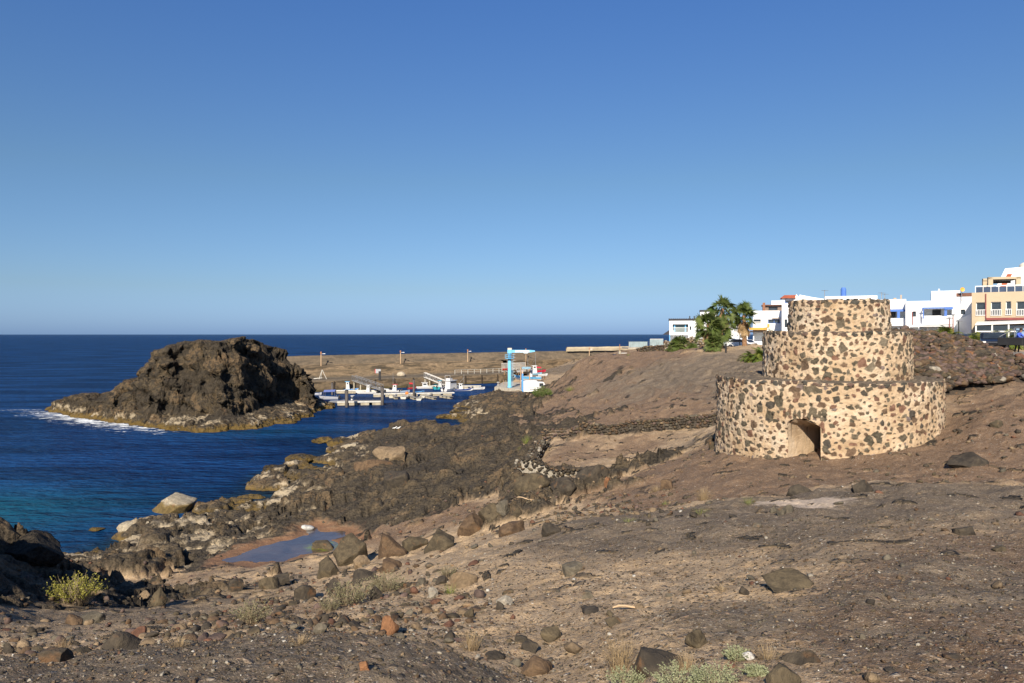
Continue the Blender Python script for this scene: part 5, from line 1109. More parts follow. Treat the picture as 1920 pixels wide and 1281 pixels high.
# --- white block with brown pergola next to the ochre one
b = Bld('white_house', 1785, 1823, 557, 93, ZG, 7, -31, 'white block with one small window and a brown tiled roof pergola beside the ochre building'); b.shell([(1801.5, 580.5, 1809.5, 589.5, 'k')])
b.box('tiled_pergola', M_brown, 1793, 549.5, 1822, 555.6, 0, 3.5)
m = MB(); xb = b.lx(1823); z1 = b.lz(1800, 590); m.add([(b.lx(1796), -.02, 0), (xb, -2.6, 0), (xb, -2.6, z1), (b.lx(1797), -.02, z1*.82)], [(0, 1, 2, 3)]); w_ = m.build('side_wall', M_white, b.o); sd_ = w_.modifiers.new('s', 'SOLIDIFY'); sd_.thickness = .2
def satellite(px, py, Y, mat, r, label, name='satellite_dish'):
    p = ((px-CX)/F*Y, Y, HC-(py-HY)/F*Y); o = empty(name, (p[0], p[1], p[2]-1.0), 0, label, 'dish'); m = MB()
    rings = [(0, .0)]+[(r*q/4, -.25*r*(q/4)**2) for q in range(1, 5)]; n = 16; V = [(0, 0, 1.0)]
    for rr, dd in rings[1:]: V += [(rr*math.cos(6.283*k/n), dd, 1.0+rr*math.sin(6.283*k/n)) for k in range(n)]
    Fc = [(0, 1+k, 1+(k+1) % n) for k in range(n)]
    for q in range(3): Fc += [(1+q*n+k, 1+q*n+(k+1) % n, 1+(q+1)*n+(k+1) % n, 1+(q+1)*n+k) for k in range(n)]
    m.add(V, Fc); d = m.build('dish', mat, o); d.modifiers.new('s', 'SOLIDIFY').thickness = .03; m = MB(); m.tube([(0, .1, -.5), (0, .1, 1.0)], .04, 6); m.build('mast', M_steel, o)
satellite(1804, 543, 92, paint('yellow_dish', (.75, .42, .08), .6, .1), .28, 'round orange yellow dish on the white roof above the brown pergola')
b = Bld('white_house', 1746, 1800, 546, 103, ZG, 8, -29, 'tallest plain white block on the skyline left of the yellow dish'); b.shell([]); b.box('vent', paint('vent_grey', (.55, .55, .55)), 1762, 558.5, 1766, 560.5, -.05, -.01)
b.box('small_chimney', M_white, 1759.5, 541, 1762.5, 545.9, 1, 1.6)
# --- white terrace house with curved balcony
b = Bld('white_house', 1698, 1786, 565, 94, ZG, 8, -28, 'white house with a deep balcony under a blue and white pergola')
b.shell([(1732, 579, 1785, 592, 'deep'), (1711, 584, 1717.5, 594, 'k'), (1706, 613.5, 1722, 640, 'deep'), (1725, 613.5, 1738, 640, 'deep'), (1741, 613.5, 1757, 640, 'deep'), (1760, 613.5, 1776, 640, 'deep')], .3)
b.box('dark_door', M_black, 1749, 580.5, 1765, 593, 1.55, 1.62); b.box('drain_pipe', M_maroon, 1710, 585, 1711.6, 609, -.12, -.02)
m = MB(); xa, xb = b.lx(1730), b.lx(1786); z = b.lz(1757, 577.5)
for q in range(9): x = xa+(xb-xa)*q/8.5; m.box(x, x+.1, -1.0, .3, z-.1, z+.02)
m.build('pergola_slats', M_frame, b.o); m = MB(); m.box(xa-.1, xb, -1.05, -.95, z-.12, z+.06); m.box(xa, xa+.12, -1.0, -.9, z-1.35, z-.12); m.build('pergola_beam', M_bluewood, b.o)
m = MB(); m.box(b.lx(1770), b.lx(1775), -.95, -.6, z-1.25, z-.13); m.box(b.lx(1770), xb, -1.1, -1.051, z-.25, z+.07); m.build('pergola_post', M_bluewood, b.o)
m = MB(); m.box(xa-.3, xb, -1.2, -.02, b.lz(1757, 612.5), b.lz(1757, 610.5)); m.build('porch_slab', M_white, b.o)
m = MB(); x0_, x1_ = b.lx(1727), b.lx(1786); arc = [(x0_, 0)]+[(x0_+(x1_-x0_)*q, -1.15*math.sin(math.pi*min(1, q*1.2+.08)*.5)) for q in np.linspace(.04, 1, 12)]+[(x1_, 0)]; m.prism(arc, b.lz(1757, 609), b.lz(1757, 593.5), 'z'); m.build('balcony_parapet', M_white, b.o)
b = Bld('white_house', 1640, 1699, 562, 97, ZG, 8, -26, 'white house with a blue pergola over a dark door, just right of the kiln top')
b.shell([(1656, 580, 1697, 597, 'deep'), (1668, 613.5, 1684, 640, 'deep'), (1687, 613.5, 1697, 640, 'deep'), (1648, 613.5, 1665, 640, 'deep')], .3)
b.box('dark_door', M_black, 1667, 583, 1680, 597, 1.5, 1.6); m = MB(); z = b.lz(1680, 581); xa, xb = b.lx(1655), b.lx(1697); m.box(xa, xb, -.6, -.45, z-.25, z+.02); m.box(b.lx(1682), b.lx(1687), -.58, -.45, b.lz(1680, 597), z-.25)
for q in range(7): m.box(xa+(xb-xa)*q/6.6, xa+(xb-xa)*q/6.6+.1, -.44, .4, z-.1, z)
m.build('pergola', M_bluewood, b.o); b.box('balcony_wall', M_white, 1655, 597, 1699, 611, -.6, -.01)
b.box('chimney', paint('tan_chimney', (.42, .33, .24), .9, .15), 1676, 557.5, 1681.5, 561.9, 2, 2.6); b.box('flue', paint('tan_chimney', (.42, .33, .24)), 1689.5, 551, 1692.5, 561.9, 3, 3.3)
b = Bld('white_house', 1547, 1645, 556, 108, ZG, 8, -24, 'white flat roofed house rising just behind the kiln top with dark slot windows')
b.shell([(1551, 561, 1574, 566, 'k'), (1587, 560, 1593, 566, 'k'), (1600, 560, 1609, 566, 'k')]); m = MB(); Yb = b.Y; x = b.lx(1581.5); m.lathe([(.38, b.h-.3), (.38, b.h+1.1), (.25, b.h+1.35)], 12, (x, 2)); m.build('blue_chimney', M_bluewood, b.o)
def antenna(px, py, Y, H, label):
    o = empty('tv_antenna', ((px-CX)/F*Y, Y, HC-(py-HY)/F*Y), .3, label, 'antenna'); m = MB(); m.tube([(0, 0, -.6), (0, 0, H)], .04, 5); m.build('mast', M_steel, o); m = MB(); m.tube([(-.5, 0, H*.92), (.6, 0, H*.92)], .03, 4)
    for q in range(6): m.tube([(-.4+q*.18, -.22, H*.92), (-.4+q*.18, .22, H*.92)], .02, 4)
    m.build('rods', M_steel, o)
antenna(1546, 557, 107, 1.0, 'thin rooftop antenna at the left corner of the house behind the kiln'); antenna(1653, 561, 100, .9, 'thin rooftop antenna just right of the kiln top'); antenna(1659, 562, 101, .8, 'second thin antenna right of the kiln top, nearer the tan chimney')
b = Bld('white_house', 1499, 1549, 562, 112, ZG, 8, -22, 'low white house roof sloping down between the red tiled tower and the kiln top'); b.shell([])
m = MB(); m.prism([(-.1, b.h+.01), (0, b.h+.75), (2.0, b.h+.3), (b.w, b.h+.01)], 0, 5, 'y'); m.build('sloping_parapet', M_white, b.o)
# --- tower with red tiles
b = Bld('tile_roofed_tower', 1466, 1500, 559.5, 112, ZG, 7, -20, 'white tower house with a red tiled roof at the left edge of the kiln top')
b.shell([(1471.5, 560.2, 1488, 568.5, 'b'), (1471, 599, 1476, 614, 'k')])
m = MB(); w = b.w; m.add([(-.25, -.4, b.h), (w*.75, -.4, b.h), (w*.9, 1.6, b.h+.55), (.35, 1.6, b.h+.55), (-.25, 3.6, b.h), (w*.75, 3.6, b.h)], [(0,1,2,3),(3,2,5,4),(0,3,4),(1,5,2),(0,4,5,1)]); rf = m.build('tiled_roof', M_tile, b.o)
m = MB(); m.prism([(w*.72, b.h), (w*.80, b.h+.6), (w, b.h)], -.1, 4, 'y'); m.build('gable', M_white, b.o)
# --- two storey white house with canopy
b = Bld('white_house', 1412, 1468, 583, 122, 12.4, 9, -18, 'white two storey house with an orange canopy and glazed shop front left of the kiln')
b.shell([(1440, 599, 1463, 606.5, 'b'), (1413, 599, 1426.5, 606.8, 'kr'), (1402+12, 623.5, 1437, 640, 'deep'), (1441, 623.5, 1466, 640, 'deep')])
b.box('canopy', paint('orange_canopy', (.62, .34, .08), .8, .1), 1405, 614.5, 1438, 619, -1.6, -.02); b.box('lower_beam', paint('grey_render', (.42, .40, .37), .9, .1), 1400, 620.6, 1467, 623.3, -.5, -.02); b.box('awning_roll', paint('pale_awning', (.66, .58, .50)), 1448, 595, 1463, 597.2, -.35, -.02)
b.box('wood_panel', paint('orange_canopy', (.62, .34, .08)), 1438.5, 607.5, 1443, 613.5, -.06, -.02)
b2 = Bld('roof_flat', 1430, 1467, 573, 124, 12.4, 5, -18, 'brown rooftop flat with a dark window and a brick chimney on the white house', 'rooftop flat', paint('taupe_render', (.20, .15, .12), .9, .12)); b2.shell([(1441, 575.8, 1458, 582, 'k')])
b2.box('roof_slab', M_brown, 1428, 571.6, 1467, 573.1, -.5, 5); b2.box('chimney', paint('brick_chimney', (.26, .12, .07), .9, .25), 1430, 568, 1434.5, 583, -.6, -.01)
b3 = Bld('white_stair_block', 1446, 1467, 564, 127, 12.4, 4, -18, 'small white cube above the brown rooftop flat', 'roof block'); b3.shell([])
# --- white house behind the palms
b = Bld('white_house', 1362, 1402, 612, 150, 11.5, 8, -16, 'white house with a small balcony seen low between the two tall palms')
b.shell([(1364, 614, 1369, 622, 'w'), (1376, 614, 1384, 622, 'kr'), (1388, 628, 1394, 634, 'k')])
m = MB()
for q in range(4): m.box(b.lx(1373)+q*.9, b.lx(1373)+q*.9+.25, -.15, -.01, b.lz(1380, 629), b.lz(1380, 627.5))
m.build('wall_lamp', M_black, b.o)
# --- modern white house by the sea
def make_modern():
    b = Bld('seaside_house', 1255, 1345, 601, 150, 11.0, 9, -12, 'white modern seaside house with a dark tiled roof line and blue framed corner balcony', 'house')
    b.shell([(1261, 608, 1290.5, 623, 'deep'), (1256, 628.5, 1290.5, 645, 'deep'), (1293, 612, 1296, 619, 'k')], .35)
    m = MB(); z = b.h; m.box(-.15, b.w, -.15, 9.1, z+.005, z+.30)
    for q in range(24): m.box(-.15+q*.42, .08+q*.42, -.2, .2, z+.301, z+.40)
    m.build('roof_tiles', M_dtile, b.o)
    m = MB(); za, zb = b.lz(1275, 622.5), b.lz(1275, 608.2)
    for px in (1263.5, 1284): m.box(b.lx(px), b.lx(px)+.28, .5, .6, za, zb)
    m.build('blue_frame', paint('sky_blue_frame', (.12, .36, .62), .5, .1), b.o); m = MB(); m.box(b.lx(1266), b.lx(1284), .9, .93, za, zb); m.build('sliding_glass', paint('green_glass', (.07, .12, .12), .08, .2, spec=.9), b.o)
    m = MB(); m.box(b.lx(1286.5), b.lx(1290), .9, .95, za, zb); m.build('dark_shutter', M_black, b.o)
    m = MB()
    for q in range(14): m.box(b.lx(1262)+q*.22, b.lx(1262)+q*.22+.05, .05, .10, za, za+.85)
    m.box(b.lx(1262), b.lx(1262)+3.1, .04, .11, za+.82, za+.9); m.build('balcony_rail', M_frame, b.o)
    b.box('column', paint('sky_blue_frame', (.12, .36, .62)), 1254.8, 628, 1256.6, 645, -.05, .2)
    m = MB(); zt = b.lz(1255, 619); zb = b.lz(1255, 627.6); m.add([(-.02, -.1, zt), (-.02, 5, zt), (-1.35, -.1, zb), (-1.35, 5, zb), (-.02, -.1, zb), (-.02, 5, zb)], [(0,1,3,2),(0,2,4),(1,5,3),(2,3,5,4)]); m.build('side_awning', M_dtile, b.o)
    for px in (1293.5, 1302): b.box('roof_flue', M_black, px-1, 592.5, px+1, 598.3, 1.0, 1.3)
    u = Bld('upper_block', 1313, 1345, 584.5, 156, 11.0, 6, -14, 'white upper storey block with a dark tiled edge rising behind the left palms', 'house'); u.shell([(1316, 590.5, 1324, 597, 'k')])
    m = MB(); m.box(-.15, u.w, -.15, 6.1, u.h+.005, u.h+.35); m.build('roof_tiles', M_dtile, u.o)
make_modern()
# tan stone base wall below it, and the heap running down
stone_wall('garden_wall', [((px-CX)/F*Y, Y) for px, Y in ((1247,137),(1262,133),(1300,128),(1345,122))], (1.3, 1.6, 2.1, 1.0), .8, .55, {'tan': 4, 'pale': 4, 'red': .6, 'brown': .6, 'grey': 1}, 41, 'pale tan stone garden wall below the seaside house behind the low palms', 'wall', core=(.42, .33, .23), batter=.8)
# ---------------------------------------------------------------- sea terrace
def make_terrace():
    Y = 126; zt = HC-(653-HY)/F*Y; xa = (1178-CX)/F*Y; xb = (1245-CX)/F*Y
    o = empty('viewing_terrace', (xa, Y, zt), R(4), 'concrete viewing terrace with glass railing and dark stone base beside the sea', 'terrace'); L = xb-xa
    m = MB(); m.box(0, L, 0, 5, -.12, .12); m.build('slab', M_conc, o, .02)
    m = MB()
    for q in range(19): m.box(.1+q*L/19, .1+q*L/19+.04, .1, .14, .12, 1.2)
    m.build('railing_post', M_steel, o); m = MB(); m.box(.1, L*.55, .11, .125, .2, 1.1); m.box(L*.62, L, .11, .125, .45, 1.5); m.build('glass_panel', paint('pale_glass', (.30, .38, .40), .08, .15, spec=.9), o)
    m = MB(); m.box(L*.62, L, .05, .17, 1.5, 1.58); m.box(L*.62, L*.9, -.05, .2, .121, .45); m.build('rail_cap', M_frame, o)
    g = [((1196-CX)/F*125.5, 125.6), ((1215-CX)/F*125.5, 125.8), ((1246-CX)/F*125.5, 126.3)]
    return o
make_terrace()
stone_wall('terrace_base_wall', [((px-CX)/F*125.4, 125.4+i*.3) for i, px in enumerate((1195, 1215, 1246))], (1.15, 1.2, 1.35), .7, .38, DARKMIX, 43, 'dark stone base wall under the viewing terrace slab', 'wall')
def make_seaside_bits():
    Yb = 128
    def P(px, py, Y=Yb): return ((px-CX)/F*Y, Y, HC-(py-HY)/F*Y)
    p = P(1169, 668); z = float(gz(p[0], p[1])[0]); o = empty('white_bench_table', (p[0], p[1], z), .1, 'white picnic table standing on the brown slope left of the terrace', 'table')
    m = MB(); m.box(-.9, .9, -.4, .4, .68, .76); m.build('tabletop', M_frame, o)
    for s in (-.7, .7): m = MB(); m.box(s-.05, s+.05, -.35, .35, 0, .68); m.build('leg', M_frame, o)
    for k, px in enumerate((1146, 1152)):
        p = P(px, 668, 124); z = float(gz(p[0], p[1])[0]); o = empty('sun_lounger', (p[0], p[1], z), R(80), ('dark blue tilted panel lounger, left one of the pair on the slope', 'dark blue tilted panel lounger, right one of the pair on the slope')[k], 'lounger', 'pair of dark loungers on the slope')
        m = MB(); m.prism([(-.7, .15), (.1, .2), (.75, .75), (.72, .8), (.08, .27), (-.7, .22)], -.25, .25, 'y'); m.build('mattress', paint('navy_canvas', (.02, .03, .08), .7, .2), o)
        m = MB(); m.box(-.65, -.58, -.25, .25, 0, .17); m.box(.35, .42, -.25, .25, 0, .4); m.build('legs', M_frame, o)
    p = P(1162, 668, 127); z = float(gz(p[0], p[1])[0]); o = empty('flag_post', (p[0], p[1], z), 0, 'rusty thin post with a wooden foot left of the white table', 'post'); m = MB(); m.tube([(0, 0, 0), (0, 0, 2.2)], .05, 6); m.build('pole', paint('rust_paint', (.38, .17, .08)), o); m = MB(); m.box(-.15, .15, -.12, .12, 0, 1.1); m.build('foot', paint('pale_post', (.40, .36, .27)), o)
make_seaside_bits()
# ============================================================ PALMS
M_palm = None
def foliage_mat(name, a, b, tip=None, sc=1.2, rough=.55):
    t = NT(name); P = t.pos(); n = t.noise(P, sc, 4, .6); r_ = t.attr('tone')
    c = t.mix(t.sm(n, .35, .65), a, b); c = t.mix(r_, c, tip or tuple(min(1, v*1.7) for v in b))
    t.done(c, rough, None, .3)
    tr_ = t.new('ShaderNodeBsdfTranslucent'); t.l(c, tr_.inputs[0]); ms = t.new('ShaderNodeMixShader'); ms.inputs[0].default_value = .28; t.l(t.b.outputs[0], ms.inputs[1]); t.l(tr_.outputs[0], ms.inputs[2]); t.l(ms.outputs[0], t.out.inputs['Surface']); return t.m
M_fan = foliage_mat('palm_fan_green', (.04, .075, .013), (.085, .13, .026), (.20, .23, .07)); M_dead = foliage_mat('dead_frond_tan', (.20, .13, .06), (.33, .23, .12)); M_frond = foliage_mat('palm_frond_green', (.05, .10, .015), (.12, .18, .03), (.26, .25, .05))
M_trunk = paint('palm_trunk', (.24, .14, .08), .95, .35, spec=.1, scale=4)
def fan_leaf(g, base, d, L, r, V, Fc, T, droop=.3):
    """petiole of length L from base along d, then a pleated fan of radius r"""
    d = np.array(d)/np.linalg.norm(d); up = np.array([0, 0, 1.]); sd_ = np.cross(d, up); sd_ /= np.linalg.norm(sd_)+1e-6; nrm = np.cross(sd_, d)
    tip = np.array(base)+d*L-np.array([0, 0, droop*L*.4]); d2 = d-np.array([0, 0, droop]); d2 /= np.linalg.norm(d2); nrm = np.cross(sd_, d2)
    ro = g.normal()*.75; sd_, nrm = sd_*math.cos(ro)+nrm*math.sin(ro), nrm*math.cos(ro)-sd_*math.sin(ro)
    n0 = len(V); w = .022
    V += [base-sd_*w, base+sd_*w, tip+sd_*w, tip-sd_*w]; Fc.append((n0, n0+1, n0+2)); Fc.append((n0, n0+2, n0+3)); T += [.2]*4
    n = 15; tone = g.uniform(0, .6)
    for k in range(n):
        a = R(-125+250*(k+.5)/n); h = R(250/n*.52); rr = r*g.uniform(.82, 1.05)*(.75+.25*math.cos(a*.6)); sag = -np.array([0, 0, 1])*rr*.16*g.uniform(.5, 2)
        m0 = d2*math.cos(a)+sd_*math.sin(a); l0 = d2*math.cos(a-h)+sd_*math.sin(a-h); r0 = d2*math.cos(a+h)+sd_*math.sin(a+h); q = len(V)
        V += [tip, tip+l0*rr*.48+nrm*.02, tip+m0*rr*.5+nrm*.07, tip+r0*rr*.48+nrm*.02, tip+m0*rr*1.08+sag]
        Fc += [(q, q+1, q+2), (q, q+2, q+3), (q+1, q+4, q+2), (q+2, q+4, q+3)]; T += [tone, tone, tone, tone, min(1, tone+.4)]
def np_leaves(name, V, Fc, T, mat, parent):
    return link(name, np_mesh(name, np.array(V), np.array(Fc), {'tone': np.array(T)}, smooth=False), mat, parent)
def fan_palm(x, y, h, seed, label, lean=(0, 0), r=.72, n=58, dead=26, tr=.26, name='fan_palm', group='palms by the white houses', crown_h=1.0):
    g = np.random.default_rng(seed); z = float(gz(x, y)[0]); o = empty(name, (x, y, z-.1), 0, label, 'palm tree', group)
    if h > .8:
        m = MB(); k = 12; pts = [(lean[0]*(q/k)**2, lean[1]*(q/k)**2, h*q/k) for q in range(k+1)]; m.tube(pts, [tr*(1.25-.45*q/k+.05*(q % 2)) for q in range(k+1)], 10); m.build('trunk', M_trunk, o, smooth=False)
    top = np.array([lean[0], lean[1], h]); V, Fc, T = [], [], []
    for i in range(n):
        a = g.uniform(0, 6.283); e = g.uniform(-.75, 1.45)*crown_h; d = np.array([math.cos(a)*math.cos(e), math.sin(a)*math.cos(e), math.sin(e)]); fan_leaf(g, top+d*.1-np.array([0, 0, .5*g.random()*crown_h]), d, g.uniform(.55, 1.05)*r*1.4, r*g.uniform(.8, 1.1), V, Fc, T, .35 if e > 0 else .6)
    np_leaves('crown', V, Fc, T, M_fan, o)
    if dead:
        V, Fc, T = [], [], []
        for i in range(dead):
            a = g.uniform(0, 6.283); d = np.array([math.cos(a)*.55, math.sin(a)*.55, -1.0+g.uniform(0, .5)]); fan_leaf(g, top-np.array([0, 0, .3+g.uniform(0, 1.4)]), d, g.uniform(.4, .8)*r, r*.75*g.uniform(.7, 1.1), V, Fc, T, .8)
        np_leaves('dead_fronds', V, Fc, T, M_dead, o)
    return o
def PX(px, Y): return (px-CX)/F*Y
fan_palm(PX(1352, 96), 96, 5.1, 1, 'tallest fan palm with a shaggy brown trunk left of the kiln', (.2, 0), r=1.0, n=46)
fan_palm(PX(1396, 100), 100, 4.2, 2, 'fan palm with a bare reddish trunk nearest the kiln, second of the tall pair', (-.1, 0), r=1.05, n=46)
fan_palm(PX(1328, 92), 92, 3.5, 3, 'bushy fan palm clothed to the ground, left of the tallest palm', r=.95, n=54, dead=18); fan_palm(PX(1346, 93), 93, 2.5, 4, 'shorter bushy fan palm in front of the tallest palm trunk', r=.9, n=46, dead=20); fan_palm(PX(1336, 91), 91, 1.2, 5, 'low fan palm skirt at the foot of the bushy palms', r=.6, n=90, dead=14, tr=.3)
fan_palm(PX(1275, 118), 118, 1.6, 6, 'low fan palm in front of the tan garden wall, left of centre', r=.8, n=80, dead=6, crown_h=.9); fan_palm(PX(1298, 116), 116, .6, 7, 'small low fan palm at the right part of the tan garden wall', r=.65, n=55, dead=3); fan_palm(PX(1262, 119), 119, .5, 8, 'small low fan palm at the left end of the tan garden wall', r=.65, n=50, dead=3)
def feather_palm(x, y, h, seed, label, n=30, L=2.4, name='feather_palm', group='low palms in the beds', zb=None):
    g = np.random.default_rng(seed); z = float(gz(x, y)[0]) if zb is None else zb; o = empty(name, (x, y, z-.05), 0, label, 'palm', group); V, Fc, T = [], [], []
    if h > .3: m = MB(); m.tube([(0, 0, 0), (0, 0, h)], [.2, .16], 9); m.build('trunk', M_trunk, o)
    for i in range(n):
        a = g.uniform(0, 6.283); e = g.uniform(.15, 1.4); l = L*g.uniform(.7, 1.1); d0 = np.array([math.cos(a)*math.cos(e), math.sin(a)*math.cos(e), math.sin(e)]); p = np.array([0, 0, max(h, .1)]); d = d0.copy(); st = 12; tone = g.uniform(0, .8)
        for k in range(st):
            q = p+d*l/st; sd_ = np.cross(d, [0, 0, 1.]); sd_ /= np.linalg.norm(sd_)+1e-6; b0 = len(V); V += [p-sd_*.015, p+sd_*.015, q]; Fc.append((b0, b0+1, b0+2)); T += [tone]*3
            ll = l*.26*math.sin(math.pi*min(.98, (k+1.5)/(st+1)))+.05
            for s in (-1, 1):
                for hh in (0, .5):
                    b0 = len(V); bs = p+(q-p)*hh; tp_ = bs+sd_*s*ll*.85+d*ll*.55-np.array([0, 0, ll*.25])+g.normal(size=3)*.03; V += [bs, bs+d*.07, tp_]; Fc.append((b0, b0+1, b0+2)); T += [tone*.7, tone*.7, min(1, tone+.3)]
            p = q; d = d-np.array([0, 0, .17+.05*g.random()]); d /= np.linalg.norm(d)
    np_leaves('fronds', V, Fc, T, M_frond, o); return o
feather_palm(PX(1408, 78), 78, .3, 11, 'dark green bushy palm between the reddish trunk and the kiln, lower one', n=46, L=1.7); feather_palm(PX(1426, 76), 76, .3, 12, 'dark green bushy palm touching the left edge of the kiln', n=46, L=1.7); feather_palm(PX(1450, 88), 88, 1.3, 13, 'bright feathery palm rising behind the left shoulder of the kiln', n=50, L=1.7)
for i, (px, Y, h, L, lb) in enumerate(((1768, 68, 1.2, 1.5, 'small feathery palm behind the rubble bank left of the street lamps'), (1780, 66, 1.2, 1.6, 'feathery palm behind the rubble bank at the foot of the street lamps'), (1815, 62, .6, 1.6, 'yellow green palm right of the third street lamp'), (1838, 61, .6, 1.9, 'broad yellow green palm before the ochre building corner'), (1852, 62, .8, 1.7, 'palm above the dark parked car'), (1878, 60, .7, 2.0, 'largest yellow green palm left of the pickup'), (1893, 61, .5, 1.6, 'palm close beside the pickup'), (1826, 66, .9, 1.5, 'small palm half hidden behind its neighbours before the white block'))):
    feather_palm(PX(px, Y), Y, h, 20+i, lb, n=36, L=L, group='low palms along the street')
# ---------------------------------------------------------------- street lamps
def street_lamp(px, pyt, Y, label, mat):
    x = PX(px, Y); z = float(gz(x, Y)[0]); H = HC-(pyt-HY)/F*Y-z; o = empty('street_lamp', (x, Y, z), 0, label, 'street lamp', 'street lamps behind the rubble bank')
    m = MB(); m.tube([(0, 0, 0), (0, 0, H-.1)], [.07, .045], 8); m.build('post', mat, o); m = MB(); m.lathe([(.05, H-.12), (.28, H-.1), (.28, H-.05), (.05, H+.02)], 14); m.build('lamp_disc', paint('lamp_disc_grey', (.22, .22, .23), .4, .1), o)
street_lamp(1780, 595.5, 68, 'left and palest of the three disc headed street lamps', M_maroon); street_lamp(1787, 589.5, 70, 'tallest of the three disc headed street lamps, in the middle', M_maroon); street_lamp(1797.5, 600.5, 66, 'right and darkest of the three disc headed street lamps', M_black)
street_lamp(1387, 616, 105, 'thin lamp with a round white head between the two tall palms', M_black)
o = tag(MB().tube([(PX(1361, 86), 86, float(gz(PX(1361, 86), 86)[0])-.2), (PX(1361, 86), 86, float(gz(PX(1361, 86), 86)[0])+1.0)], .11, 8).build('bollard_post', M_black), 'short dark post on the crest right of the bushy palms', 'bollard')
# ---------------------------------------------------------------- vehicles
def car(x, y, z, rz, label, col, kind='hatch', name='parked_car'):
    o = empty(name, (x, y, z), rz, label, 'car' if kind != 'pickup' else 'pickup'); cm = paint('carpaint_%d_%d' % (int(col[0]*100), int(col[2]*100)), col, .22, .05, spec=.7)
    if kind == 'pickup':
        m = MB(); m.prism([(-.3, .45), (2.5, .45), (2.55, .95), (1.5, 1.08), (.95, 1.72), (-.2, 1.78), (-.3, 1.0)], -.86, .86, 'y'); m.build('cab', cm, o, .06)
        m = MB(); m.prism([(-2.6, .5), (-.32, .5), (-.32, 1.05), (-2.6, 1.05)], -.84, .84, 'y'); m.build('cargo_bed', paint('black_bed', (.02, .02, .022), .7, .2), o, .03)
        m = MB(); m.tube([(-.45, -.8, 1.05), (-.45, -.8, 1.75), (-.45, .8, 1.75), (-.45, .8, 1.05)], .04, 6); m.tube([(-.45, -.8, 1.7), (-2.4, -.8, 1.1)], .035, 6); m.tube([(-.45, .8, 1.7), (-2.4, .8, 1.1)], .035, 6); m.build('roll_bar', M_steel, o)
        m = MB(); m.prism([(.05, 1.12), (1.25, 1.12), (.88, 1.62), (.05, 1.66)], -.872, .872, 'y'); m.build('side_window', M_glass, o); X = (-1.75, 1.65)
    else:
        m = MB(); m.prism([(-2.0, .38), (2.05, .38), (2.1, .75), (1.15, .95), (.45, 1.40), (-1.1, 1.44), (-1.9, 1.0), (-2.05, .7)], -.83, .83, 'y'); m.build('body', cm, o, .10)
        m = MB(); m.prism([(-1.65, .98), (.95, .98), (.40, 1.34), (-1.05, 1.37)], -.842, .842, 'y'); m.build('side_window', M_glass, o); X = (-1.3, 1.35)
        m = MB(); m.add([(1.12, -.66, .98), (1.12, .66, .98), (.52, .6, 1.37), (.52, -.6, 1.37)], [(0,1,2,3)]); m.build('windscreen', M_glass, o)
    for x_ in X:
        for s in (-.74, .74): wheel(x_, s, .33, .2, o)
    for s in (-.6, .6): m = MB(); m.box(2.06, 2.12, s-.15, s+.15, .62, .76) if kind != 'pickup' else m.box(2.52, 2.58, s-.15, s+.15, .72, .86); m.build('headlight', M_frame, o)
    return o
car(PX(1380, 108), 108, float(gz(PX(1380, 108), 108)[0]), R(10), 'white car parked behind the crest between the tall palms', (.66, .68, .70)); car(PX(1399, 113), 113, float(gz(PX(1399, 113), 113)[0]), R(-60), 'white van like car seen end on, partly behind the reddish palm trunk', (.70, .70, .70))
car(PX(1370, 118), 118, float(gz(PX(1370, 118), 118)[0]), R(5), 'dark car half hidden behind the white parked car between the palms', (.05, .06, .08))
car(PX(1862, 57), 57, 12.72, R(-123), 'black car seen end on under the street palms', (.012, .013, .018)); car(PX(1830, 66), 66, 12.6, R(10), 'dark grey car mostly hidden by the rubble bank and palms', (.03, .035, .045))
car(PX(1931, 54), 54, 12.72, R(28), 'pale blue pickup with a black cargo bed at the right edge of the picture', (.30, .42, .55), 'pickup', 'pickup_truck')
car(PX(1722+32, 72), 72, 12.7, R(5), 'silver car roof just showing over the rubble bank', (.45, .5, .6))
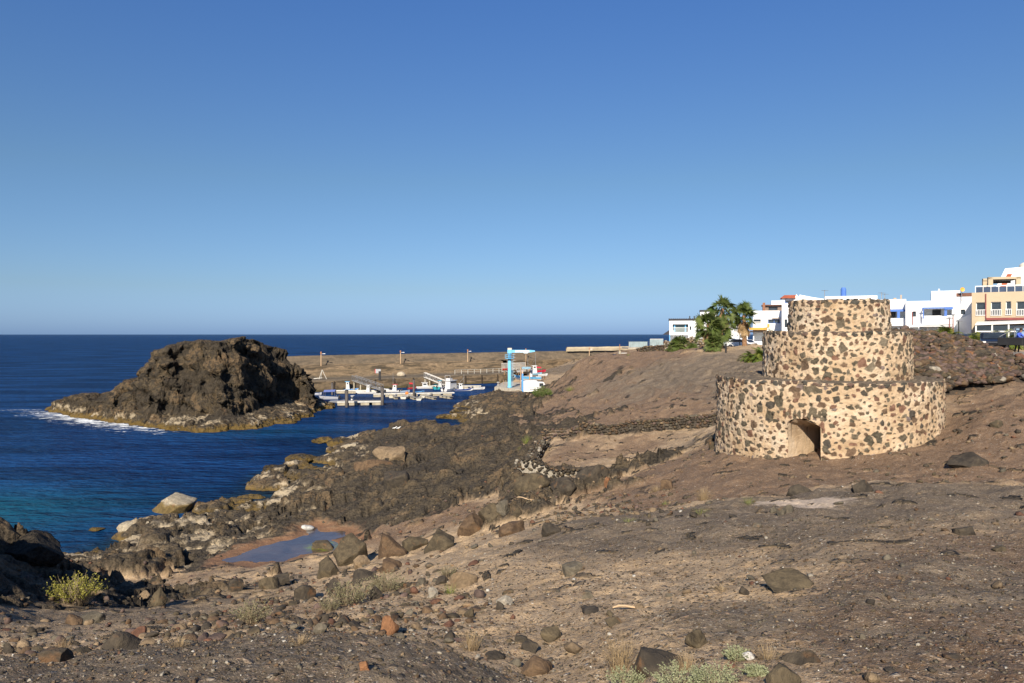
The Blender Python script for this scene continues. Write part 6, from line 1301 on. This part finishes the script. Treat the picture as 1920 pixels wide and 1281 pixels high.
# kerb bed under the palms, pavement patch
p = MB(); z = float(gz(PX(1880, 56), 56)[0]); p.box(PX(1850, 56), PX(1893, 56), 55.2, 56.8, z-.3, z+.35); tag(p.build('planter_kerb', paint('kerb_brown', (.10, .06, .045), .9, .2), None, .04), 'low brown planter wall under the street palms left of the pickup', 'planter')
def make_person():
    x, y = PX(1907.5, 54.3), 54.3; z = 12.62; o = empty('person', (x, y, z), R(-70), 'person in a bright blue jacket leaning over the cargo bed of the pale blue pickup', 'person')
    def skin(nm, verts, edges, rad, mat, par):
        me = bpy.data.meshes.new(nm); me.from_pydata(verts, edges, []); ob = link(nm, me, mat, par); md = ob.modifiers.new('k', 'SKIN'); sb = ob.modifiers.new('s', 'SUBSURF'); sb.levels = sb.render_levels = 1
        for v, q in zip(me.skin_vertices[0].data, rad): v.radius = q if isinstance(q, tuple) else (q, q)
        me.skin_vertices[0].data[0].use_root = True; return ob
    V = [(0,0,.92),(.05,0,1.12),(.14,0,1.33),(.20,0,1.46),(.25,0,1.55),(.28,0,1.66),(.30,0,1.74),
         (.15,.19,1.40),(.34,.26,1.16),(.55,.20,1.10),(.62,.18,1.09),(.15,-.19,1.40),(.36,-.26,1.18),(.57,-.20,1.12),(.64,-.18,1.11),
         (0,.10,.86),(.06,.11,.48),(-.02,.11,.08),(.14,.12,.03),(0,-.10,.86),(-.03,-.11,.48),(-.12,-.11,.08),(.04,-.12,.03)]
    E = [(0,1),(1,2),(2,3),(3,4),(4,5),(5,6),(2,7),(7,8),(8,9),(9,10),(2,11),(11,12),(12,13),(13,14),(0,15),(15,16),(16,17),(17,18),(0,19),(19,20),(20,21),(21,22)]
    Rr = [(.15,.11),(.14,.10),(.17,.11),(.08,.08),.055,(.085,.095),(.07,.085),.07,.05,.035,.04,.07,.05,.035,.04,.09,.06,.045,.045,.09,.06,.045,.045]
    t = NT('person_body'); sp = t.new('ShaderNodeSeparateXYZ'); t.l(t.new('ShaderNodeTexCoord').outputs['Object'], sp.inputs[0]); c = t.mix(t.math('GREATER_THAN', sp.outputs[2], .93), (.02, .025, .05), (.05, .10, .50)); c = t.mix(t.math('GREATER_THAN', sp.outputs[2], 1.52), c, (.32, .18, .11)); c = t.mix(t.math('GREATER_THAN', sp.outputs[0], .57), c, (.32, .18, .11))
    skin('body', V, E, Rr, t.done(c, .8), o)
    m = MB(); m.lathe([(.098, 1.69), (.108, 1.74), (.10, 1.80), (.05, 1.845)], 14, (.28, 0)); m.build('hair', paint('dark_hair', (.03, .02, .015), .8, .2), o, smooth=True)
make_person()
# street surface
t = NT('street_surface'); P = t.pos(); n = t.noise(P, 1.2, 6, .7); n2 = t.noise(P, 40, 3)
c = t.mix(t.sm(n, .3, .7), (.20, .175, .15), (.30, .265, .22)); c = t.mix(t.sm(n2, .3, .8), t.mix(.3, c, (.05, .05, .05)), c); t.done(c, .95, t.bump(n2, .01, .6), .1)
xs = np.linspace(24, 62, 60); ys = np.linspace(46.5, 58, 20); X, Y_ = np.meshgrid(xs, ys); o = link('street', np_mesh('street', np.stack([X.ravel(), Y_.ravel(), terrain(X, Y_)[0].ravel()+.04], 1), grid_faces(20, 60)), t.m); tag(o, kind='structure')
# ============================================================ BOULDERS
BSH = [rock_shape(500+i, 4, 16+i % 6, .05) for i in range(12)]
_bn = {}
def boulder(px, pyb, wpx, hpx, colr, label, si, name='boulder', bury=.3, Y=None, flat=None, z=None, dep=.8, rz=None, cat='boulder', bands=None):
    if z is not None: p = at(px, pyb, z=z)
    elif Y: p = np.array([(px-CX)/F*Y, Y, HC-(pyb-HY)/F*Y])
    else: p = on(px, pyb)
    k = p[1]/F; w = wpx*k/2*(1.12 if bury > .3 else 1); h = hpx*k/(1-bury)/2*1.02; d = w*dep
    if z is None and Y is None: p = np.array([p[0], p[1], min(p[2], float(gz(p[0], p[1]+d*.75)[0])+.02)])
    v, f = BSH[si % 12]; g = np.random.default_rng(si*7+3)
    m = rotm(g, .12) if rz is None else rotm(np.random.default_rng(0), 0)
    ext = np.abs(v@m.T).max(0) if False else (v@m.T).max(0)-(v@m.T).min(0); q = (v@m.T)/ext*2*np.array([w, d, h])
    fine = fbm3(q[:, 0]*2.2/max(w, .1)+si, q[:, 1]*2.2/max(w, .1), q[:, 2]*2.2/max(w, .1), 4, si, .6, True); cz = fbm3(q[:, 0]/w+si*3, q[:, 1]/w, q[:, 2]/w, 3, si+7); q = q*(1+.05*fine+.13*cz)[:, None]
    c = np.tile(np.array(colr), (len(q), 1))
    if bands == 2:                                   # weed grows on the foot, the top is bleached
        zz_ = (q[:, 2]-q[:, 2].min())/(q[:, 2].max()-q[:, 2].min())+.16*fbm3(q[:, 0]*1.5, q[:, 1]*1.5, q[:, 2], 3, si); wf = sstep(.60, .72, zz_)[:, None]; c = np.array((.17, .115, .03))*(1-wf)+np.array((.50, .43, .31))*wf
    me = np_mesh(name, q, f, {'tint': c})
    o = link(name, me, M_islet if bands == 1 else M_stone); o.location = (p[0], p[1]+d*.75, p[2]+h*(1-2*bury)); return tag(o, label, cat, 'boulders on the shore and slope')
BLD = [
 (657,1057,56,42,'olive','large olive brown boulder at the right end of the tide pool'),(726,1046,48,37,'brown','rounded reddish brown boulder second right of the tide pool'),(775,1032,44,24,'olive','blocky brown boulder third right of the tide pool'),(829,1031,52,31,'olive','wide dark boulder fourth in the row right of the tide pool'),
 (677,1064,27,20,'tan','small tan boulder leaning on the large olive brown one'),(730,1072,40,22,'brown','low rusty boulder below the row of boulders'),(882,1007,46,40,'brown','big angular rust brown boulder near the centre of the picture'),(920,975,44,30,'olive','grey brown boulder touching the big angular one'),
 (956,1003,50,21,'brown','long low brown boulder right of the big angular one'),(1034,1003,32,23,'basalt','black block shaped boulder at the edge of the gravel ridge'),(945,966,34,20,'grey','grey angular boulder among the black blocks'),(968,969,14,14,'olive','small upright brown block beside the grey angular boulder'),
 (993,927,60,30,'olive','smooth grey dome boulder directly under the mortared wall'),(1121,916,56,30,'basalt','smooth dark rounded boulder right of the mortared wall'),(1060,922,46,26,'basalt','black boulder between the dome boulder and the dark rounded one'),
 (739,919,52,30,'basalt','square black boulder standing on the rock bench'),(730,866,52,26,'tan','rounded pale tan boulder high on the rock bench'),(693,880,68,22,'brown','broad reddish brown boulder left of the pale tan one'),
 (255,1200,25,24,'red','round brick red boulder in the left foreground'),(219,1217,58,28,'basalt','black boulder next to the brick red one'),(97,1244,46,20,'basalt','flat black boulder low in the left foreground'),(133,1172,30,22,'brown','brown boulder in front of the yellow green bush'),(180,1117,26,16,'tan','tan boulder beside the yellow green bush'),
 (295,1137,26,28,'olive','upright brown boulder standing above the rubble slope'),(270,1128,20,14,'tan','light brown stone leaning beside the upright boulder'),(10,1226,18,14,'basalt','small dark boulder at the left picture edge'),(160,1170,36,18,'grey','flat grey slab right of the brown boulder by the bush'),
 (500,1105,36,22,'olive','grey green boulder among the black stones below the pool shore'),(527,1098,32,22,'basalt','dark boulder next to the grey green one'),(565,1125,36,30,'basalt','black cube like boulder casting a shadow below the pool'),(612,1083,42,36,'olive','lumpy olive boulder below the tide pool right end'),(625,1110,30,24,'basalt','dark stone behind the grey bushes'),(440,1110,26,20,'basalt','dark angular boulder left of the grey green one'),(683,1090,44,18,'basalt','long dark flat boulder above the grey bush'),
 (727,1192,30,26,'orange','pointed orange brown stone on the gravel crest'),(597,1188,24,14,'grey','grey pointed stone at the gravel crest'),(881,1159,18,14,'olive','small dark stone alone on the pale slope'),(936,1147,14,13,'basalt','black stone under a pale slab on the slope'),(946,1135,26,14,'pale','pale slab stone above the black stone'),(680,1258,18,16,'orange','lone rust orange stone on the dark gravel mound'),
 (1034,1203,36,24,'olive','upright dark boulder streaked with rust on the pale slope'),(993,1221,28,18,'basalt','dark block just below the streaked upright boulder'),(1010,1266,58,26,'brown','tan brown boulder half buried at the bottom centre'),(1151,1173,28,16,'olive','small dark stone with a rusty face on the pale slope'),(1102,1123,19,13,'grey','smooth grey pebble like stone on the pale slope'),
 (1245,1260,96,48,'basalt','big dark boulder half buried in the slope at bottom right of centre'),(1312,1215,40,26,'olive','grey stone bedded right above the big dark boulder'),(1500,1104,92,22,'olive','large smooth grey boulder half buried in the right foreground'),(1395,1118,18,12,'basalt','small tilted dark stone left of the large smooth boulder'),(1514,1248,62,20,'basalt','low dark boulder near the bottom right'),(1474,1288,54,30,'olive','rust streaked dark boulder at the bottom edge'),
 (1076,1078,36,20,'grey','flat grey green rock lying on the gravel ridge'),(866,1106,46,26,'tan','smooth tan sloping rock right of the grey bushes'),(830,1096,24,14,'basalt','dark stone left of the smooth tan rock'),(812,1122,18,20,'pale','pale upright stone below the dark one'),(703,1124,20,22,'basalt','black stone flecked with white lichen by the grey bush'),
 (1254,918,22,18,'brown','round reddish boulder on the slope below the terrace'),(1332,830,16,12,'basalt','round black boulder at the left foot of the kiln'),(1337,842,13,11,'olive','smaller dark stone just under the round black one'),(1835,876,66,20,'basalt','dark lumpy outcrop right of the kiln'),(1620,925,34,16,'basalt','flat dark boulder on the bank below the kiln'),(1503,925,44,18,'basalt','dark broken rock at the crest left of the kiln door'),(1873,805,20,14,'olive','small olive rock on the stony ground right of the kiln'),
 (1812,1004,34,14,'basalt','dark split slab sticking out of the gravel at the right'),(1880,1035,26,8,'olive','low rusty dark stone at the right of the gravel'),(1619,1200,14,12,'grey','small grey stone with a sharp shadow in the right foreground'),(1795,1238,32,7,'basalt','thin dark sliver of rock in the right foreground'),(1200,1142,16,7,'tan','small tan stone among dry twigs'),
 (1140,915,13,16,'orange','rusty upright slab beside the dark rounded boulder'),(872,783,1,1,'tan',None)]
for i, (px, pb, w, h, c, lb) in enumerate(BLD):
    if lb is None: continue
    g = np.random.default_rng(i); bury = .55 if (w > 80 or h < w*.5) else .42
    boulder(px, pb, w, h, np.array(PAL[c])*g.uniform(.9, 1.15), lb, i, bury=bury)
o = boulder(325, 962, 78, 26, PAL['pale'], 'lone pale rock with a weedy base standing in the water off the shore', 3, name='sea_rock', z=0.0, bury=.3, bands=2, cat='rock')
for px, pb, w, h, lb, s in ((246,1013,50,30,'ochre and cream rock at the water edge left of the shore',4),(275,1000,42,22,'cream topped rock just right of the ochre one',5),(600,832,34,12,'small dark rock awash off the point',6),(640,838,46,16,'weedy low rock awash beside the point',7),(666,853,44,20,'brown weedy rock joined to the point',8),(868,776,48,12,'pale flat rock on the shore before the harbour mouth',9),(845,786,40,9,'ochre rock awash in the harbour mouth',1),(560,868,60,14,'long ochre rock at the tip of the spit',2),(510,895,52,20,'rounded ochre rock at the seaward tip of the spit',3),(176,996,26,5,'barely awash dark rock in the turquoise water',2)):
    boulder(px, pb, w, h, PAL['tan'], lb, s+12, name='sea_rock', z=0.0, bury=.35, bands=2 if s in (4, 5, 8) and px < 900 else 1, cat='rock')
boulder(603, 1030, 40, 12, PAL['olive'], 'small weedy rock standing in the tide pool', 44, name='sea_rock', z=POOL_Z-.02, bury=.3, cat='rock')
for px, pb, w, lb, s in ((1452,963,14,'left and smallest of three round stones in the pale earth patch',50),(1467,966,18,'middle round stone in the pale earth patch',51),(1481,962,17,'right round grey stone in the pale earth patch',52)): boulder(px, pb, w, w*.8, PAL['grey'], lb, s, bury=.3)
boulder(30, 1075, 120, 66, PAL['brown'], 'huge rounded brown boulder at the left edge above the water', 30, Y=25.5, bury=.2, bands=1); boulder(8, 1018, 40, 26, PAL['basalt'], 'black rock behind the huge boulder at the left edge', 31, Y=27.2, bury=.2)

# ============================================================ LOOSE STONES
SHA = [rock_shape(1300+i, 2, 11, .03) for i in range(14)]
BPX = np.array([b[0] for b in BLD if b[5]]); BPY = np.array([b[1] for b in BLD if b[5]]); import re; BSHORT = [re.match(r'.*?\b(boulder|stone|slab|sliver|outcrop|rock)\b', b[5]).group(0) for b in BLD if b[5]]
def scatter():
    g = np.random.default_rng(2024)
    n = 60000; th = g.uniform(R(-42), R(42), n); r = np.exp(g.uniform(math.log(4.2), math.log(70), n)); x = r*np.sin(th); y = r*np.cos(th)
    f = base_fields(x, y); z = f[:, 0]; px = x/y*F+CX; py = HY+(HC-z)/y*F
    dens = .03+.20*fbm2(x*.35, y*.35, 3, 301).clip(0)
    A_ = sstep(1000, 800, px)*sstep(1060, 1100, py)*sstep(7.5, 9.5, r); dens += A_*.5                         # stony lower slope on the left
    B_ = np.exp(-((px-1050)/230)**2-((py-955)/28)**2); dens += B_*1.3
    C_ = np.exp(-((px-1850)/110)**2-((py-840)/50)**2); dens += C_*.35
    dens *= 1-.85*sstep(.5, .9, f[:, 2])*(1-B_); dens *= (z > .4)
    dk = sstep(7.0, 6.2, r)*sstep(950, 850, px); dens *= 1-dk*.8
    keep = g.random(n) < dens*.55
    x, y, r, px, py, A_, B_ = [q[keep] for q in (x, y, r, px, py, A_, B_)]; m = len(x)
    s = np.minimum(.0021*r*np.exp(g.exponential(.52, m)), .14); s = np.maximum(s, .012)
    sdp = poly_sd(x, y, POOL); c1 = kc(22.92); ok = (sdp < -.3) & (np.hypot(x-c1[0], y-c1[1]) > 5.3+s)
    x, y, r, px, py, A_, B_, s = [q[ok] for q in (x, y, r, px, py, A_, B_, s)]; zz = gz(x, y); m = len(x)
    app = s/r; order = np.argsort(-app); big = set(order[:300].tolist()); items = []; wl = {'basalt': 5, 'olive': 2.5, 'brown': 2.2, 'red': 1.0, 'grey': 1.6, 'tan': 1.5, 'pale': .5, 'purple': 1.5, 'white': .10}; wr = {'basalt': 2, 'olive': 2, 'brown': 2, 'grey': 2.5, 'tan': 2, 'pale': .9, 'red': .6, 'white': .25}
    words = {'basalt': 'black', 'olive': 'olive brown', 'brown': 'brown', 'red': 'brick red', 'grey': 'grey', 'tan': 'tan', 'pale': 'pale', 'purple': 'purplish', 'white': 'whitish'}; cache = {}
    for i in range(m):
        k, c = rock_colour_of(g, wl if A_[i] > .3 or B_[i] > .4 else wr); sc = (s[i], s[i]*g.uniform(.6, 1), s[i]*g.uniform(.4, .8)); rot = rotm(g, .35); ctr = (x[i], y[i], zz[i]+sc[2]*g.uniform(.0, .5))
        if s[i] > .07 and k in ('white', 'pale'): k, c = 'tan', np.array(PAL['tan'])
        if i in big:
            si = int(g.integers(14)); key = (si, k)
            if key not in cache:
                v, f_ = SHA[si]; me = np_mesh('loose_stone', v, f_, {'tint': np.tile(c, (len(v), 1))}, smooth=False); me.materials.append(M_stone); cache[key] = me
            o = bpy.data.objects.new('loose_stone', cache[key]); COL.objects.link(o); M4 = np.eye(4); M4[:3, :3] = rot@np.diag(sc); M4[:3, 3] = ctr; o.matrix_world = Matrix(M4.tolist())
            j = int(np.argmin((BPX-px[i])**2+((BPY-py[i])*1.6)**2)); side = 'left' if px[i] < BPX[j] else 'right'; fb = 'in front and' if py[i] > BPY[j] else 'behind and'
            lb = '%s loose stone %s %s of the %s' % (words[k], fb, side, BSHORT[j]); lb = lb if len(lb.split()) <= 16 else lb.replace(' in front and ', ' before, ').replace('olive brown', 'olive'); tag(o, lb, 'stone', 'loose stones near the '+BSHORT[j])
        else: items.append((ctr, sc, rot, int(g.integers(99)), c))
    v, f_, c = merge_rocks(items, SH1); tag(link('rubble', np_mesh('rubble', v, f_, {'tint': c}, smooth=False), M_stone), 'small stones strewn over the slopes', 'stones', kind='stuff')
    # fine gravel close to the camera
    n = 20000; th = g.uniform(R(-40), R(40), n); r = np.exp(g.uniform(math.log(3.8), math.log(17), n)); x = r*np.sin(th); y = r*np.cos(th); s = .0013*r*np.exp(g.exponential(.45, n)); s = s.clip(.004, .03); zz = gz(x, y); items = []
    f = base_fields(x, y); tet = np.array([[1, 1, 1], [-1, -1, 1], [-1, 1, -1], [1, -1, -1], [0, 0, 1.3], [0, 0, -1.3]])*.7
    wd = {'basalt': 3, 'olive': 2, 'grey': 2, 'tan': 1.6, 'pale': .8, 'brown': 2, 'white': .16}
    from_dk = f[:, 2]
    for i in range(n): items.append(((x[i], y[i], zz[i]+s[i]*.2), (s[i], s[i]*.8, s[i]*.55), rotm(g, .4), int(g.integers(99)), rock_colour_of(g, wd)[1]))
    OCT = [(rock_shape(900+k, 1, 5, .02)[0], rock_shape(900+k, 1, 5, .02)[1]) for k in range(2)]
    lo = [] ; v0 = np.array([[1,0,0],[-1,0,0],[0,1,0],[0,-1,0],[0,0,1],[0,0,-1]], float); f0 = np.array([[0,2,4],[2,1,4],[1,3,4],[3,0,4],[2,0,5],[1,2,5],[3,1,5],[0,3,5]])
    for k in range(6): lo.append((v0*np.random.default_rng(k).uniform(.6, 1.2, (6, 1)), f0))
    v, f_, c = merge_rocks(items, lo); tag(link('gravel', np_mesh('gravel', v, f_, {'tint': c}, smooth=False), M_stone), 'fine gravel on the near ground', 'gravel', kind='stuff')
scatter()

# ============================================================ SHRUBS
def bush(px, pyb, wpx, hpx, kind, label, seed, name='shrub', cat='shrub'):
    p = on(px, pyb); k = p[1]/F; w = wpx*k/2; h = hpx*k*1.1; g = np.random.default_rng(seed); o = empty(name, (p[0], p[1]+w*.5, float(gz(p[0], p[1]+w*.5)[0])-.02), 0, label, cat)
    prm = {'succulent': (170, 1.0, .030, 10, .055), 'grey': (260, .9, .014, 9, .03), 'dry': (220, 1.0, .010, 2, .02), 'grass': (160, 1.0, .012, 0, 0), 'mat': (240, .5, .012, 9, .034), 'tamarisk': (260, 1.0, .05, 14, .12), 'aloe': (90, 1., .05, 0, 0)}[kind]
    mt = {'succulent': MSUC, 'grey': MGREY, 'dry': MDRY, 'grass': MGRASS, 'mat': MMAT, 'tamarisk': MTAM, 'aloe': MTAM}[kind]
    if name == 'dry_tuft': mt = MDRY
    V, Fc, T = [], [], []; SV, SF, ST = [], [], []; sc = w/.5; ns = int(prm[0]*min(1.6, max(.5, sc)))
    for i in range(ns):
        a = g.uniform(0, 6.283); rr = math.sqrt(g.random()); bx, by = rr*w*.55*math.cos(a), rr*w*.45*math.sin(a); e = g.uniform(.45, 1.0) if kind != 'mat' else g.uniform(.15, .6)
        L = h*g.uniform(.55, 1.05)*(1-.35*rr)*(1.0 if kind != 'mat' else 1.0); out = np.array([math.cos(a)*rr*w*.75, math.sin(a)*rr*w*.6, 0])+g.normal(size=3)*w*.10; out[2] = L; q0 = np.array([bx, by, 0.]); n = 4; pts = [q0+out*(t/n)*np.array([1, 1, 1])+np.array([0, 0, .08*L*math.sin(t/n*3)])+g.normal(size=3)*L*.035*(t > 0) for t in range(n+1)]
        th_ = prm[2]*g.uniform(.5, 1)*min(1.2, max(.4, h/.5)); tone = g.random()
        D, DF, DT = (V, Fc, T) if kind in ('grass', 'aloe', 'dry') else (SV, SF, ST)
        for t in range(n):
            s0 = th_*(1-t/n)*.5; s1 = th_*(1-(t+1)/n)*.5+.001; b0 = len(D); sx = np.array([math.cos(a+1.57), math.sin(a+1.57), 0]); D += [pts[t]-sx*s0, pts[t]+sx*s0, pts[t+1]+sx*s1, pts[t+1]-sx*s1]; DF += [(b0, b0+1, b0+2), (b0, b0+2, b0+3)]; DT += [tone]*4
            if kind == 'dry' and t > 0: 
                for u in range(3): d = g.normal(size=3)*L*.16; d[2] = abs(d[2]); b0 = len(D); D += [pts[t], pts[t]+sx*s0, pts[t]+d]; DF.append((b0, b0+1, b0+2)); DT += [tone]*3
        for u in range(prm[3]*(2 if kind == 'mat' else 1)):
            t = g.uniform(.35, 1.0)*n; i0 = min(int(t), n-1); c = pts[i0]+(pts[i0+1]-pts[i0])*(t-i0); ls = prm[4]*g.uniform(.5, 1.1)*min(1.2, max(.5, h/.45)); d = g.normal(size=3); d[2] = abs(d[2])*1.2; d /= np.linalg.norm(d); e1 = np.cross(d, g.normal(size=3)); e1 /= np.linalg.norm(e1)+1e-6; b0 = len(V); tn = min(1, max(0, .5*tone+.5*t/n*g.random()))
            V += [c, c+d*ls*.5+e1*ls*.28, c+d*ls, c+d*ls*.5-e1*ls*.28]; Fc += [(b0, b0+1, b0+2), (b0, b0+2, b0+3)]; T += [tn*.6, tn, tn, tn]
    np_leaves('foliage', V, Fc, T, mt, o)
    if SV: np_leaves('stems', SV, SF, ST, MSTEM, o)
    return o
MSUC = foliage_mat('yellow_green_leaf', (.16, .17, .02), (.28, .27, .045), (.42, .38, .09), 4); MGREY = foliage_mat('grey_green_leaf', (.13, .13, .06), (.22, .21, .11), (.34, .30, .18), 4); MDRY = foliage_mat('dry_twig', (.20, .14, .08), (.33, .24, .13), (.45, .34, .2), 5)
MGRASS = foliage_mat('green_tuft', (.09, .14, .02), (.16, .20, .04), (.26, .27, .07), 5); MMAT = foliage_mat('pale_saltbush_leaf', (.19, .22, .11), (.30, .33, .18), (.42, .43, .27), 6); MTAM = foliage_mat('tamarisk_green', (.06, .11, .02), (.12, .19, .04), (.22, .26, .08), 3); MSTEM = foliage_mat('grey_stem', (.16, .12, .08), (.24, .19, .13))
for i, a in enumerate((
 (129,1136,86,60,'succulent','bright yellow green bush at the left in front of the big shadow'),(465,1170,66,48,'grey','round grey green bush on the rubble slope at the left'),(650,1136,78,50,'grey','largest grey bush below the tide pool'),(722,1112,70,40,'grey','grey bush right behind the largest one'),(616,1148,36,30,'grey','small grey bush at the lower left of the largest one'),
 (838,1088,34,22,'grey','small green grey shrub left of the smooth tan rock'),(844,1116,36,22,'grass','low green shrub right under the smooth tan rock'),(883,1222,50,44,'dry','dry brown bush at the end of the gravel mound'),(110,1225,46,34,'dry','dead grassy shrub in the left foreground'),(330,1215,44,22,'dry','dry tuft right of the brick red boulder'),(560,1212,50,20,'dry','thin dry tuft on the gravel crest'),
 (1406,950,32,17,'grass','bright green tuft on the bank left of the kiln door'),(1316,968,38,13,'grass','green tuft below the bright one'),(1180,986,36,10,'grass','yellow green mat plant at the edge of the grey ridge'),(1248,949,18,12,'grass','little green shrub on the stony slope'),(1322,938,40,30,'dry','golden dry bush on the slope left of the kiln'),(1232,922,28,14,'dry','small golden dry tuft by the reddish boulder'),
 (1358,1112,38,13,'dry','golden dry grass tuft in the right middle foreground'),(1165,1262,84,76,'dry','large bush of dead brown twigs at the bottom'),(1290,1262,60,42,'dry','dead twigs in front of the big dark boulder'),(1445,1238,66,34,'dry','pale dead twigs near the white stone'),(1180,1292,70,42,'mat','pale green saltbush at the bottom left of the big dark boulder'),(1275,1296,90,46,'mat','pale green saltbush below the big dark boulder'),(1345,1288,80,50,'mat','widest pale green saltbush at the bottom edge'),(1385,1240,46,30,'mat','small saltbush left of the white stone'),(1420,1268,40,22,'mat','small saltbush at the bottom right of its neighbours'),
 (1017,744,32,24,'tamarisk','green feathery tamarisk in front of the white truck'),(988,833,26,20,'grass','pale green shrub behind the seaward wall of the terrace'),(975,842,16,10,'grass','small pale green shrub left of the terrace wall'),(1069,738,28,11,'grass','pale green clump on the eroded slope right of the truck'),(1179,667,13,5,'grass','green clump beside the white picnic table'))):
    bush(*a, seed=700+i, cat='shrub' if a[4] not in ('dry',) else 'dry shrub')
p = on(1402, 1238); v, f_ = SH2[3]; o = link('white_stone', np_mesh('white_stone', v*np.array([.075, .05, .045])*p[1]/7, f_, {'tint': np.tile((.75, .74, .70), (len(v), 1))}), M_stone); o.location = tuple(p+np.array([0, 0, .03])); tag(o, 'bright white stone lying among the saltbushes', 'stone')
p = on(577, 993, 38, 55); v, f_ = SH2[5]; o = link('white_stone', np_mesh('white_stone', v*np.array([.45, .3, .25]), f_, {'tint': np.tile((.72, .72, .70), (len(v), 1))}), M_stone); o.location = tuple(p+np.array([0, 0, .12])); tag(o, 'bright white stone at the far corner of the tide pool', 'stone')
def driftwood(px, py, L, a, label):
    p = on(px, py); g = np.random.default_rng(int(px)); o = empty('driftwood', (p[0], p[1], p[2]+.02), a, label, 'driftwood'); m = MB(); m.tube([(L*(q/6-.5), .04*L*math.sin(q*1.3), .01+.03*math.sin(q)*L) for q in range(7)], [.02*L, .03*L, .03*L, .028*L, .024*L, .018*L, .006*L], 7); m.build('branch', paint('bleached_wood', (.50, .36, .22), .9, .25), o, smooth=True)
    m = MB(); m.tube([(0, 0, .01), (.12*L, .15*L, .06*L)], [.015*L, .004*L], 5); m.build('twig', paint('bleached_wood', (.50, .36, .22)), o)
driftwood(1000, 1250, .22, .9, 'curved bleached stick on the slope at the bottom centre'); driftwood(1185, 1143, .5, .1, 'short weathered stick among dark stones on the slope'); driftwood(985, 940, .9, -.5, 'weathered plank among the black blocks under the dome boulder')
def gull(px, pyb, Y, label):
    p = np.array([(px-CX)/F*Y, Y, HC-(pyb-HY)/F*Y]); o = empty('gull', tuple(p), .4, label, 'bird', 'gulls on the rocks'); m = MB(); m.tube([(-.28, 0, .16), (-.16, 0, .19), (0, 0, .20), (.12, 0, .24), (.17, 0, .31), (.22, 0, .36), (.27, 0, .35), (.34, 0, .33)], [.01, .05, .085, .07, .045, .045, .03, .006], 8); m.build('body', paint('gull_white', (.75, .75, .73)), o, smooth=True)
    m = MB(); m.tube([(-.34, 0, .19), (-.1, .0, .245), (.06, 0, .25)], [.01, .06, .02], 6); m.build('wings', paint('gull_grey', (.35, .36, .38)), o); m = MB(); m.tube([(0, .03, 0), (0, .03, .14)], .01, 4); m.tube([(0, -.03, 0), (0, -.03, .14)], .01, 4); m.build('legs', paint('gull_leg', (.5, .3, .1)), o)

for px, lb in ((740, 'left one of two white gulls standing on the far shore rocks'), (747, 'right one of two white gulls standing on the far shore rocks')):
    q = on(px, 806, 84, 100); gull(px, HY+(HC-q[2])/q[1]*F, q[1], lb)
